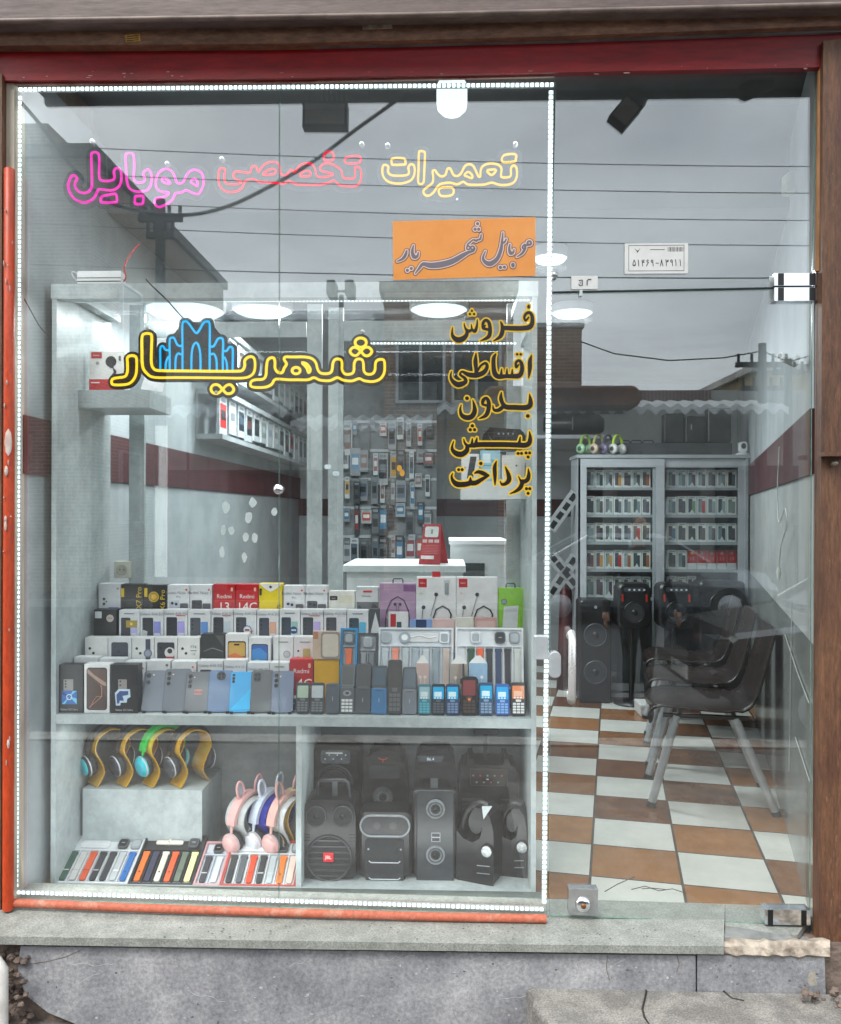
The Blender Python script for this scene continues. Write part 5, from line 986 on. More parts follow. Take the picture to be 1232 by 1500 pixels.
DD = [(108, 144, 963, 'low white carton at the left end of the bottom row of boxes', []), (145, 182, 965, 'low white carton with a red mark behind the big phone picture box', [('r', .4, .52, .9, .93, 0, 'c0404a')]), (183, 214, 969, 'low white carton with a red dot beside the leaning phones', [('d', .85, .85, .004, 'd04838'), ('t', 'Note 14', .0125, .6, .55, '70737a')]), (215, 250, 968, 'low white carton with a grey mark behind the second leaning phone', [('r', .8, .9, .88, .93, 0, '5c6068')]),
  (251, 288, 969, 'low white carton with a red spot behind the third leaning phone', RN14()), (289, 327, 968, 'white carton with a grey title and dark phone behind the bluish phone', wphone('2b3036', '9fc4d8', title='Galaxy A36 5G')), (328, 361, 967, 'white carton with a navy spot behind the bright blue phone', [('d', .15, .72, .005, '24304a'), ('t', 'Galaxy A16 5G', .0125, .5, .86, '6b6f78'), ('r', .25, .8, .3, .7, .003, '8aa6c8')]), (362, 395, 971, 'white carton with a red underline behind the charcoal phone', [('t', 'Galaxy A06 5G', .0125, .5, .86, '6b6f78'), ('r', .45, .9, .72, .75, .001, 'c03040')]), (395, 424, 971, 'white carton with a dark phone corner, left of the low red box', wphone('33363c', 'b8bcc4'))]
for x0, x1, yt, lb, it in DD: rowbox('D', x0, x1, yt, lb, WB, it)
rowbox('D', 424, 459, 966, 'red phone box numbered 14C standing behind the keypad phones', 'b9111d', REDB('14C', .5, .05))
rowbox('D', 460, 496, 963, 'amber yellow phone box titled C75 behind the keypad phones', 'dba51a', [('r', .02, .12, .78, .9, 0, '2a2412'), ('t', 'C75', .026, .82, .56, math.pi / 2, '2a2412')])
bay(424, 434, 1020, 1036, .30, 'tiny black and white pack beside the first keypad phone', 'accessory pack', 'accessory_pack', 'd8dadc', [('r', .05, .95, .1, .85, 0, '1b2436'), ('r', .3, .7, .5, .56, 0, 'd8dadc')], .012, z=zs1)
def front(x0, x1, yt, lb, bd, it):
    a, b = P(x0, yt, .245), P(x1, yt, .245); carton(lb, 'phone box', (a.x + b.x) / 2, .27, zs1 + .0006, (b.x - a.x) * .985, a.z - zs1, .05, bd, it, 0, 'phone_box', 'large boxed phones at the front')
front(82, 122, 974, 'black phone box with a bright blue burst sticker at the left front', '121214', [('r', .28, .64, .46, .7, .002, '8a8684'), ('d', .36, .66, .0035, '2a2a2c'), ('d', .36, .6, .0035, '2a2a2c'), ('d', .36, .54, .0035, '2a2a2c'), ('r', .22, .78, .18, .46, 0, '1c62b0'), ('p', [(.22, .18), (.5, .34), (.34, .18)], '6cc4e8'), ('p', [(.78, .18), (.5, .34), (.78, .3)], '6cc4e8'), ('p', [(.22, .46), (.5, .34), (.22, .38)], '123a78'), ('p', [(.78, .46), (.5, .34), (.64, .46)], '6cc4e8'), ('o', .5, .33, .011, .75, 'dfe8f0'), ('t', 'Galaxy S25 Ultra', .0095, .5, .07, 'c8c8c8')])
front(123, 161, 973, 'white phone box with a tall bronze phone screen, second at the left front', 'dfe0e0', [('r', .1, .9, .06, .93, .01, '1f1a18'), ('r', .13, .87, .08, .91, .009, '5e4a42'), ('p', [(.13, .91), (.13, .82), (.7, .58), (.87, .55), (.87, .62), (.4, .78)], 'a68c7e'), ('p', [(.13, .8), (.66, .54), (.87, .3), (.87, .1), (.13, .1)], '4a3932'), ('l', [(.66, .57), (.7, .5), (.7, .34), (.4, .2), (.2, .12)], .0012, 'd99a80'), ('l', [(.72, .34), (.5, .34), (.36, .24), (.24, .1)], .001, 'c98a70')])
front(162, 202, 974, 'black phone box with a blue and white lightning sticker, third at the left front', '121214', [('r', .28, .6, .48, .7, .002, '8a8684'), ('d', .36, .66, .0035, '2a2a2c'), ('d', .36, .58, .0035, '2a2a2c'), ('p', [(.2, .16), (.16, .42), (.3, .5), (.72, .5), (.74, .34), (.62, .3), (.6, .22), (.38, .22), (.36, .16)], 'bcd0e4'), ('p', [(.24, .2), (.22, .38), (.34, .46), (.66, .46), (.66, .38), (.44, .36), (.5, .26), (.34, .26), (.32, .2)], '2a4a80'), ('t', 'Galaxy S25 Ultra', .0095, .5, .07, 'c8c8c8')])
# ------------------------------------------------------------------ phones
def lensring(mb, x, z, r, y): mb.disc(x, z, r * 1.25, r * 1.25, y - .0012, fc('3c4046', .25), 14); mb.disc(x, z, r, r, y - .0014, fc('0a0b0d', .1), 14)
def smart(x0, x1, yt, label, col, cams, lean=24, two=None, rz=6, sticker=None, panel=None):
    a, b = P(x0, 1047, .25), P(x1 - 5, 1047, .25); w_ = (b.x - a.x) * .98; h = (P(x0, yt, .29).z - zs1) / math.cos(R(lean)) * .99
    t = thing('smartphone', label, 'smartphone', ((a.x + b.x) / 2 + .006, .262, zs1 + .004), R(rz), 'smartphones leaning on the shelf front'); M = Matrix.Rotation(R(-lean), 4, 'X')
    gl = pm(col, two, 3, .16, coat=.6, lo=.3, hi=.7, name='phone_back', rvar=.04)
    mb = MB(M); mb.rbox(-w_ / 2, w_ / 2, 0, h, 0, .0085, .011, gl, .0018, 5)
    if two and panel: mb.add([(-w_ / 2 + .003, -.0004, .01), (w_ / 2 - .003, -.0004, h * .62), (w_ / 2 - .003, -.0004, .012)], [(0, 1, 2)], fc(panel, .15)); 
    mb.build('body', t)
    mb = MB(M); 
    if cams == 'v3':
        for k in range(3): lensring(mb, -w_ / 2 + .016, h - .018 - .019 * k, .0065, 0)
        mb.disc(-w_ / 2 + .031, h - .022, .0028, .0028, -.001, fc('c9c4b0'), 10)
    elif cams == 'round': mb.disc(0, h - .022, .017, .017, -.001, fc('2a3038', .2), 20); [lensring(mb, u, h - .022 + v, .0055, -.001) for u, v in ((-.008, .006), (.008, .006), (-.008, -.008), (.008, -.008))]
    elif cams == 'sq': mb.quad(-w_ / 2 + .008, -w_ / 2 + .036, h - .044, h - .009, -.001, fc('2b2e33', .2), .006); [lensring(mb, -w_ / 2 + u, h - v, .005, -.001) for u, v in ((.016, .018), (.016, .034), (.028, .018), (.028, .034))]
    elif cams == 'c2':
        mb.disc(-w_ / 2 + .018, h - .02, .009, .009, -.001, fc('15181c', .2), 18); lensring(mb, -w_ / 2 + .018, h - .02, .006, -.001); lensring(mb, -w_ / 2 + .018, h - .046, .006, -.001); mb.disc(-w_ / 2 + .036, h - .018, .003, .003, -.001, fc('d8d0b8'), 10)
    elif cams == 's3': [lensring(mb, -w_ / 2 + .012, h - .014 - .012 * k, .0045, 0) for k in range(3)]
    if cams: mb.build('camera', t)
    if sticker: mb = MB(M); [mb.add([(-.014, -.0009, h * v), (.012, -.0009, h * v), (.018, -.0009, h * v + .004), (.012, -.0009, h * v + .008), (-.014, -.0009, h * v + .008)], [(0, 1, 2, 3, 4)], fc('c98a88')) for v in (.5, .42)]; mb.build('arrow_sticker', t)
    mb = MB(); 
    for s in (-1, 1): mb.box(s * w_ * .36 - .006, s * w_ * .36 + .006, -.008, .016, -.0035, .0, fc('0e0f10')); mb.box(s * w_ * .36 - .006, s * w_ * .36 + .006, -.010, -.007, -.0035, .006, fc('0e0f10'))
    mb.build('stand_clip', t); return t
smart(202, 247, 985, 'slate smartphone with one large round camera ring, leftmost of the leaning phones', '6b7482', 'c2', two='5b6472')
smart(233, 277, 983, 'blue grey smartphone with three stacked lenses, second of the leaning phones', '5c636f', 'v3', two='525964')
smart(265, 308, 987, 'grey smartphone with two pink arrow stickers on its back', '5d6066', 'v3', two='505359', sticker=1)
smart(299, 340, 985, 'shiny denim blue smartphone with a round camera bump', '4a6288', 'round', two='5c7da6')
smart(331, 371, 987, 'bright sky blue smartphone split by a diagonal', '109ad8', 's3', two='1796d0', panel='2cb4ee')
smart(362, 401, 985, 'charcoal smartphone with a square camera block', '4d5055', 'sq', two='444749')
smart(393, 431, 986, 'bluish slate smartphone with a column of ring lenses, rightmost of the leaning phones', '5d6b86', 'v3', two='515e78')
def keyphone(x0, x1, yt, label, body, scr, keys, kind='bar', rows=4, lean=10, yb=1046, thick=.013, scr2='cfe9f4', back=False):
    a, b = P(x0, yb, .25), P(x1, yb, .25); w_ = b.x - a.x; h = (P(x0, yt, .262).z - zs1 - .004) / math.cos(R(lean))
    t = thing('keypad_phone', label, 'keypad phone', ((a.x + b.x) / 2, .26, zs1 + .004), 0, 'keypad phones along the shelf front'); M = Matrix.Rotation(R(-lean), 4, 'X')
    mb = MB(M); mb.rbox(-w_ / 2, w_ / 2, 0, h, 0, thick, w_ * .16, fc(body, .32), .002, 4); mb.build('body', t)
    if not back:
        mb = MB(M); mb.quad(-w_ * .4, w_ * .4, h * .5, h * .9, -.0008, fc(scr, .12), .003)
        if scr2: mb.quad(-w_ * .3, w_ * .25, h * .58, h * .74, -.0012, fc(scr2), .001); [mb.quad(-w_ * .3 + w_ * .2 * k, -w_ * .18 + w_ * .2 * k, h * .52, h * .56, -.0012, fc('e8f4f8')) for k in range(3)]
        mb.build('screen', t)
        mb = MB(M); kw = w_ * .8 / 3
        for r_ in range(rows):
            for k in range(3): mb.quad(-w_ * .4 + kw * k + .0012, -w_ * .4 + kw * (k + 1) - .0012, h * (.06 + .085 * r_), h * (.06 + .085 * r_) + h * .062, -.001, fc(keys), .001)
        mb.quad(-w_ * .18, w_ * .18, h * .41, h * .48, -.001, fc(keys), .002); mb.build('keypad', t)
    else:
        mb = MB(M); mb.quad(-.0012, .0012, h * .42, h * .56, -.0006, fc('9fa6b0')); mb.quad(-w_ * .25, w_ * .25, h * .9, h * .92, -.0006, fc('2a2d31')); mb.build('back_mark', t)
    mb = MB(); mb.box(-w_ * .42, w_ * .42, -.006, .02, -.0035, 0, CLEAR); mb.build('stand_clip', t)
    return t, M, w_, h
keyphone(432, 452, 1001, 'dull grey keypad phone with a pale green screen, leftmost keypad phone', '3c4044', 'a7b9a8', '6b7074', scr2=None)
keyphone(453, 474, 1001, 'dull grey keypad phone with a pale grey screen beside its green screened twin', '3c4044', 'b3bcc0', '6b7074', scr2=None)
keyphone(476, 496, 1002, 'plain slate bar phone showing its back', '4f565e', '', '', back=True)
def flip(x0, x1, yt, ym, label, upper, lower, keys=None, glass='2a2c2e'):
    a, b = P(x0, 1046, .25), P(x1, 1046, .25); w_ = b.x - a.x; hm = P(x0, ym, .255).z - zs1 - .004; ht = (P(x0, yt, .29).z - zs1 - .004) - hm
    t = thing('flip_phone', label, 'flip phone', ((a.x + b.x) / 2, .26, zs1 + .004), 0, 'open flip phones on the shelf front'); M = Matrix.Rotation(R(-10), 4, 'X')
    mb = MB(M); mb.rbox(-w_ / 2, w_ / 2, 0, hm, 0, .012, .006, fc(lower, .3), .002); mb.build('body', t)
    M2 = M @ Matrix.Translation((0, .004, hm + .001)) @ Matrix.Rotation(R(-14), 4, 'X'); hu = ht / math.cos(R(24))
    mb = MB(M2); mb.rbox(-w_ / 2, w_ / 2, 0, hu, 0, .009, .008, fc(upper, .25), .002); mb.quad(-w_ * .38, w_ * .38, hu * .12, hu * .9, -.0008, fc(glass, .1), .003); mb.tube([(-w_ * .4, .004, 0), (w_ * .4, .004, 0)], .005, fc('17181a'), 8); mb.build('flip_lid', t)
    mb = MB(M)
    if keys:
        kw = w_ * .8 / 3; mb.disc(0, hm * .78, w_ * .3, w_ * .2, -.001, fc('8c9196', .25), 18); mb.disc(0, hm * .78, w_ * .13, w_ * .1, -.0013, fc('3a3d40'), 12)
        for r_ in range(4):
            for k in range(3): mb.quad(-w_ * .4 + kw * k + .001, -w_ * .4 + kw * (k + 1) - .001, hm * (.07 + .13 * r_), hm * (.07 + .13 * r_) + hm * .09, -.001, fc(keys), .001)
        mb.build('keypad', t)
    else: mb.quad(-.0012, .0012, hm * .45, hm * .6, -.0006, fc('9fb3c6')); mb.quad(-w_ * .2, w_ * .2, hm * .9, hm * .92, -.0006, fc('20252a')); mb.build('back_mark', t)
flip(497, 518, 974, 1008, 'open black flip phone with silver round keypad', '4a4d4f', '55585b', 'd0d3d6', '3d3f40')
flip(519, 542, 973, 1008, 'open flip phone with a grey back and black lid, right of the silver keypad one', '2a2c2f', '4a4d52', None)
flip(543, 566, 976, 1009, 'open flip phone with a steel blue back', '22292f', '3f6e98', None, '2c4250')
keyphone(567, 588, 969, 'tall grey sliding phone with a mirror dark screen', '3c3c3c', '4a4846', '5f6062', rows=4, scr2=None, lean=12)
flip(589, 610, 978, 1011, 'open flip phone with a silver grey inner face and rounded dark lid', '3a424c', '6e747c', None, '46525e')
keyphone(612, 631, 1003, 'teal keypad phone with a pale screen in a clear case', '3f6f7c', '8fb0b8', '4fa6b8', scr2='c4d4d8')
keyphone(632, 652, 1003, 'black keypad phone with a cyan screen and black keys', '1d2530', '18a4d8', '50555c')
keyphone(653, 673, 1003, 'navy keypad phone with a cyan screen, left of the rugged phone', '243b5e', '1ca8dc', '6f86a8')
t, M, w_, h = keyphone(676, 699, 992, 'rugged black and red phone with a stub antenna', '141415', '7d3f40', '4a3a34', lean=8, thick=.018, scr2=None)
mb = MB(M); mb.tube([(-w_ * .36, .01, h - .004), (-w_ * .36, .01, h + .01), (-w_ * .38, .01, h + .046)], [.005, .0042, .0032], BLACK, 8); mb.build('antenna', t)
mb = MB(M); [mb.rbox(s * w_ * .5 - .004, s * w_ * .5 + .004, h * f, h * f + .02, -.002, .018, .003, BLACK, .001) for s in (-1, 1) for f in (.02, .42, .8)]; mb.disc(0, h * .4, .006, .005, -.0022, fc('d9743c'), 12); mb.build('bumper', t)
keyphone(702, 723, 1001, 'steel blue keypad phone with a cyan screen, right of the rugged phone', '2c4868', '1ca4d4', '7d96b4')
keyphone(726, 747, 1003, 'blue keypad phone with bright blue keys and screen', '2b5aa0', '2aa4e4', '7aa8e0')
keyphone(749, 771, 1001, 'black keypad phone with an orange screen and white keys at the right end', '17181a', 'e08a5c', 'd9dadb', scr2='eab89a')

# ------------------------------------------------------------------ watch sets
WHT = fc('d7d9dc', .4); TRAY = fc('c3c9d0', .35)
def strap(mb, x, z0, z1, w_, c, y, hole=True, buckle=None):
    m = fc(c, .5); n_ = 5; hw = w_ / 2
    mb.rbox(x - hw, x + hw, z0, z1, y - .0045, y + .004, hw * .6, m, .0012, 3)
    mb.rbox(x - hw * 1.18, x + hw * 1.18, z1 - .012, z1 + .001, y - .005, y + .004, .002, m, .001, 2)
    if buckle: mb.quad(x - hw * 1.05, x + hw * 1.05, z0 + (z1 - z0) * .32, z0 + (z1 - z0) * .36, y - .0052, fc(buckle, .3))
    if hole: mb.disc(x, z0 + (z1 - z0) * .3, hw * .35, hw * .35, y - .0053, fc('26282b'), 10)
def watchset(label, x0, x1, yb, yt, Yb, Yt, rim, inner, straps, top, dep=.024, z=None, group='boxed watch and strap sets', lipname='box', left_shift=0, ztf=.70):
    a, b = P(x0, yb, Yb), P(x1, yb, Yb); c = P(x0, yt, Yt); w_ = b.x - a.x
    zz = a.z if z is None else z
    dz, dy = c.z - zz, Yt - Yb; h = math.hypot(dz, dy); tilt = math.atan2(dy, dz)
    t = thing('watch_set', label, 'watch set', ((a.x + b.x) / 2, Yb, zz), 0, group); M = Matrix.Rotation(-tilt, 4, 'X') @ Matrix.Translation((0, 0, .0))
    rm, im = fc(rim, .4), fc(inner, .4); mb = MB(M); e = .007; x_ = w_ / 2
    mb.box(-x_, x_, .010, dep, 0, h, rm)
    for q in ((-x_, -x_ + e, 0, h), (x_ - e, x_, 0, h), (-x_ + e, x_ - e, 0, e), (-x_ + e, x_ - e, h - e, h)): mb.box(q[0], q[1], 0, .0099, q[2], q[3], rm)
    mb.build('tray', t)
    mb = MB(M); zt = h * ztf; mb.quad(-x_ + e, x_ - e, e, h - e, .0095, im)
    mb.box(-x_ + e, x_ - e, .001, .0094, zt - .004, zt, im); n_ = len(straps); gw = (w_ - 2 * e) / n_
    for k in range(1, n_): xx = -x_ + e + gw * k; mb.box(xx - .0015, xx + .0015, .002, .0094, e, zt - .004, im)
    mb.build('insert', t)
    for k, s in enumerate(straps):
        if not s: continue
        mb = MB(M); xx = -x_ + e + gw * (k + .5); strap(mb, xx, e + .008, zt - .012, min(gw * .62, .022), s[0], .0045, *(s[1:])); mb.build('strap', t)
    for (u, v, kind, cc) in top:
        mb = MB(M); xx = -x_ + w_ * u; zc = zt + (h - e - zt) * v; r_ = (h - e - zt) * .36
        if kind == 'watch': mb.rbox(xx - r_ * .9, xx + r_ * .9, zc - r_, zc + r_, -.004, .009, r_ * .5, fc('4a4e52', .3), .002); mb.quad(xx - r_ * .68, xx + r_ * .68, zc - r_ * .76, zc + r_ * .76, -.0046, fc(cc, .12), r_ * .35); mb.quad(xx - r_ * .3, xx + r_ * .3, zc - r_ * .08, zc + r_ * .1, -.005, fc('8f959c')); mb.build('watch', t)
        elif kind == 'case': mb.rbox(xx - r_ * .9, xx + r_ * .9, zc - r_, zc + r_, -.002, .009, r_ * .5, fc(cc, .25), .002); mb.quad(xx - r_ * .62, xx + r_ * .62, zc - r_ * .7, zc + r_ * .7, -.0026, fc('9fa8ae', .15), r_ * .35); mb.build('watch_case', t)
        elif kind == 'cable': mb.rbox(xx - w_ * .21, xx + w_ * .21, zc - r_ * .8, zc + r_ * .8, .004, .0093, r_ * .6, WHT, .001); mb.tube([(xx - w_ * .17, .003, zc), (xx - w_ * .05, .003, zc + r_ * .4), (xx + w_ * .08, .003, zc - r_ * .1), (xx + w_ * .17, .003, zc + r_ * .2)], .0018, fc('e4e6e8'), 6); mb.build('charging_cable', t)
        elif kind == 'strap': mb.rbox(xx - w_ * .22, xx + w_ * .22, zc - r_ * .42, zc + r_ * .42, 0, .008, r_ * .3, fc(cc, .45), .0012); mb.rbox(xx - w_ * .03, xx + w_ * .01, zc - r_ * .5, zc + r_ * .62, -.001, .008, r_ * .2, fc(cc, .45), .001); mb.disc(xx - w_ * .01, zc, .0025, .0025, -.0014, fc('55504a'), 8); mb.build('strap', t)
        elif kind == 'puck': mb.rbox(xx - r_, xx + r_, zc - r_, zc + r_, 0, .008, r_ * .98, fc(cc, .4), .001, 6); mb.disc(xx, zc, r_ * .55, r_ * .55, -.0006, fc('e6eaee'), 18); mb.tube([(xx, .004, zc - r_), (xx + .002, .004, zc - r_ - .05)], .002, fc(cc), 6); mb.build('charging_puck', t)
    return t, M, w_, h
ws = watchset
ws('white framed watch set with seven mixed straps, leftmost on the bottom shelf', 77, 186, 1297, 1223, .232, .435, 'd3d6d8', 'd9dcdf', [('2f5446', False, 'd0d4d4'), ('c4c2c0', False, 'a8a8a8'), ('d9531e', False, '96381a'), ('26282d', False, 'c9b8c8'), ('2a2e35', False), ('b4b8bb', False, 'e4e6e8'), ('1763ad', True)], [(.32, .5, 'cable', ''), (.72, .5, 'watch', '1c211c'), (.9, .5, 'case', '8f9498')], z=zb1 + .001)
ws('black framed watch set with orange, navy, cream, green and yellow straps', 187, 281, 1298, 1222, .232, .435, '16171a', '1c1d20', [('e06a14', True), ('2a2c48', False, '20223a'), ('d6d2c2', True), ('ea571a', True), ('5d6a5c', False, '4c584c'), ('e6e09a', False)], [(.42, .55, 'strap', 'd8d2c8'), (.82, .5, 'watch', '35383b')], z=zb1 + .001)
ws('narrow pink framed watch set with a dark watch and strap', 282, 321, 1297, 1232, .232, .42, 'c99a9e', 'c4cad4', [('33363c', False, 'c0c4c8'), ('c9ced6', False)], [(.55, .5, 'watch', '1b1c20')], z=zb1 + .001)
ws('red framed watch set with seven straps beside the divider', 322, 432, 1297, 1229, .232, .42, 'b63c30', 'd6dade', [('26292c', True), ('50565c', False), ('e0430f', False, 'b0340a'), ('2a2c30', False, 'c8c8c8'), ('b0b9bd', False, 'c8cdd0'), ('ea7a1e', True), ('e2c4b8', False)], [(.3, .5, 'cable', ''), (.74, .5, 'watch', '23261f'), (.92, .5, 'case', '7d8488')], z=zb1 + .001)
ws('sky blue framed watch set with an orange loop strap', 497, 522, 1010, 920, .318, .355, '1687c4', '8fa2ac', [('d96a3c', False, 'b04e28')], [(.5, .5, 'case', '6d757a')], z=zs1 + .001, group='watch sets on the shelf steps', ztf=.785)
ws('narrow grey watch set with two smoke straps', 523, 552, 1010, 927, .32, .355, '3e444a', '9aa1a8', [('868b90', False), ('70757a', False)], [(.5, .5, 'case', 'a9aeb3')], z=zs1 + .001, group='watch sets on the shelf steps', ztf=.785)
ws('white watch set with pale clear straps and a pink one on the shelf steps', 553, 664, 1008, 919, .318, .37, 'ccd2d8', 'd3dae1', [('b4bfc6', False), ('ea8f76', False, 'c8604a'), ('b8c2c8', False), ('9fadb6', False, '7f8e98'), ('bcc6cc', False, 'd8dde0'), ('8f9ea8', False), ('c4b2aa', False, '8d7a74')], [(.1, .5, 'case', 'a9b2b8'), (.35, .5, 'puck', '9aa6ae'), (.6, .5, 'cable', ''), (.88, .5, 'case', 'dfe5ea')], z=zs1 + .001, group='watch sets on the shelf steps', ztf=.785)
ws('white watch set with green, orange, navy and black straps on the shelf steps', 667, 768, 1012, 919, .318, .37, 'd3d7da', 'd8dde2', [None, ('1f4d33', False, '163a26'), ('e2571c', False, 'b0420f'), ('23262a', False), ('24365c', False), ('221f26', False, '9a9aa0'), ('c0c3bf', False, '989b98')], [(.3, .5, 'case', 'd5dae0'), (.66, .5, 'watch', '3a3d40'), (.87, .5, 'case', '84898d')], z=zs1 + .001, group='watch sets on the shelf steps', ztf=.785)
# smart watch gift pack
o = bay(458, 498, 925, 966, .335, 'beige gift pack with a round cornered smart watch window', 'watch pack', 'watch_pack', 'c2ab98', [('r', .3, 1.0, .02, .98, .012, '8d857d'), ('r', .36, .94, .1, .9, .01, 'c9c0b4'), ('r', .02, .2, .72, .98, .004, 'b07a5a')], .012, z=P(460, 966, .335).z)
o2 = bay(460, 497, 966, 1046, .342, 'amber box stand under the beige watch pack', 'box', 'stand_box', 'd6a41c', [], .012, z=zs1)
for (x0, x1, yt, lb, bd, sp) in ((610, 628, 972, 'white tipped pink earphone card behind the teal phone', 'c3a9a4', 'd8d0cc'), (660, 685, 973, 'tan earphone card left of the rugged phone aerial', 'a39a90', 'd8d0cc'), (687, 714, 972, 'pale blue earphone card behind the rugged phone', '8fb0cc', 'dfe6ee')):
    a, b = P(x0, yt, .30), P(x1, yt, .30); w_ = b.x - a.x; h = a.z - zs1
    o = MB(); o.box(-w_ / 2, w_ / 2, 0, .006, 0, h, fc(bd)); o.add([(-w_ / 2, .003, h), (w_ / 2, .003, h), (w_ * .12, .003, h + .028), (-w_ * .12, .003, h + .028)], [(0, 1, 2, 3)], fc('e4e6e6')); o = o.build('earphone_card', None, ((a.x + b.x) / 2, .305, zs1 + .0006)); tag(o, lb, 'earphone card', 'earphone cards among the keypad phones')
    m = MB(); prints(m, [('d', .3, .72, .006, sp), ('d', .7, .72, .006, sp), ('l', [(.3, .7), (.36, .4), (.5, .2)], .0012, 'efe9e4'), ('l', [(.7, .7), (.64, .4), (.5, .2)], .0012, 'efe9e4')], w_, h, -.0004); m.build('front_print', o)

# ------------------------------------------------------------------ headphones
t = thing('display_block', 'grey laminate block carrying four headphone stands', 'block', P(221, 1222, .40)); a, b = P(121, 1222, .42), P(296, 1158, .42)
mb = at(MB(), t); mb.box(a.x, b.x, .42, Y2 - .018, zb1 + .001, b.z, LAM); mb.build('block', t); ZBK = b.z
AMB = bpy.data.materials.new('amber_acrylic'); AMB.use_nodes = True; q = AMB.node_tree.nodes['Principled BSDF']; q.inputs['Base Color'].default_value = lin('e0a818'); q.inputs['Roughness'].default_value = .15; q.inputs['Transmission Weight'].default_value = .35
nz_ = AMB.node_tree.nodes.new('ShaderNodeTexNoise'); nz_.inputs['Scale'].default_value = 20; rp = AMB.node_tree.nodes.new('ShaderNodeValToRGB'); rp.color_ramp.elements[0].color = lin('dca010'); rp.color_ramp.elements[1].color = lin('f0c030'); AMB.node_tree.links.new(nz_.outputs[0], rp.inputs[0]); AMB.node_tree.links.new(rp.outputs[0], q.inputs['Base Color'])
def ribbon(mb, pts, wd, thk, m):       # strip in x,z pulled to width wd along y
    n_ = len(pts); o = []; i_ = []
    for k in range(n_):
        a = Vector((pts[max(0, k - 1)][0], pts[max(0, k - 1)][1])); b = Vector((pts[min(n_ - 1, k + 1)][0], pts[min(n_ - 1, k + 1)][1])); d = (b - a).normalized(); nn = Vector((-d.y, d.x)) * thk / 2
        o.append((pts[k][0] + nn.x, pts[k][1] + nn.y)); i_.append((pts[k][0] - nn.x, pts[k][1] - nn.y))
    mb.loops([[(a[0], -wd / 2, a[1]), (a[0], wd / 2, a[1]), (b[0], wd / 2, b[1]), (b[0], -wd / 2, b[1])] for a, b in zip(o, i_)], m)
def omega(s=1.0): return catmull([(-.068 * s, .003), (-.058 * s, .012), (-.036 * s, .055), (-.05 * s, .1), (-.074 * s, .15), (-.055 * s, .2), (0, .222), (.055 * s, .2), (.074 * s, .15), (.05 * s, .1), (.036 * s, .055), (.058 * s, .012), (.068 * s, .003)], False, 4)
def arc(rx, z0, rz, a0, a1, n_=16, cx=0): return [(cx + rx * math.cos(R(a0 + (a1 - a0) * i / n_)), z0 + rz * math.sin(R(a0 + (a1 - a0) * i / n_))) for i in range(n_ + 1)]
def headset(x, Y, z, rz, label, standlabel, standm, band, cup, plate, group, ears=None, size=1.0, cupr=.043):
    t = thing('headphone_stand', standlabel, 'headphone stand', (x, Y, z), rz, group + ' stands'); mb = MB(Matrix.Scale(size, 4)); ribbon(mb, omega(), .085, .0045, standm); mb.build('arch', t)
    t = thing('headphones', label, 'headphones', (x, Y, z + .06 * size), rz, group); M0 = Matrix.Scale(size, 4) @ Matrix.Translation((0, 0, -.06))
    mb = MB(M0); ribbon(mb, arc(.09, .135, .1, 174, 6), .034, .014, fc(band, .35)); mb.build('headband', t)
    for s in (-1, 1):
        M1 = M0 @ Matrix.Translation((s * .083, 0, .085)) @ Matrix.Rotation(R(90 * s), 4, 'Y') @ Matrix.Rotation(R(12 * s), 4, 'Y')
        mb = MB(M1); mb.lathe([(.001, -.022), (cupr * .9, -.021), (cupr * 1.02, -.012), (cupr * 1.04, -.004), (cupr * .96, 0)], fc('1c1e22', .6), 24); mb.lathe([(cupr * .96, 0), (cupr, .008), (cupr * .94, .016), (cupr * .7, .021), (.001, .022)], fc(cup, .3), 24); o = mb.build('ear_cup', t)
        mb = MB(M1); mb.lathe([(cupr * 1.01, .006), (cupr * 1.03, .009), (cupr * 1.01, .011)], fc('b9bcc0', .2), 24)
        if plate: mb.lathe([(cupr * .8, .018), (cupr * .82, .022), (cupr * .5, .027), (.001, .028)], fc(plate, .35), 20)
        mb.build('trim_plate', o)
        mb = MB(M0); mb.tube([(s * .0865, 0, .145), (s * .09, 0, .115), (s * .088, 0, .09)], [.006, .0045, .006], fc(band, .35), 8); mb.build('slider', t)
    if ears:
        for s in (-1, 1):
            mb = MB(M0 @ Matrix.Translation((s * .038, 0, .224)) @ Matrix.Rotation(R(s * 14), 4, 'Y')); e = [(.017 * math.cos(2 * math.pi * i / 18), .03 + .032 * math.sin(2 * math.pi * i / 18)) for i in range(18)]
            mb.tube([(a, 0, b) for a, b in e], .0048, fc(ears[0], .35), 7, closed=True); mb.add([(a, .001, b) for a, b in e], [tuple(range(18))], fc(ears[1], .5)); mb.build('rabbit_ear', t)
HG = 'headphones on amber arches'
for k, (px, lb, sl, bc, cc, pl) in enumerate(((157, 'black headphones with a turquoise disc, leftmost on the block', 'amber arch stand under the leftmost headphones', '15171a', '1b1d22', '1fa9b4'), (198, 'all black headphones with a thin silver ring, second on the block', 'amber arch stand under the all black headphones', '14151a', '1c1f2a', None), (237, 'green headphones with turquoise cups on the block', 'amber arch stand under the green headphones', '2cb84a', '1fb0b8', '26a6b6'), (277, 'black headphones with dark grey cups, rightmost on the block', 'amber arch stand under the rightmost headphones', '16171a', '3c3f44', None))):
    p = P(px, 1163, .50); headset(p.x, .51, ZBK + .001, R(48), lb, sl, AMB, bc, cc, pl, HG, size=.98)
BL = bpy.data.materials.new('blue_acrylic'); BL.use_nodes = True; q = BL.node_tree.nodes['Principled BSDF']; q.inputs['Base Color'].default_value = lin('1a1f8a'); q.inputs['Roughness'].default_value = .12
GRA = fc('b9bfc0', .2)
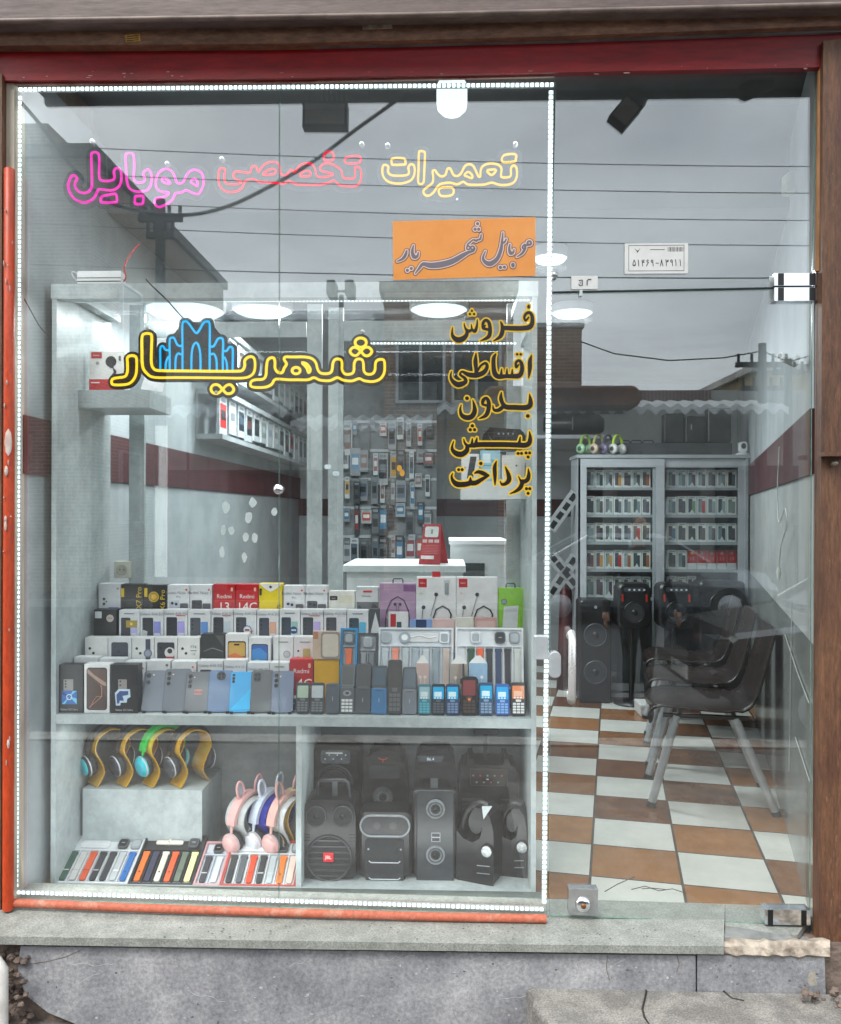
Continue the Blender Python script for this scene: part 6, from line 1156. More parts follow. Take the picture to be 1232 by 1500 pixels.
for k, (px, lb, sl, sm, bc, er, ec, pl) in enumerate(((368, 'pink rabbit eared headphones, leftmost of the eared pairs', 'pale grey arch stand under the left rabbit eared headphones', GRA, 'dba9a6', ('dca6a6', 'a9adb8'), 'd9a5a4', 'e0b2b0'), (397, 'white rabbit eared headphones on a dark blue arch', 'dark blue arch stand under the white rabbit eared headphones', BL, 'c9d2e2', ('d0d6e2', '9fa6b4'), 'd4cfd6', 'd9dce6'), (424, 'pink and white rabbit eared headphones, rightmost of the eared pairs', 'pale arch stand under the right rabbit eared headphones', fc('c3c6c8', .2), 'd9aaa2', ('d9a39e', 'a09aa0'), 'd6a09c', 'e0b2b0'), (450, 'pale yellow headphones half hidden by the divider', 'amber arch stand half hidden by the divider', AMB, 'dcd49a', None, 'e0b060', 'e6bc78'))):
    p = P(px, 1255, .50); headset(min(p.x, xd0 - .062), .47 + .025 * (k % 2), zb1 + .001, R(60), lb, sl, sm, bc, ec, pl, 'rabbit eared headphones', er, size=1.12, cupr=.036)
# ------------------------------------------------------------------ party speakers in the lower right compartment
SPK = pm('0d0e10', '131517', 14, .36, bump=.03, name='speaker_black'); GRL = pm('15181b', '24282c', 160, .6, bump=.5, bscale=500, name='speaker_grille'); SPR = pm('2a2e32', '34383c', 18, .34, name='speaker_trim'); CONE = pm('0d0f11', '15171a', 20, .35, name='cone'); RIMG = pm('8d9398', '787e83', 9, .35, name='rim_grey'); BADGE = fc('c8161e', .3)
def W(o, px, py, Y): p = P(px, py, Y); return p - o.location
def speaker(label, x0, x1, yt, yb, Yf, dep, zb=None, name='party_speaker'):
    a, b = P(x0, yb, Yf), P(x1, yt, Yf); zb = zb1 + .0006 if zb is None else zb
    t = thing(name, label, 'loudspeaker', ((a.x + b.x) / 2, Yf, zb)); return t, (b.x - a.x), b.z - zb
def lpx(t, Yf):           # local x,z of a photo pixel on the speaker's front plane
    return lambda x, y: (P(x, y, Yf).x - t.location.x, P(x, y, Yf).z - t.location.z)
def cone(t, cx, cz, r, y, ring=None, name='woofer', n=26, cap=CONE):
    M0 = Matrix.Translation((cx, y, cz)) @ Matrix.Rotation(R(90), 4, 'X'); mb = MB(M0)
    mb.lathe([(r * 1.12, -.002), (r * 1.1, .005), (r, .006), (r * .93, .001)], ring or SPK, n); mb.lathe([(r * .93, .003), (r * .8, .006), (r * .68, .001), (r * .35, -.0015), (.001, -.0015)], GRL, n); mb.lathe([(r * .34, -.001), (r * .26, .007), (.001, .010)], cap, n); return mb.build(name, t)
def feet(t, w_, y0):
    for s in (-1, 1): mb = MB(); mb.box(s * w_ * .3 - .014, s * w_ * .3 + .014, y0, y0 + .03, -.0004, .009, BLACK); mb.build('foot', t)
YFb, YFf = .50, .29
# back row
t, w_, h = speaker('tall black speaker with a silver control plate behind the twin horn speaker', 458, 527, 1091, 1295, YFb, .16); l = lpx(t, YFb)
mb = MB(); mb.rbox(-w_ / 2, w_ / 2, 0, h, 0, .16, .035, SPK, .012, 6); mb.build('body', t)
mb = MB(); a, b = l(470, 1118), l(513, 1099); mb.rbox(a[0], b[0], a[1], b[1], -.004, .002, .01, pm('6e757a', '565d62', 30, .3, metal=.4, name='control_plate'), .001); [mb.disc(a[0] + (b[0] - a[0]) * (.15 + .14 * k), (a[1] + b[1]) / 2 + (.008 if k % 2 else -.008), .0032, .0032, -.0046, fc('d8dcdf'), 10) for k in range(6)]; mb.quad(a[0] + .02, b[0] - .03, b[1] - .014, b[1] - .008, -.0046, fc('e0e4e6')); mb.build('control_panel', t)
c = l(490, 1143); mb = MB(); mb.tube([(c[0] + .07 * math.cos(R(u)), -.003, c[1] - .012 + .07 * math.sin(R(u))) for u in range(0, 181, 12)], .006, SPR, 8); mb.build('woofer_rim', t); cone(t, c[0], c[1] - .012, .058, -.001)
t, w_, h = speaker('domed black speaker with an orange logo and a fan shaped grille', 530, 597, 1098, 1290, YFb, .15); l = lpx(t, YFb)
mb = MB(); pr = [(-.5, 0), (.5, 0), (.5, .62), (.47, .76), (.4, .9), (.28, .97), (0, 1), (-.28, .97), (-.4, .9), (-.47, .76), (-.5, .62)]; mb.prism([(u * w_, v * h) for u, v in pr], 0, .15, SPK); mb.build('body', t, bevel=.006)
a, b = l(538, 1117), l(588, 1107); mb = MB(); mb.rbox(a[0], b[0], a[1], b[1], -.002, .003, .006, CONE, .001); mb.build('top_slot', t)
mb = MB(); c = l(561, 1112); mb.tube([(c[0] - .018, -.004, c[1] + .006), (c[0] - .008, -.004, c[1]), (c[0] + .008, -.004, c[1]), (c[0] + .018, -.004, c[1] + .006)], .003, fc('b0452c'), 6); mb.tube([(c[0], -.004, c[1]), (c[0], -.004, c[1] - .012)], .003, fc('b0452c'), 6); mb.build('logo', t)
c = l(561, 1167); mb = MB()
for k in range(28): u = 2 * math.pi * k / 28; mb.tube([(c[0] + .014 * math.cos(u), -.003, c[1] + .014 * math.sin(u)), (c[0] + .04 * math.cos(u), -.003, c[1] + .04 * math.sin(u))], .0016, RIMG, 4)
mb.build('radial_grille', t); cone(t, c[0], c[1], .014, -.002, name='hub')
a, b = l(541, 1140), l(586, 1122); mb = MB(); mb.rbox(a[0], b[0], a[1], b[1], -.003, .002, .01, SPR, .001); mb.build('front_panel', t)
t, w_, h = speaker('black trolley speaker with a raised T handle and a brown control panel', 672, 760, 1117, 1290, YFb, .16); l = lpx(t, YFb)
mb = MB(); pr = [(-.5, 0), (.5, 0), (.5, .85), (.44, .95), (.36, .97), (.33, 1.03), (.26, 1.03), (.24, .97), (-.24, .97), (-.26, 1.03), (-.33, 1.03), (-.36, .97), (-.44, .95), (-.5, .85)]; mb.prism([(u * w_, v * h) for u, v in pr], 0, .16, SPK); mb.build('body', t, bevel=.004)
a, b = l(688, 1151), l(744, 1126); mb = MB(); mb.rbox(a[0], b[0], a[1], b[1], -.004, .001, .004, pm('5a4e48', '473d38', 30, .4, name='brown_panel'), .001); mb.rbox(a[0] + .004, b[0] - .004, a[1] + .004, b[1] - .004, -.0045, -.0038, .003, fc('2e2a29'), 0)
for k in range(9): mb.disc(a[0] + .014 + .014 * k, a[1] + (.016 if k % 2 else .042), .004, .004, -.005, [fc('a98a6a'), fc('8f9498'), fc('c05038')][k % 3], 10)
mb.quad(a[0] + .05, a[0] + .09, a[1] + .022, a[1] + .034, -.005, fc('0c0d0e')); mb.quad(a[0] + .065, a[0] + .075, a[1] + .026, a[1] + .030, -.0054, fc('dfe4e8')); mb.build('control_panel', t)
mb = MB()
for s in (-1, 1):
    for k in range(3): x = s * w_ * .32; z = l(0, 1162 + 7 * k)[1]; mb.rbox(x - .03, x + .03, z - .004, z + .004, -.006, .002, .003, SPR, .001)
mb.rbox(-w_ * .4, w_ * .4, l(0, 1184)[1] - .003, l(0, 1184)[1] + .003, -.006, .002, .002, SPR, .001); mb.build('ridge', t)
mb = MB(); p0, p1 = l(712, 1120), l(712, 1078); mb.box(p0[0] - .008, p0[0] + .008, .05, .066, p0[1], p1[1], BLACK); a, b = l(694, 1080), l(732, 1072); mb.rbox(a[0], b[0], a[1], b[1], .04, .076, .008, BLACK, .003); mb.build('trolley_handle', t)
# front row
t, w_, h = speaker('black speaker with twin round horns, red badge and a carry handle', 444, 521, 1172, 1295, YFf, .15); l = lpx(t, YFf)
mb = MB(); pr = [(-.5, .0), (-.45, -.0), (.45, .0), (.5, .03), (.5, .8), (.46, .93), (.36, .99), (0, 1), (-.36, .99), (-.46, .93), (-.5, .8), (-.5, .03)]; mb.prism([(u * w_, .009 + v * (h - .009)) for u, v in pr], 0, .15, SPK); mb.build('body', t, bevel=.005); feet(t, w_, .01)
for x in (463, 502): c = l(x, 1195.5); cone(t, c[0], c[1], .036, -.002, SPR, 'horn')
c = l(482, 1257); mb = MB(); mb.tube([(c[0] + .083 * math.cos(R(u)), -.003, c[1] + .083 * math.sin(R(u))) for u in range(0, 360, 10)], .0045, SPR, 8, closed=True)
for k in range(7): z = -.066 + .022 * k; x = math.sqrt(max(.0, .079 ** 2 - z * z)); mb.rbox(c[0] - x, c[0] + x, c[1] + z - .003, c[1] + z + .003, -.006, .001, .0025, SPR, .001)
mb.build('grille_bar', t)
mb = MB(); mb.disc(c[0], c[1], .08, .08, -.001, GRL, 30); mb.build('woofer', t)
a, b = l(474, 1261), l(489, 1248); mb = MB(); mb.rbox(a[0], b[0], a[1], b[1], -.010, -.004, .002, BADGE, .001); mb.text('JBL', .018, (a[0] + b[0]) / 2, (a[1] + b[1]) / 2, -.0106, fc('f0dcdc')); mb.build('badge', t)
for s in (-1, 1):
    mb = MB(); [mb.rbox(s * w_ * .44 - .014, s * w_ * .44 + .014, l(0, 1216 + 4.5 * k)[1] - .002, l(0, 1216 + 4.5 * k)[1] + .002, -.003, .001, .001, CONE, .0005) for k in range(3)]; mb.build('vent_slot', t)
mb = MB(); a, b = l(461, 1173), l(510, 1149); mb.tube([(a[0], .05, a[1]), (a[0] + .006, .05, b[1] - .008), (a[0] + .02, .05, b[1]), (b[0] - .02, .05, b[1]), (b[0] - .006, .05, b[1] - .008), (b[0], .05, a[1])], .0075, SPR, 8); c = l(488, 1162); mb.box(c[0] - .01, c[0] + .01, .045, .056, a[1], b[1] - .004, GREYP); mb.build('handle', t)
t, w_, h = speaker('squat black speaker with an oval handle hole rimmed in grey', 525, 604, 1192, 1296, YFf + .01, .14); l = lpx(t, YFf + .01)
mb = MB(); mb.rbox(-w_ / 2, w_ / 2, .009, h, 0, .14, .03, SPK, .012, 6); mb.build('body', t); feet(t, w_, .015)
a, b = l(528, 1224), l(600, 1195); q = rrect(a[0], b[0], a[1], b[1], .04, 6); mb = MB(); mb.tube([(x, -.003, z) for x, z in q], .0042, RIMG, 8, closed=True); mb.build('handle_rim', t)
mb = MB(); q = rrect(a[0] + .003, b[0] - .003, a[1] + .003, b[1] - .003, .036, 6); mb.add([(x, -.001, z) for x, z in q], [tuple(range(len(q)))], CONE); mb.disc((a[0] + b[0]) / 2 - .03, (a[1] + b[1]) / 2, .014, .014, -.002, SPR, 14); mb.disc((a[0] + b[0]) / 2 + .03, (a[1] + b[1]) / 2, .014, .014, -.002, SPR, 14); mb.build('handle_recess', t)
a, b = l(535, 1290), l(592, 1229); mb = MB(); mb.rbox(a[0], b[0], a[1], b[1], -.004, .002, .012, GRL, .002, 5); mb.build('grille', t)
mb = MB(); 
for y in (1254, 1278): z = l(0, y)[1]; mb.tube([(a[0] + .014, -.006, z + .006), (a[0] + .022, -.006, z), (b[0] - .022, -.006, z), (b[0] - .014, -.006, z + .006)], .0022, fc('b4babf'), 6)
[mb.disc(x, l(0, 1235)[1], .004, .004, -.0046, RIMG, 10) for x in (a[0] + .012, b[0] - .012)]; mb.build('trim_bar', t)
t, w_, h = speaker('tall black tower speaker with two grey ringed drivers and a hooded top', 603, 670, 1101, 1300, YFf + .02, .16); l = lpx(t, YFf + .02)
mb = MB(); zt = l(0, 1150)[1]; mb.rbox(-w_ / 2, w_ / 2, .009, zt, .0, .16, .02, SPK, .010, 5); mb.build('body', t); feet(t, w_, .02)
mb = MB(); z0 = l(0, 1136)[1]; pr = [(-.47, z0), (-.47, z0 + .02), (-.42, h - .03), (-.3, h - .008), (0, h), (.3, h - .008), (.42, h - .03), (.47, z0 + .02), (.47, z0)]; mb.prism([(u * w_, v) for u, v in pr], .03, .15, SPK); mb.build('hood', t, bevel=.004)
mb = MB(); [mb.box(s * w_ * .36 - .018, s * w_ * .36 + .018, .04, .14, zt - .002, z0 + .002, SPK) for s in (-1, 1)]; mb.box(-.016, .012, .03, .1, zt - .001, z0 + .001, GREYP); mb.build('hood_support', t)
a, b = l(611, 1119), l(650, 1111); mb = MB(); mb.prism([(a[0] + .008, a[1]), (b[0] - .008, a[1]), (b[0], b[1]), (a[0], b[1])], .024, .031, fc('3a4046', .2)); mb.text('86.4', .016, (a[0] + b[0]) / 2, (a[1] + b[1]) / 2, .0235, fc('c9d2d8')); mb.build('display', t)
mb = MB(); a, b = l(610, 1296), l(665, 1157); mb.rbox(a[0], b[0], a[1], b[1], -.006, .002, .014, SPR, .003, 5); mb.build('grille', t)
for y in (1184, 1251): c = l(638, y); cone(t, c[0], c[1], .032, -.008, RIMG, 'woofer'); mb = MB(Matrix.Translation((c[0], -.010, c[1])) @ Matrix.Rotation(R(90), 4, 'X')); mb.lathe([(.036, 0), (.035, .004), (.018, .001), (.017, -.002)], pm('6f7478', '5a5f63', 90, .5, name='driver_grey', bump=.3), 26); mb.build('driver_ring', t)
a, b = l(632, 1232), l(645, 1219); mb = MB(); mb.rbox(a[0], b[0], a[1], b[1], -.0075, -.004, .001, fc('a9aeb2'), .0004); mb.quad(a[0] + .002, b[0] - .002, a[1] + .002, (a[1] + b[1]) / 2 - .002, -.0078, fc('15171b')); mb.quad(a[0] + .002, b[0] - .002, (a[1] + b[1]) / 2 + .002, b[1] - .002, -.0078, fc('15171b')); mb.build('maker_plate', t)
# two loop topped speakers, turned to the right
def loopspk(label, x0, x1, yt, yb, Yf, cap, rz=-22):
    a, b = P(x0, yb, Yf), P(x1, yt, Yf); w_ = (b.x - a.x) * .93; h = b.z - zb1
    t = thing('party_speaker', label, 'loudspeaker', ((a.x + b.x) / 2, Yf + .06, zb1 + .0006), R(rz), 'loop handled speakers'); d = .085
    hb = h * .60; mb = MB()
    prof = [(-.5, .01), (-.44, 0), (.44, 0), (.5, .01), (.5, .56), (.49, .72), (.4, .9), (.22, 1.0), (.0, 1.0), (-.1, .93), (.06, .86), (.2, .74), (.14, .6), (-.06, .53), (-.3, .56), (-.5, .66)]
    mb.prism([(u * w_, v * h) for u, v in prof], -d / 2 - .01, d / 2 + .02, SPK); mb.build('body', t, bevel=.007)
    mb = MB(); q = catmull([(-.5 * w_, .62 * h), (-.42 * w_, .78 * h), (-.25 * w_, .92 * h), (0, .985 * h), (.22 * w_, .96 * h)], False, 5); mb.tube([(x, .005, z) for x, z in q], [.016 + .006 * i / len(q) for i in range(len(q))], SPK, 12); mb.build('loop_handle', t)
    mb = MB(); mb.disc(-.08 * w_, .74 * h, .2 * w_, .15 * h, -.01, CONE, 24); mb.build('speaker_mouth', t)
    c = (.34 * w_, .46 * h); mb = MB(Matrix.Translation((c[0], -d / 2 - .011, c[1])) @ Matrix.Rotation(R(90), 4, 'X')); mb.lathe([(.024, 0), (.024, .008), (.02, .011), (.001, .011)], SPK, 22); mb.lathe([(.0195, .011), (.0195, .014), (.001, .0145)], pm('d5d9db', 'aeb4b8', 120, .35, bump=.5, bscale=400, name='silver_mesh'), 22); mb.build('silver_cap', t)
    mb = MB(); [mb.tube([(.06 * w_, -d / 2 - .0115, z * h), (.4 * w_, -d / 2 - .0115, z * h + .004)], .0018, RIMG, 5) for z in (.24, .14)]; mb.build('trim_bar', t)
    mb = MB(); [mb.box(s * w_ * .34 - .01, s * w_ * .34 + .01, -.03, .03, -.0004, .006, BLACK) for s in (-1, 1)]; mb.build('foot', t)
    return t
loopspk('loop handled black speaker with a round silver cap, nearer of two', 672, 735, 1185, 1302, .275, 1)
loopspk('loop handled black speaker with a round silver cap, at the right wall of the cabinet', 733, 778, 1186, 1294, .335, 1, -12)
c = P(713, 1189, .27); mb = MB(); mb.loops([[V(c.x - .018, .27, c.z + .02), V(c.x + .02, .27, c.z + .02), V(c.x - .012, .268, c.z - .028)], [V(c.x - .018, .272, c.z + .02), V(c.x + .02, .272, c.z + .02), V(c.x - .012, .27, c.z - .028)]], fc('c4cbce')); tag(mb.build('paper_tag'), 'small white paper tag hanging over the loop handled speakers', 'tag')

# ------------------------------------------------------------------ things on the floating shelves and the counter behind
Y_, z_ = SHL
a, b = P(129, 571, .43), P(181, 514, .43); carton('white and red box with a black car phone holder pictured, on the left shelf', 'phone holder box', (a.x + b.x) / 2, .47, z_ + .0006, b.x - a.x, b.z - z_, .06, 'd8d6d2', [('r', 0, 1, 0, .3, 0, 'bb1420'), ('r', .06, .36, .82, .98, .002, 'a8101c'), ('t', 'haino', .011, .2, .9, 'f0e0e0'), ('d', .62, .74, .022, '17181a'), ('r', .58, .7, .58, .84, .004, '202226'), ('p', [(.66, .62), (.78, .5), (.72, .32), (.6, .36), (.7, .48)], '15161a'), ('d', .24, .7, .007, '8c9094'), ('r', .84, .9, .76, .88, 0, '55585a'), ('r', .06, .3, .2, .23, 0, 'f0dada')], name='phone_holder_box')
a, b = P(206, 573, .43), P(236, 558, .43); mb = MB(); mb.loops([[V(a.x, .43, a.z + .008), V(b.x, .45, a.z + .0), V(b.x, .46, b.z - .006), V(a.x + .008, .44, b.z + .006)], [V(a.x, .431, a.z + .008), V(b.x, .451, a.z + .0), V(b.x, .461, b.z - .006), V(a.x + .008, .441, b.z + .006)]], fc('dadcde')); tag(mb.build('paper_card'), 'small white paper card leaning beside the red and white box', 'card')
Y_, z_ = SHR
for (x0, x1, yt, lb, bd, it, ct) in ((676, 702, 665, 'white box with a slanted grey phone pictured, on the right shelf', 'd9dadb', [('p', [(.3, .1), (.5, .9), (.85, .9), (.65, .1)], '3c4046'), ('d', .2, .5, .004, '9a9da0')], 'phone box'), (704, 733, 660, 'pale blue printed box between two white boxes on the right shelf', '9cc4d6', [('r', .05, .95, .5, .53, 0, '5f90a8'), ('r', .1, .5, .6, .9, 0, 'd5e8ee'), ('r', .55, .9, .6, .7, 0, '6fa4bc'), ('r', .1, .9, .08, .4, 0, 'b4d8e4')], 'phone box'), (735, 771, 667, 'plain white box at the right end of the right shelf', 'd3d3d0', [('d', .6, .6, .004, '4a4c50'), ('r', .94, 1, .2, .7, 0, '1a1b1d')], 'box')):
    a, b = P(x0, 705, .47), P(x1, yt, .47); carton(lb, ct, (a.x + b.x) / 2, .50, z_ + .0006, b.x - a.x, b.z - z_, .06, bd, it, name='shelf_box_pack')
a, b = P(703, 655, .52), P(772, 622, .52); t = thing('bluetooth_speaker', 'black angular bluetooth speaker lying on the boxes of the right shelf', 'speaker', ((a.x + b.x) / 2, .5, P(720, 660, .47).z + .001)); w_ = b.x - a.x; h = b.z - a.z
mb = MB(); mb.prism([(u * w_, v * h) for u, v in ((-.5, .2), (-.36, 0), (.36, 0), (.5, .25), (.46, .6), (.34, .92), (-.3, 1), (-.44, .7))], -.03, .05, SPK); mb.build('body', t, bevel=.006)
mb = MB(); mb.prism([(u * w_, v * h) for u, v in ((-.26, .5), (-.2, .88), (.24, .86), (.34, .62), (.26, .4))], -.034, -.029, DARK); [mb.disc(w_ * (-.12 + .1 * k), h * .72, .004, .004, -.0345, RIMG, 10) for k in range(4)]; mb.build('control_panel', t)
mb = MB(); mb.tube([(-w_ * .42, -.02, h * .9), (-w_ * .2, -.034, h * .25), (w_ * .2, -.034, h * .22), (w_ * .4, -.02, h * .8)], .004, GREYP, 6); mb.build('strap', t)
# socket on the rear left post, white patches painted as glints on the sliding pane
c = P(182, 834, YP); t = thing('wall_socket', 'cream wall socket beside the left rear post of the cabinet', 'socket', V(c.x, YP - .02, c.z)); mb = MB(); mb.rbox(-.036, .036, -.036, .036, -.006, .03, .006, pm('d2d0c4', 'c6c4b8', 9, .4, name='cream_plastic'), .002); mb.build('plate', t)
mb = MB(Matrix.Rotation(R(90), 4, 'X')); mb.lathe([(.001, .0065), (.019, .0068), (.022, .0085), (.024, .006)], pm('b9b7ab', None, 9, .4), 20); mb.build('rim', t); mb = MB(); [mb.disc(s * .009, 0, .003, .003, -.0075, BLACK, 8) for s in (-1, 1)]; mb.build('pin_hole', t)
rnd = random.Random(12)
pts = [(331, 743, 13, 18, 'upper left'), (370, 736, 12, 15, 'top centre'), (364, 758, 12, 17, 'under the top centre one'), (327, 776, 9, 15, 'left of a pair'), (339, 777, 9, 14, 'right of a pair at the left'), (360, 787, 10, 13, 'middle'), (373, 788, 9, 14, 'right of the middle one'), (325, 809, 8, 18, 'lower left'), (358, 816, 8, 16, 'bottom'), (402, 750, 9, 13, 'right of the joint button')]
for x, y, rx, ry, nm in pts:
    c = P(x, y, YP + .012); n_ = 11; k = S(YP)
    mb = MB(); mb.prism([(c.x + .5 * k * rx * math.cos(2 * math.pi * i / n_) * rnd.uniform(.75, 1.15), c.z + .5 * k * ry * math.sin(2 * math.pi * i / n_) * rnd.uniform(.75, 1.15)) for i in range(n_)], YP + .0112, YP + .0126, pm('dfe9ea', 'd2dddf', 30, .5, name='painted_glint')); o = mb.build('glint_patch'); tag(o, 'ragged white painted glint on the rear pane, %s of ten' % nm, 'patch', 'painted glints on the rear pane')
for x, y, nm in ((481, 684, 'upper'), (493, 694, 'lower')):
    c = P(x - 1, y - 1, YP - .012); mb = MB(); mb.rbox(c.x - .014, c.x + .014, c.z - .012, c.z + .008, YP - .0095, YP - .0082, .008, fc('dfeef4'), .0004); tag(mb.build('finger_pull'), '%s of two small pale finger pulls on the rear posts' % nm, 'pull', 'finger pulls on the rear posts')
c = P(585, 688, YP + .016)
for dx, dz, nm in ((0, .006, 'upper'), (.012, -.014, 'lower')):
    mb = MB(); q = [(c.x + dx + .011 * math.cos(2 * math.pi * i / 16), c.z + dz + .014 * math.sin(2 * math.pi * i / 16)) for i in range(16)]; mb.prism(q, YP + .0155, YP + .0175, fc('e8a83c')); tag(mb.build('round_sticker'), '%s of two amber round stickers on the rear pane' % nm, 'sticker', 'amber stickers on the rear pane')
# counter with the red folded price stand
t = thing('counter', 'white sales counter standing behind the display cabinet', 'counter', P(600, 900, 1.2)); t.location.z = FL
a, b = P(508, 828, 1.2), P(676, 828, 1.2)
mb = at(MB(), t); mb.box(a.x, b.x, 1.2, 1.75, FL, a.z - .03, WHITE); mb.build('front', t); mb = at(MB(), t); mb.box(a.x - .02, b.x + .02, 1.18, 1.78, a.z - .03, a.z, WHITE); mb.build('top', t); ZC = a.z
a2, b2 = P(660, 850, 1.82), P(742, 792, 1.82); t = thing('counter', 'taller white counter end with glass front, right of the red price stand', 'counter', (0, 0, 0)); t.location = ((a2.x + b2.x) / 2, 2.0, FL)
mb = at(MB(), t); mb.box(a2.x, b2.x, 1.82, 2.4, FL, b2.z - .02, WHITE); mb.build('body', t); mb = at(MB(), t); mb.box(a2.x - .01, b2.x + .01, 1.80, 2.42, b2.z - .02, b2.z, WHITE); mb.build('top', t)
c0, c1 = P(679, 846, 1.81), P(710, 825, 1.81); mb = at(MB(), t); mb.box(c0.x, c1.x, 1.806, 1.819, c0.z, c1.z, WIN); mb.build('glass_front', t)
a, b = P(617, 828, 1.3), P(650, 768, 1.3); w_ = b.x - a.x; t = thing('price_stand', 'red folded card price stand with white panels on the counter', 'price stand', ((a.x + b.x) / 2, 1.32, ZC), R(-18)); h = b.z - ZC
CARD = pm('b4141d', '9c1019', 9, .4, name='red_card')
mb = MB(); mb.loops([[(-w_ / 2, -.05, .001), (w_ / 2, -.05, .001), (w_ / 2, -.046, .001), (-w_ / 2, -.046, .001)], [(-w_ / 2 * .8, 0, h), (w_ / 2 * .8, 0, h), (w_ / 2 * .8, .004, h), (-w_ / 2 * .8, .004, h)]], CARD); mb.loops([[(-w_ / 2, .08, .001), (w_ / 2, .08, .001), (w_ / 2, .084, .001), (-w_ / 2, .084, .001)], [(-w_ / 2 * .8, .0045, h), (w_ / 2 * .8, .0045, h), (w_ / 2 * .8, .0085, h), (-w_ / 2 * .8, .0085, h)]], CARD); mb.build('card', t)
mb = MB(Matrix.Translation((0, -.0515, 0)) @ Matrix.Rotation(-math.atan2(.05, h), 4, 'X')); z = lambda v: v * h
mb.quad(-w_ * .32, w_ * .32, z(.7), z(.97), 0, fc('e4e0de'), .008); mb.quad(-w_ * .04, w_ * .06, z(.78), z(.9), -.0006, fc('8a8e94'))
for k in range(3): mb.quad(-w_ * .4 + w_ * .28 * k, -w_ * .18 + w_ * .28 * k, z(.56), z(.64), 0, fc('d8b8b8'))
for k in range(6): mb.quad(-w_ * .38, w_ * .36, z(.28 + .04 * k), z(.295 + .04 * k), 0, fc('c86a6c'))
mb.quad(-w_ * .42, w_ * .2, z(.14), z(.23), 0, fc('e0d6d4'), .004); mb.build('front_print', t)
# ------------------------------------------------------------------ inside the shop
# round ceiling lamps
LMP = emit('ccf0ff', 1.1, 'lamp_panel'); ZL = 2.86
lamps = [(270, 457, 116, 'widest of the round ceiling lamps, leftmost', 2.50), (385, 457, 86, 'round ceiling lamp second from the left'), (643, 455, 84, 'round ceiling lamp above the column of sticker words'), (838, 460, 60, 'round ceiling lamp seen past the door edge'), (806, 380, 50, 'round ceiling lamp high behind the window edge')]
for x, y, wpx, lb, *zz in lamps:
    c = PZ(x, y, zz[0] if zz else ZL); dist = (c - EYE).dot(Fw); r_ = wpx * dist / FPX / 2
    t = thing('ceiling_lamp', 'white glowing ' + lb if 'round ceiling lamp' in lb and not lb.startswith('widest') else 'white glowing lamp, ' + lb, 'ceiling lamp', c, 0, 'round ceiling lamps')
    mb = MB(); mb.lathe([(r_ * 1.03, .055), (r_ * 1.03, .012), (r_ * .97, .004)], WHITE, 36); mb.build('frame', t)
    mb = MB(); mb.lathe([(r_ * .97, .004), (r_ * .8, -.012), (.001, -.02)], LMP, 36); mb.build('diffuser', t)
    l = bpy.data.lights.new('lamp_light', 'AREA'); l.shape = 'DISK'; l.size = r_ * 2; l.energy = 7 if zz else (9 if x > 800 else 21); l.color = (.9, .97, 1); o = bpy.data.objects.new('lamp_light', l); COL.objects.link(o); o.location = c + V(0, 0, -.04)
c = P(513, 453, 2.6); t = thing('ceiling_lamp', 'round ceiling lamp dotted with many small bulbs', 'ceiling lamp', c); rr = 36 * (c.y + D) / FPX
mb = MB(); mb.lathe([(rr, .05), (rr, 0), (.001, 0)], WHITE, 30); mb.build('frame', t)
l = bpy.data.lights.new('lamp_light', 'AREA'); l.shape = 'DISK'; l.size = rr * 2; l.energy = 16; l.color = (.92, .98, 1); o = bpy.data.objects.new('lamp_light', l); COL.objects.link(o); o.location = c + V(0, 0, -.05)
mb = MB()
for k in range(5):
    for i in range(8 + 6 * k): u = 2 * math.pi * i / (8 + 6 * k); q = rr * (k + .6) / 5.2; mb.add([(q * math.cos(u) + dx, q * math.sin(u) + dy, -.003) for dx, dy in ((-.006, -.006), (.006, -.006), (.006, .006), (-.006, .006))], [(0, 1, 2, 3)], LMP)
mb.build('bulb', t)
c = P(662, 142, .3); t = thing('pendant_lamp', 'glowing white cylinder lamp hanging high behind the window top', 'lamp', c); k = S(.3)
mb = MB(); mb.lathe([(.001, -26 * k), (14 * k, -25 * k), (21 * k, -18 * k), (22.5 * k, -8 * k), (22.5 * k, 16 * k), (18 * k, 24 * k), (.001, 26 * k)], emit('dcf6ff', 1.0, 'pendant_glow'), 28); mb.build('diffuser', t)
mb = MB(); mb.tube([(0, 0, 26 * k), (0, 0, 3.36 - c.z)], .006, WHITE, 8); mb.build('stem', t)
# white surge bar on top of the display cabinet
a, b = P(116, 411, .245), P(181, 399, .245); t = thing('power_strip', 'white power strip with a red cable lying on top of the display cabinet', 'power strip', ((a.x + b.x) / 2, .243, zt1 + .0006)); w_ = b.x - a.x
mb = MB(); mb.rbox(-w_ / 2, w_ / 2, .001, b.z - zt1, -.018, .022, .006, WHITE, .002); mb.quad(-w_ * .49, w_ * .49, .008, .012, -.0186, BLACK); mb.quad(-w_ * .49, w_ * .49, .021, .024, -.0186, BLACK); mb.build('body', t)
mb = MB(); mb.tube(catmull([(w_ * .5, 0, .012), (w_ * .56, 0, .03), (w_ * .52, 0, .07), (w_ * .66, .02, .13), (w_ * .8, .03, .16)], False, 4), .0028, fc('c02a22'), 6); mb.build('red_cable', t)
mb = MB(); mb.tube(catmull([(-w_ * .5, 0, .012), (-w_ * .62, 0, .03), (-w_ * .66, 0, .05), (-w_ * .55, 0, .045), (-w_ * .5, 0, .02)], False, 4), .0024, fc('c8cccf'), 6); mb.build('white_cable', t)
mb = MB(); mb.tube(catmull([tuple(P(x, y, .04)) for x, y in ((214, 409), (222, 418), (245, 440), (268, 466), (276, 472))], False, 4), .0028, CAB, 6); tag(mb.build('sign_cable'), 'thin black cable running down to the blue and yellow neon sign', 'cable')
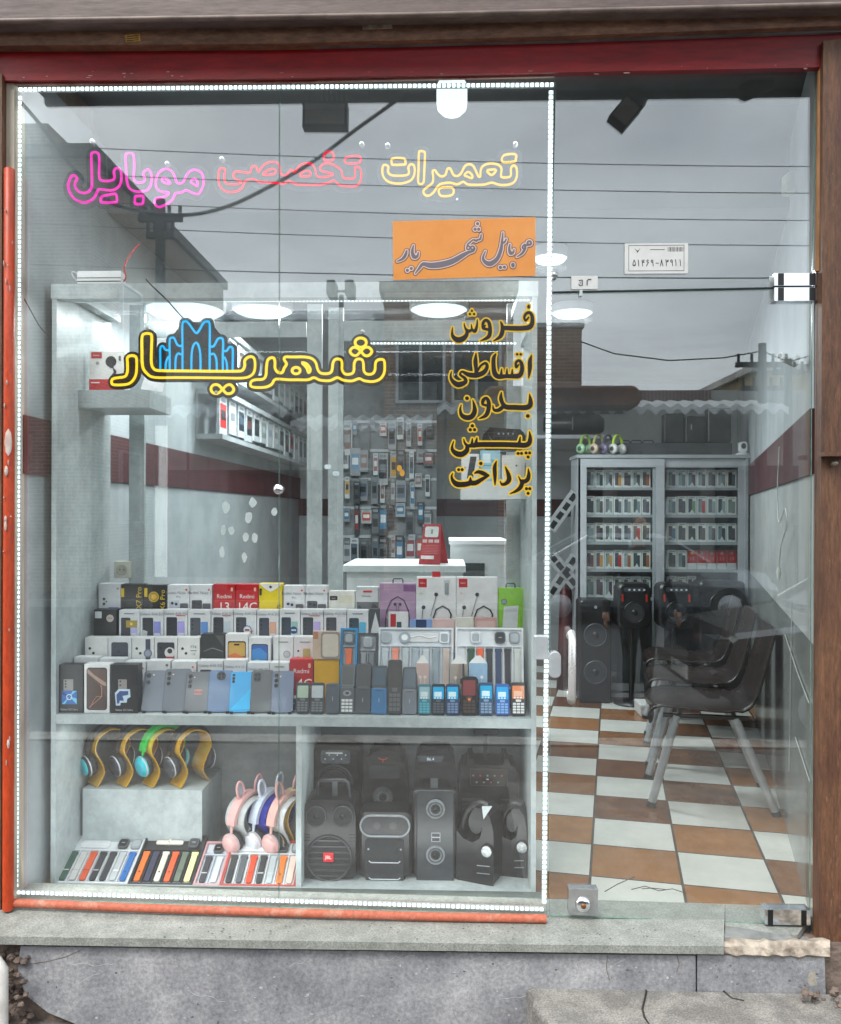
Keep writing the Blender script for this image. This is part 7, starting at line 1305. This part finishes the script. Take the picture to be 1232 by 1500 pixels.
mb = MB(); mb.tube(catmull([tuple(P(x, y, .06)) for x, y in ((34, 435), (45, 455), (58, 478), (70, 492))], False, 4), .0022, CAB, 6); tag(mb.build('wall_cable'), 'thin dark cable on the left wall beside the cabinet', 'cable')

# ------------------------------------------------------------------ glass fronted phone cabinet at the back
YC = 3.5; cx0, cx1 = P(846, 800, YC).x, P(1096, 800, YC).x; cz1 = P(960, 671, YC).z; dpt = .34
CW = pm('9fa6ab', '90979c', 4, .4, name='cabinet_grey'); CF = pm('b4babf', 'a7adb2', 4, .35, metal=.2, name='cabinet_frame')
t = thing('glass_cabinet', 'tall grey cabinet with two sliding glass doors full of boxed phones', 'cabinet', ((cx0 + cx1) / 2, YC, FL)); BC = t
def bb(name, x0, x1, y0, y1, z0, z1, m=CW, parent=None): b = at(MB(), t); b.box(x0, x1, y0, y1, z0, z1, m); return b.build(name, parent or t)
bb('side_panel', cx0, cx0 + .02, YC, YC + dpt, FL, cz1); bb('side_panel', cx1 - .02, cx1, YC, YC + dpt, FL, cz1)
bb('top_board', cx0 - .01, cx1 + .01, YC - .01, YC + dpt + .01, cz1, cz1 + .025); bb('back_panel', cx0 + .02, cx1 - .02, YC + dpt - .015, YC + dpt, FL + .03, cz1 - .001, pm('4c5256', None, 5, .6)); bb('base_board', cx0 + .02, cx1 - .02, YC + .05, YC + dpt - .016, FL, FL + .03)
xm0, xm1 = P(956, 800, YC).x, P(974, 800, YC).x
ZR = [P(960, y, YC + .05).z for y in (714, 754, 794, 834, 876)]
for z in ZR: bb('shelf', cx0 + .0205, cx1 - .0205, YC + .045, YC + dpt - .016, z - .02, z, CW)
zb_ = P(960, 1004, YC).z
for (x0, x1, yo) in ((cx0 + .004, xm1 - .004, 0), (xm0 + .006, cx1 - .004, .02)):
    d_ = at(MB(), t); e = .062
    y0, y1 = YC + yo, YC + yo + .016
    d_.box(x0, x0 + e, y0, y1, FL + .045, cz1 - .003, CF); d_.box(x1 - e, x1, y0, y1, FL + .045, cz1 - .003, CF); d_.box(x0 + e, x1 - e, y0, y1, cz1 - .003 - .065, cz1 - .003, CF); d_.box(x0 + e, x1 - e, y0, y1, FL + .045, FL + .1, CF); o = d_.build('sliding_door', t)
    g = at(MB(), t); g.box(x0 + e, x1 - e, y0 + .006, y0 + .011, FL + .1, cz1 - .068, THIN); g.build('pane', o)
bb('rail', cx0, cx1, YC - .02, YC + .045, FL + .002, FL + .03, pm('c9cdd0', None, 8, .3))
rnd = random.Random(21)
pal = ['2c2f34', '3f444b', '55606a', '6a7f86', '27333d', '7a8b84', '4a4a52', '8f9fa5', '37484a', '5a4a55']
acc = ['9c5a32', 'b02a2a', '58708f', 'c08a40', '6f8f6a', '7a4048', '35404a', 'a05a70']
orow = ['top', 'second', 'third', 'fourth', 'lowest']; ocol = ['first', 'second', 'third', 'fourth', 'fifth', 'sixth', 'seventh', 'eighth']
for r_, (z, ytop) in enumerate(zip(ZR, (687, 726, 765, 805, 843))):
    for dside, (x0, x1) in enumerate(((858, 953), (977, 1079))):
        if r_ == 4 and dside == 1: x1 = 1020
        n_ = 7 if x1 > 1050 or dside == 0 else 3
        for k in range(n_):
            a, b = P(x0 + (x1 - x0) * k / n_, ytop, YC + .1), P(x0 + (x1 - x0) * (k + 1) / n_, ytop, YC + .1); w_ = (b.x - a.x) * .94; h = a.z - z - .004 - rnd.uniform(0, .006)
            red = r_ == 3 and dside == 1 and k >= 2
            side = ('left', 'right')[dside]
            if red:
                body, it, lb = 'd0d3d4', [('r', 0, 1, .32, 1, 0, 'a81522'), ('t', '13', .034, .5, .55, 'c9a0a0'), ('d', .5, .85, .012, ['c9a227', '8a8d92', '7a7d80', 'b08a78', 'a08a70'][k - 2])], 'red topped phone box numbered 13, %s of five in the right door' % ocol[k - 2]
            else:
                c1, c2 = rnd.choice(pal), rnd.choice(acc if r_ == 3 or rnd.random() < .2 else pal)
                body = rnd.choice(['dcdfe0', 'e2e4e4', 'd0d6d5', 'dde0da', 'e4e2dc']); it = [('r', .12, .55, .12, .86, .004, c1), ('r', .5, .86, .1, .74, .004, c2), ('d', .22, .76, .005, '101214'), ('r', .2, .8, .9, .94, 0, '7f858a')]
                if k % 3 == 2: it.append(('p', [(.2, .04), (.5, .3), (.8, .04)], 'd2d8d8'))
                lb = 'small boxed phone, %s from the left on the %s shelf of the %s glass door' % (ocol[k], orow[r_], side)
            carton(lb, 'phone box', (a.x + b.x) / 2, YC + .12, z + .0006, w_, h, .05, body, it, 0, 'boxed_phone', 'boxed phones in the glass cabinet', 0)
# on top of the glass cabinet
zt_ = cz1 + .0256
a, b = P(905, 668, YC + .1), P(1072, 649, YC + .1); 
t = thing('sound_bar', 'long dark grey box lying along the top of the glass cabinet', 'box', ((a.x + b.x) / 2, YC + .17, zt_)); mb = MB(); w_ = b.x - a.x; hb = b.z - zt_; mb.rbox(-w_ / 2, w_ / 2, 0, hb, -.08, .12, .006, pm('3a3e42', '303438', 6, .5, name='dark_box'), .003); [mb.disc(-w_ * .3 + w_ * .3 * k, .02, .014, .014, -.081, BLACK, 12) for k in range(3)]; mb.build('body', t)
for (x0, x1, yt, lb) in ((973, 1002, 606, 'leftmost of three tall black speakers on the cabinet top'), (1004, 1034, 610, 'middle of three tall black speakers on the cabinet top, with a thin bright mark'), (1037, 1071, 598, 'rightmost and tallest of three black speakers on the cabinet top')):
    a, b = P(x0, 649, YC + .12), P(x1, yt, YC + .12); w_ = b.x - a.x; h = b.z - zt_ - hb; t = thing('tower_speaker', lb, 'loudspeaker', ((a.x + b.x) / 2, YC + .15, zt_ + hb + .0006), 0, 'black speakers on the cabinet top')
    mb = MB(); mb.rbox(-w_ / 2, w_ / 2, 0, h, -.04, .06, .018, SPK, .006, 5); mb.build('body', t); mb = MB(); mb.rbox(-w_ * .4, w_ * .4, h * .1, h * .88, -.043, -.039, .012, GRL, .001, 4); mb.build('grille', t)
    if x0 == 1004: mb = MB(); mb.rbox(-w_ * .26, -w_ * .2, h * .5, h * .7, -.046, -.043, .001, fc('8a9094'), .0005); mb.build('bright_mark', t)
for k, x in enumerate((925, 943, 961)):
    a = P(x, 649, YC + .08); t = thing('carry_speaker', '%s of three small speakers with loop handles behind the long dark box' % ['leftmost', 'middle', 'rightmost'][k], 'speaker', (a.x, YC + .33, zt_), 0, 'loop handled speakers on the cabinet top'); hh = a.z - zt_ + .01
    mb = MB(); mb.rbox(-.046, .046, 0, hh, -.02, .03, .01, SPK, .003); mb.build('body', t); mb = MB(); mb.tube([(-.042, 0, hh - .002), (-.04, 0, hh + .022), (-.03, 0, hh + .03), (.03, 0, hh + .03), (.04, 0, hh + .022), (.042, 0, hh - .002)], .005, BLACK, 8); mb.build('loop_handle', t)
for k, (x, c1, c2, lb) in enumerate(((857, '7c9a3c', '86b08a', 'leaf green headphones hanging at the left end of the cabinet top'), (876, '9c9a62', 'b8a892', 'tan headphones hanging on the cabinet top'), (890, '3c3650', '6a6080', 'dark violet headphones hanging on the cabinet top'), (904, 'a8c83a', 'c8ccc8', 'yellow green headphones with a white disc on the cabinet top'))):
    a = P(x, 668, YC + .06); t = thing('headphones', lb, 'headphones', (a.x, YC + .04, zt_), R(40), 'headphones on the cabinet top')
    mb = MB(); ribbon(mb, arc(.052, .075, .075, 175, 5, 14), .02, .009, fc(c1)); mb.build('headband', t)
    for s in (-1, 1): mb = MB(Matrix.Translation((s * .05, 0, .045)) @ Matrix.Rotation(R(90 * s), 4, 'Y')); mb.lathe([(.001, -.016), (.036, -.015), (.04, 0), (.036, .014), (.001, .018)], fc(c2), 18); mb.lathe([(.016, .017), (.017, .019), (.001, .02)], fc('3a3e42'), 14); mb.build('ear_cup', t)
a = P(1088, 668, YC + .06); t = thing('web_camera', 'small white web camera at the right end of the cabinet top', 'camera', (a.x, YC + .06, zt_)); mb = MB(); mb.lathe([(.001, 0), (.05, 0), (.05, .012), (.03, .02), (.001, .022)], WHITE, 20); mb.build('base', t); mb = MB(); mb.rbox(-.03, .03, .02, .1, -.02, .02, .02, WHITE, .004); mb.build('body', t); mb = MB(); mb.disc(0, .068, .018, .022, -.0205, BLACK, 16); mb.build('lens', t)
# speakers standing on the floor before the glass cabinet
YD = 3.28
def floorspk(label, x0, x1, yt, yb, Yf, two=True, red=False):
    a, b = P(x0, yb, Yf), P(x1, yt, Yf); t = thing('floor_speaker', label, 'loudspeaker', ((a.x + b.x) / 2, Yf, FL + .0006)); w_ = b.x - a.x; h = b.z - FL
    mb = MB(); mb.rbox(-w_ / 2, w_ / 2, 0, h, 0, .2, .03, SPK, .012, 6); mb.build('body', t)
    return t, w_, h
t, w_, h = floorspk('tall black floor speaker with two drivers left of the glass cabinet doors', 849, 896, 879, 1005, YD)
for v in (.66, .3): cone(t, 0, h * v, w_ * .34, -.003, pm('3a3e42', None, 9, .3), 'woofer')
mb = MB(); mb.disc(0, h * .93, .012, .012, -.001, RIMG, 12); mb.build('knob', t)
for (x0, x1, lb) in ((905, 954, 'black speaker with red side lights raised on a pole, left of two'), (966, 1017, 'black speaker with red side lights raised on a pole, right of two')):
    Yf = 3.2; a, b = P(x0, 921, Yf), P(x1, 855, Yf); t = thing('pole_speaker', lb, 'loudspeaker', ((a.x + b.x) / 2, Yf, FL + .0006), 0, 'raised black speakers before the glass cabinet'); w_ = b.x - a.x; z0, z1 = a.z - FL, b.z - FL
    mb = MB(); mb.rbox(-w_ / 2, w_ / 2, z0, z1, 0, .18, .05, SPK, .014, 6); mb.build('body', t); cone(t, 0, z0 + (z1 - z0) * .36, w_ * .3, -.003, None, 'woofer')
    mb = MB(); mb.rbox(-w_ * .3, w_ * .3, z1 - .06, z1 - .03, -.004, .002, .008, fc('3c4248', .3), .001); [mb.disc(-w_ * .16 + .035 * k, z1 - .045, .008, .006, -.0048, fc('d5dade'), 10) for k in range(4)]; mb.build('control_panel', t)
    for s in (-1, 1): mb = MB(); mb.rbox(s * w_ * .36 - .006, s * w_ * .36 + .006, z1 - .13, z1 - .075, -.006, .002, .004, emit('d8402c', .22, 'red_light'), .001); mb.build('side_light', t)
    mb = MB(); mb.tube([(0, .09, 0), (0, .09, z0 + .01)], .02, BLACK, 10); mb.lathe([(.001, 0), (.13, 0), (.13, .012), (.03, .03)], BLACK, 20, Matrix.Translation((0, .09, 0))); mb.build('stand', t)
t, w_, h = floorspk('wide black speaker cabinet lying before the right glass door', 1025, 1092, 852, 905, 3.3)
cone(t, 0, h * .8, .09, -.003, None, 'woofer')
a, b = P(941, 1036, 2.9), P(976, 1023, 2.9); t = thing('white_box', 'low white box on the floor before the glass cabinet', 'box', ((a.x + b.x) / 2, 3.0, FL + .0006)); mb = MB(); mb.box(-.09, .09, -.1, .1, 0, .055, fc('d5d7d6')); mb.build('carton', t, bevel=.002); mb = MB(); mb.box(-.092, .092, -.102, .102, .0555, .075, fc('d9dbda')); mb.build('lid', t, bevel=.002)
a = P(926, 905, 3.1)
t = thing('trash_bin', 'slim dark grey waste bin between the pole speakers', 'bin', (P(964, 1000, 3.05).x, 3.1, FL + .0006)); mb = MB(); mb.lathe([(.001, 0), (.075, 0), (.09, .3), (.094, .33), (.086, .33), (.07, .02)], pm('2c2f33', '24272a', 9, .4, name='bin_plastic'), 20); mb.build('bucket', t); mb = MB(); mb.tube([(.093 * math.cos(u * .35), .093 * math.sin(u * .35), .33) for u in range(18)], .006, DARK, 6, closed=True); mb.build('rim', t)
# red pole and perforated steel brackets left of the cabinet
p = P(829, 1002, 3.75); mb = MB(); mb.lathe([(.001, FL), (.07, FL), (.055, FL + .4), (.04, FL + .95), (.001, FL + .96)], pm('4a1518', '3a1013', 6, .5, name='red_cloth'), 16, Matrix.Translation((p.x, 3.78, 0))); tag(mb.build('red_pennant'), 'narrow dark red rolled banner standing left of the glass cabinet', 'banner')
STP = pm('a9adb0', '95999c', 9, .35, metal=.5, name='bracket_steel')
for k, (xa, ya, xb, yb, lb) in enumerate(((806, 775, 844, 722, 'uppermost of three perforated steel strips left of the glass cabinet'), (806, 812, 844, 858, 'middle perforated steel strip slanting the other way'), (806, 872, 844, 815, 'lowest of three perforated steel strips left of the glass cabinet'))):
    a, b = P(xa, ya, 3.6), P(xb, yb, 3.6); d = (b - a).normalized(); pr = V(-d.z, 0, d.x) * .045; mb = MB(); q = [a - pr, b - pr, b + pr, a + pr]; mb.loops([q, [v + V(0, .012, 0) for v in q]], STP); o = mb.build('perforated_strip'); tag(o, lb, 'bracket', 'perforated strips left of the glass cabinet')
    mb = MB()
    for i in range(4):
        c = a + (b - a) * ((i + .5) / 4); e = d * .03; g = pr * .45; mb.add([c - e - g - V(0, .001, 0), c + e - g - V(0, .001, 0), c + e + g - V(0, .001, 0), c - e + g - V(0, .001, 0)], [(0, 1, 2, 3)], BLACK)
    mb.build('slot_hole', o)
# ------------------------------------------------------------------ chairs
CHS = pm('2a2220', '211b19', 5, .3, name='chair_shell'); TUB = pm('b9bec2', 'a5aaae', 8, .3, metal=.35, name='chair_tube')
def chair(x, y, rz, label):
    t = thing('stacking_chair', label, 'chair', (x, y, FL + .0006), rz, 'dark chairs along the right wall')
    prof = catmull([(-.235, .0, .40), (-.24, .0, .43), (-.2, .0, .45), (-.05, .0, .442), (.1, 0, .44), (.19, 0, .47), (.235, 0, .55), (.275, 0, .7), (.31, 0, .84)], False, 4); rings = []
    for i, p in enumerate(prof):
        u = i / (len(prof) - 1); wd = .225 - .02 * max(0, u - .5) * 2; cup = .018 * (1 if u < .55 else .6); n_ = 9; ring = []; q = prof[min(i + 1, len(prof) - 1)]; r0 = prof[max(i - 1, 0)]; d = Vector((q[0] - r0[0], q[2] - r0[2])).normalized(); nn = Vector((-d.y, d.x))
        for s, th_ in ((1, .012), (-1, .0)):
            for j in range(n_): v = (-1 + 2 * j / (n_ - 1)) * s; k = cup * v * v + th_; ring.append((p[0] + nn.x * k, wd * v, p[2] + nn.y * k))
        rings.append(ring)
    mb = MB(); mb.loops(rings, CHS, smooth=True); mb.build('seat_shell', t)
    mb = MB(); mb.tube([(-.2, -.19, .425), (.18, -.19, .43)], .011, CHS, 8); mb.tube([(-.2, .19, .425), (.18, .19, .43)], .011, CHS, 8); mb.tube([(-.12, -.19, .425), (-.12, .19, .425)], .011, TUB, 8); mb.tube([(.12, -.19, .43), (.12, .19, .43)], .011, TUB, 8); mb.build('under_frame', t)
    for s in (-1, 1):
        for (xa, xb) in ((-.14, -.25), (.12, .29)):
            mb = MB(); mb.tube([(xa, s * .185, .425), (xb, s * .215, .02)], [.021, .019], TUB, 12); o = mb.build('leg', t); mb = MB(); mb.tube([(xb - (.006 if xb > 0 else -.006) * .0, s * .2155, .022), (xb + (.006 if xb > 0 else -.005), s * .216, .0)], .022, BLACK, 12); mb.build('rubber_foot', o)
    return t
f0 = PZ(1051, 1176, FL)
a0 = math.atan2(rdir.x, 1)
for k, (lb, dy) in enumerate((('dark brown stacking chair nearest the door against the right wall', 0), ('dark brown stacking chair in the middle of the row by the right wall', .64), ('dark brown stacking chair farthest from the door in the row', 1.28))):
    y = f0.y + .10 + dy; chair(f0.x + dy * rdir.x * .75 - .035, y, -a0 * .7, lb)
# white cable with plug, camera, socket and loose wires on the right wall
def onR(px, py, off=.012):
    d = ray(px, py); n_ = V(1, -rdir.x, 0); k = (V(rw0.x - off, rw0.y, 0) - V(EYE.x, EYE.y, 0)).dot(n_) / V(d.x, d.y, 0).dot(n_); return EYE + d * k
WC = fc('cfd6d2', .4)
q = [onR(x, y, .03) for x, y in ((1142, 655), (1139, 720), (1141, 765), (1150, 745), (1152, 770), (1144, 800), (1141, 835))]
t = thing('hanging_cable', 'white looped cable with a plug hanging on the right wall', 'cable', q[0]); mb = at(MB(), t); mb.tube(catmull([tuple(p) for p in q], False, 5), .0028, WC, 6); mb.build('cord', t); mb = at(MB(), t); e = onR(1141, 838, .03); mb.tube([e + V(0, 0, .02), e, e - V(0, 0, .035)], [.006, .012, .005], WC, 8); mb.build('plug', t)
c = onR(1160, 527, .05); t = thing('wall_camera', 'white bullet camera on the right wall beside the door', 'camera', c); mb = at(MB(), t); mb.tube([c + V(-.05, -.02, .01), c + V(.02, .02, -.01)], .015, WC, 14); mb.build('body', t); mb = at(MB(), t); mb.tube([c + V(.01, .02, 0), c + V(.03, .05, .02), c + V(.05, .07, .02)], .01, WC, 8); mb.build('bracket', t); mb = at(MB(), t); mb.tube([c + V(-.052, -.021, .0103), c + V(-.05, -.02, .01)], .009, GREYP, 14); mb.build('lens', t)
c = onR(1156, 270, .02); t = thing('door_sensor', 'small cream box high on the right wall', 'sensor', c); mb = at(MB(), t); mb.box(c.x - .02, c.x + .02, c.y - .03, c.y + .03, c.z - .04, c.z + .04, fc('c9cdb9')); mb.build('case', t, bevel=.004)
for k, pts in enumerate((((1150, 930), (1168, 985), (1185, 1030)), ((1165, 1080), (1178, 1120), (1186, 1145)), ((1160, 880), (1158, 1000), (1156, 1130)))):
    mb = MB(); mb.tube([onR(x, y, .006) for x, y in pts], .0022, fc('b4bab8'), 5); tag(mb.build('loose_wire'), '%s thin pale wire across the right wall tiles' % ['upper slanting', 'lower slanting', 'upright'][k], 'wire')
# ------------------------------------------------------------------ left wall racks of hanging phone cases
def onL(px, py, off=.0): return PX(px, py, XL + off)
RK = pm('a3a9ad', '92989c', 5, .4, name='rack_white')
def rack(label, y0, y1, z0, z1, dep):
    t = thing('wall_rack', label, 'rack', (XL, (y0 + y1) / 2, z0)); mb = at(MB(), t); mb.box(XL + .001, XL + dep, y0, y1, z0, z0 + .03, RK); mb.build('ledge', t); mb = at(MB(), t); mb.box(XL + .001, XL + .012, y0, y1, z0 + .0305, z1, RK); mb.build('back_panel', t); mb = at(MB(), t); mb.box(XL + .001, XL + dep, y0, y1, z1, z1 + .03, RK); mb.build('top_ledge', t); return t
pk = [('c23030', '2a2c30'), ('d6d9da', '9aa0a4'), ('2b2f33', '3c4247'), ('c9cdd0', '7f878d'), ('1d2023', '55595d'), ('8d9a92', 'b9bfc2'), ('24303a', '4a5b6c'), ('3a3a3c', '7c6a58'), ('bcc3c8', '93a2b0'), ('25292c', '6b4040')]
yA, yB_ = 2.1, 5.2; zA, zB = onL(305, 648).z, onL(305, 585).z
rack('lower of two white racks of hanging phone cases on the left wall', yA, yB_, zA, zB, .16)
rack('upper of two white racks of hanging phone cases on the left wall', yA, yB_, zB + .12, zB + .12 + (zB - zA), .16)
nn_ = ['first', 'second', 'third', 'fourth', 'fifth', 'sixth', 'seventh', 'eighth', 'ninth', 'tenth', 'eleventh', 'twelfth', 'thirteenth', 'fourteenth']
def pack(x, y, z, rz, w_, h, c1, c2, label, group, name='hanging_pack', shell='b9bfc3'):
    o = MB(); o.box(-w_ / 2, w_ / 2, -.008, .008, -h, 0, fc(shell)); o = o.build(name, None, (x, y, z), (0, 0, rz)); tag(o, label, 'accessory pack', group)
    m = MB(); m.quad(-w_ * .4, w_ * .4, -h * .8, -h * .2, -.0085, fc(c1), .004); m.quad(-w_ * .3, w_ * .3, -h * .6, -h * .35, -.0089, fc(c2), .003); m.quad(-w_ * .3, w_ * .3, -h * .14, -h * .06, -.0085, fc('7e858a')); m.build('front_print', o)
for row, (z0, z1) in enumerate(((zA, zB), (zB + .12, zB + .12 + zB - zA))):
    for k in range(14):
        y = yA + .1 + k * .225; c1, c2 = pk[(k * 3 + row) % 10]; h = (z1 - z0) * rnd.uniform(.68, .9)
        pack(XL + .13, y, z1 - .004, R(90), .17, h, c1, c2, '%s hanging phone case from the window on the %s left wall rack' % (nn_[k], ['lower', 'upper'][row]), 'phone cases on the left wall racks', 'phone_case_pack')
# pegboard with hanging accessories on the back wall
PB = pm('6d7174', '5c6063', 6, .6, name='pegboard'); YPG = 4.6
a, b = P(498, 846, YPG), P(640, 560, YPG)
t = thing('peg_panel', 'dark peg panel full of hanging accessories behind the counter', 'panel', ((a.x + b.x) / 2, YPG, FL)); mb = at(MB(), t); mb.box(a.x, b.x, YPG, YPG + .03, FL, b.z, PB); mb.build('board', t); mb = at(MB(), t)
for y in (618, 660, 702, 744, 786): z = P(560, y, YPG).z; mb.box(a.x, b.x, YPG - .012, YPG - .0005, z - .012, z + .012, RK)
mb.build('peg_rail', t)
dk = [('24272a', '3f4448'), ('34383c', '15171a'), ('8d9296', '55595e'), ('5a5f64', '2a2d31'), ('6d5048', '8a8f94'), ('2e3438', '71787e'), ('4d5a6a', '1c1f22'), ('7a3238', 'b9bdc0'), ('b08a3a', '2a2c2e'), ('3a6a8a', 'c0c4c8'), ('a04038', 'd0d0cc')]
for r_, y in enumerate((618, 660, 702, 744, 786)):
    for k in range(10):
        p = P(508 + 13.4 * k + rnd.uniform(-3, 3), y + rnd.uniform(-7, 7), YPG - .03); c1, c2 = dk[(k * 5 + r_ * 3 + rnd.randrange(5)) % 11]
        pack(p.x, YPG - .03 - .05 * rnd.random(), p.z + .01, R(rnd.uniform(-25, 25)), rnd.choice([.04, .06, .075, .09]), rnd.choice([.12, .19, .24, .28]), c1, c2, '%s hanging pack from the left in the %s row of the dark peg panel' % (nn_[k], orow[r_]), 'packs on the dark peg panel', 'accessory_pack', rnd.choice(['7c8186', '5a5e62', '3a3d40', '9aa0a4', 'b2b8bb']))
# soft cylinder speaker on a wall shelf left of the glass cabinet
a, b = P(800, 622, 4.2), P(880, 622, 4.2); t = thing('cylinder_speaker', 'thick black cylinder speaker lying high behind the door edge', 'speaker', ((a.x + b.x) / 2, 4.2, a.z)); w_ = b.x - a.x; mb = MB(Matrix.Rotation(R(90), 4, 'Y')); mb.lathe([(.001, -w_ / 2 - .02), (.06, -w_ / 2 - .02), (.085, -w_ / 2 + .02), (.09, 0), (.085, w_ / 2 - .02), (.06, w_ / 2 + .02), (.001, w_ / 2 + .02)], SPK, 22); mb.build('body', t); mb = MB(); mb.tube([(-.02, -.09, -.05), (-.02, -.095, .05)], .006, GREYP, 6); mb.build('clip', t)
mb = MB(); mb.box(a.x - .3, b.x + .1, 4.08, 4.4, a.z - .125, a.z - .095, RK); mb.box(a.x - .3, b.x + .1, 4.4, YB - .02, a.z - .125, a.z - .098, RK); tag(mb.build('wall_shelf'), 'pale wall shelf under the thick black cylinder speaker', 'shelf')
# ------------------------------------------------------------------ the person standing in the street, seen only as a reflection
def person():
    c = Mr(935, 1012, 4.85); t = thing('person', 'person in a dark jacket and black trousers standing beside the black car bonnet', 'person', (c.x, -4.85, -.16), R(-6))
    m0 = flat('111214', .7); mb = MB()
    T = lambda pts, rr, n=12: mb.tube(catmull([tuple(p) + (r,) for p, r in zip(pts, rr)], False, 4) and [q[:3] for q in catmull([tuple(p) + (r,) for p, r in zip(pts, rr)], False, 4)], [q[3] for q in catmull([tuple(p) + (r,) for p, r in zip(pts, rr)], False, 4)], m0, n)
    for k in range(14):                      # torso as a stack of flattened rings
        pass
    ringz = [(.86, .155, .11), (.94, .165, .115), (1.02, .15, .105), (1.12, .155, .11), (1.25, .175, .118), (1.36, .185, .11), (1.43, .15, .085), (1.47, .07, .06)]
    mb.loops([[(a * math.cos(2 * math.pi * i / 20), b * math.sin(2 * math.pi * i / 20), z) for i in range(20)] for z, a, b in ringz], m0)
    T([(0, .0, 1.42), (0, .005, 1.5), (0, .015, 1.56)], [.06, .052, .055])
    mb.ball((0, .02, 1.635), .074, .094, .115, m0, 18); mb.ball((0, .06, 1.565), .05, .045, .04, m0, 12)
    T([(0, .105, 1.645), (0, .122, 1.615)], [.008, .014], 8); mb.ball((-.076, .01, 1.625), .012, .02, .03, m0, 8); mb.ball((.076, .01, 1.625), .012, .02, .03, m0, 8)
    for s, ky, kx in ((-1, .05, .02), (1, -.10, .05)):
        T([(s * .085, 0, .92), (s * .095, .02 + ky * .4, .7), (s * .10, .03 + ky * .5, .5), (s * (.10 + kx * .2), ky, .28), (s * (.10 + kx * .3), ky - .02, .08)], [.1, .085, .062, .058, .042])
        T([(s * (.10 + kx * .3), ky - .05, .045), (s * (.105 + kx * .3), ky + .05, .045), (s * (.11 + kx * .3), ky + .16, .035)], [.042, .046, .032])
        sh = (s * .175, 0, 1.40); el = (s * .27, -.01, 1.12); wr = (s * .32, .08, .90); T([sh, (s * .225, -.005, 1.27), el, (s * .3, .03, 1.01), wr], [.062, .052, .043, .04, .029])
        T([wr, (s * .328, .1, .86), (s * .333, .108, .825)], [.027, .034, .028])
        for j, (u, l_) in enumerate(((-.03, .066), (-.01, .078), (.01, .074), (.029, .058))):
            b = (s * .333, .106 + u, .83); T([b, (s * (.335), .11 + u * 1.15, .83 - l_ * .55), (s * .325, .118 + u * 1.2, .83 - l_)], [.0095, .0085, .0065], 8)
        T([(s * .326, .12, .875), (s * .318, .15, .845), (s * .312, .158, .815)], [.012, .010, .007], 8)
    tmp = mb.build('tmp_body'); md = tmp.modifiers.new('r', 'REMESH'); md.mode = 'VOXEL'; md.voxel_size = .0065; sm_ = tmp.modifiers.new('s', 'SMOOTH'); sm_.iterations = 3; sm_.factor = .5
    dg = bpy.context.evaluated_depsgraph_get(); me = bpy.data.meshes.new_from_object(tmp.evaluated_get(dg)); bpy.data.objects.remove(tmp)
    me.name = 'body'; me.materials.clear()
    for m in (pm('16171a', '1f2023', 18, .8, bump=.2, name='dark_cloth'), pm('b98a72', 'a87a64', 30, .5, name='skin'), pm('0d0e10', None, 20, .75, name='black_trousers'), pm('1a1a1b', None, 20, .4, name='shoe')): me.materials.append(m)
    for p in me.polygons:
        z = p.center.z; x = abs(p.center.x); p.use_smooth = True
        p.material_index = 1 if z > 1.475 or (z < .895 and x > .24) else (3 if z < .085 else (2 if z < .93 else 0))
    o = bpy.data.objects.new('body', me); COL.objects.link(o); o.parent = t
    h = MB(); HR = pm('15110f', '241c18', 60, .6, bump=.4, name='hair')
    h.loops([[(.081 * math.sin(a) * math.cos(2 * math.pi * i / 20), -.002 + .1 * math.sin(a) * math.sin(2 * math.pi * i / 20) * (1 if math.sin(2 * math.pi * i / 20) < 0 else .93), 1.645 + .122 * math.cos(a) - (.05 * max(0, -math.sin(2 * math.pi * i / 20)) if a > 1 else 0)) for i in range(20)] for a in (.05, .4, .75, 1.05, 1.3)], HR, smooth=True); h.build('hair', t)
    for s in (-1, 1): e = MB(); e.ball((s * .03, .105, 1.643), .011, .007, .007, fc('d8d4cf'), 10); e.ball((s * .03, .1115, 1.643), .005, .003, .005, fc('1a1412'), 8); e.build('eye', t)
    e = MB(); e.tube([(-.024, .102, 1.583), (0, .108, 1.581), (.024, .102, 1.583)], .0045, pm('8a4a42', None, 20, .5), 6); e.build('mouth', t)
person()
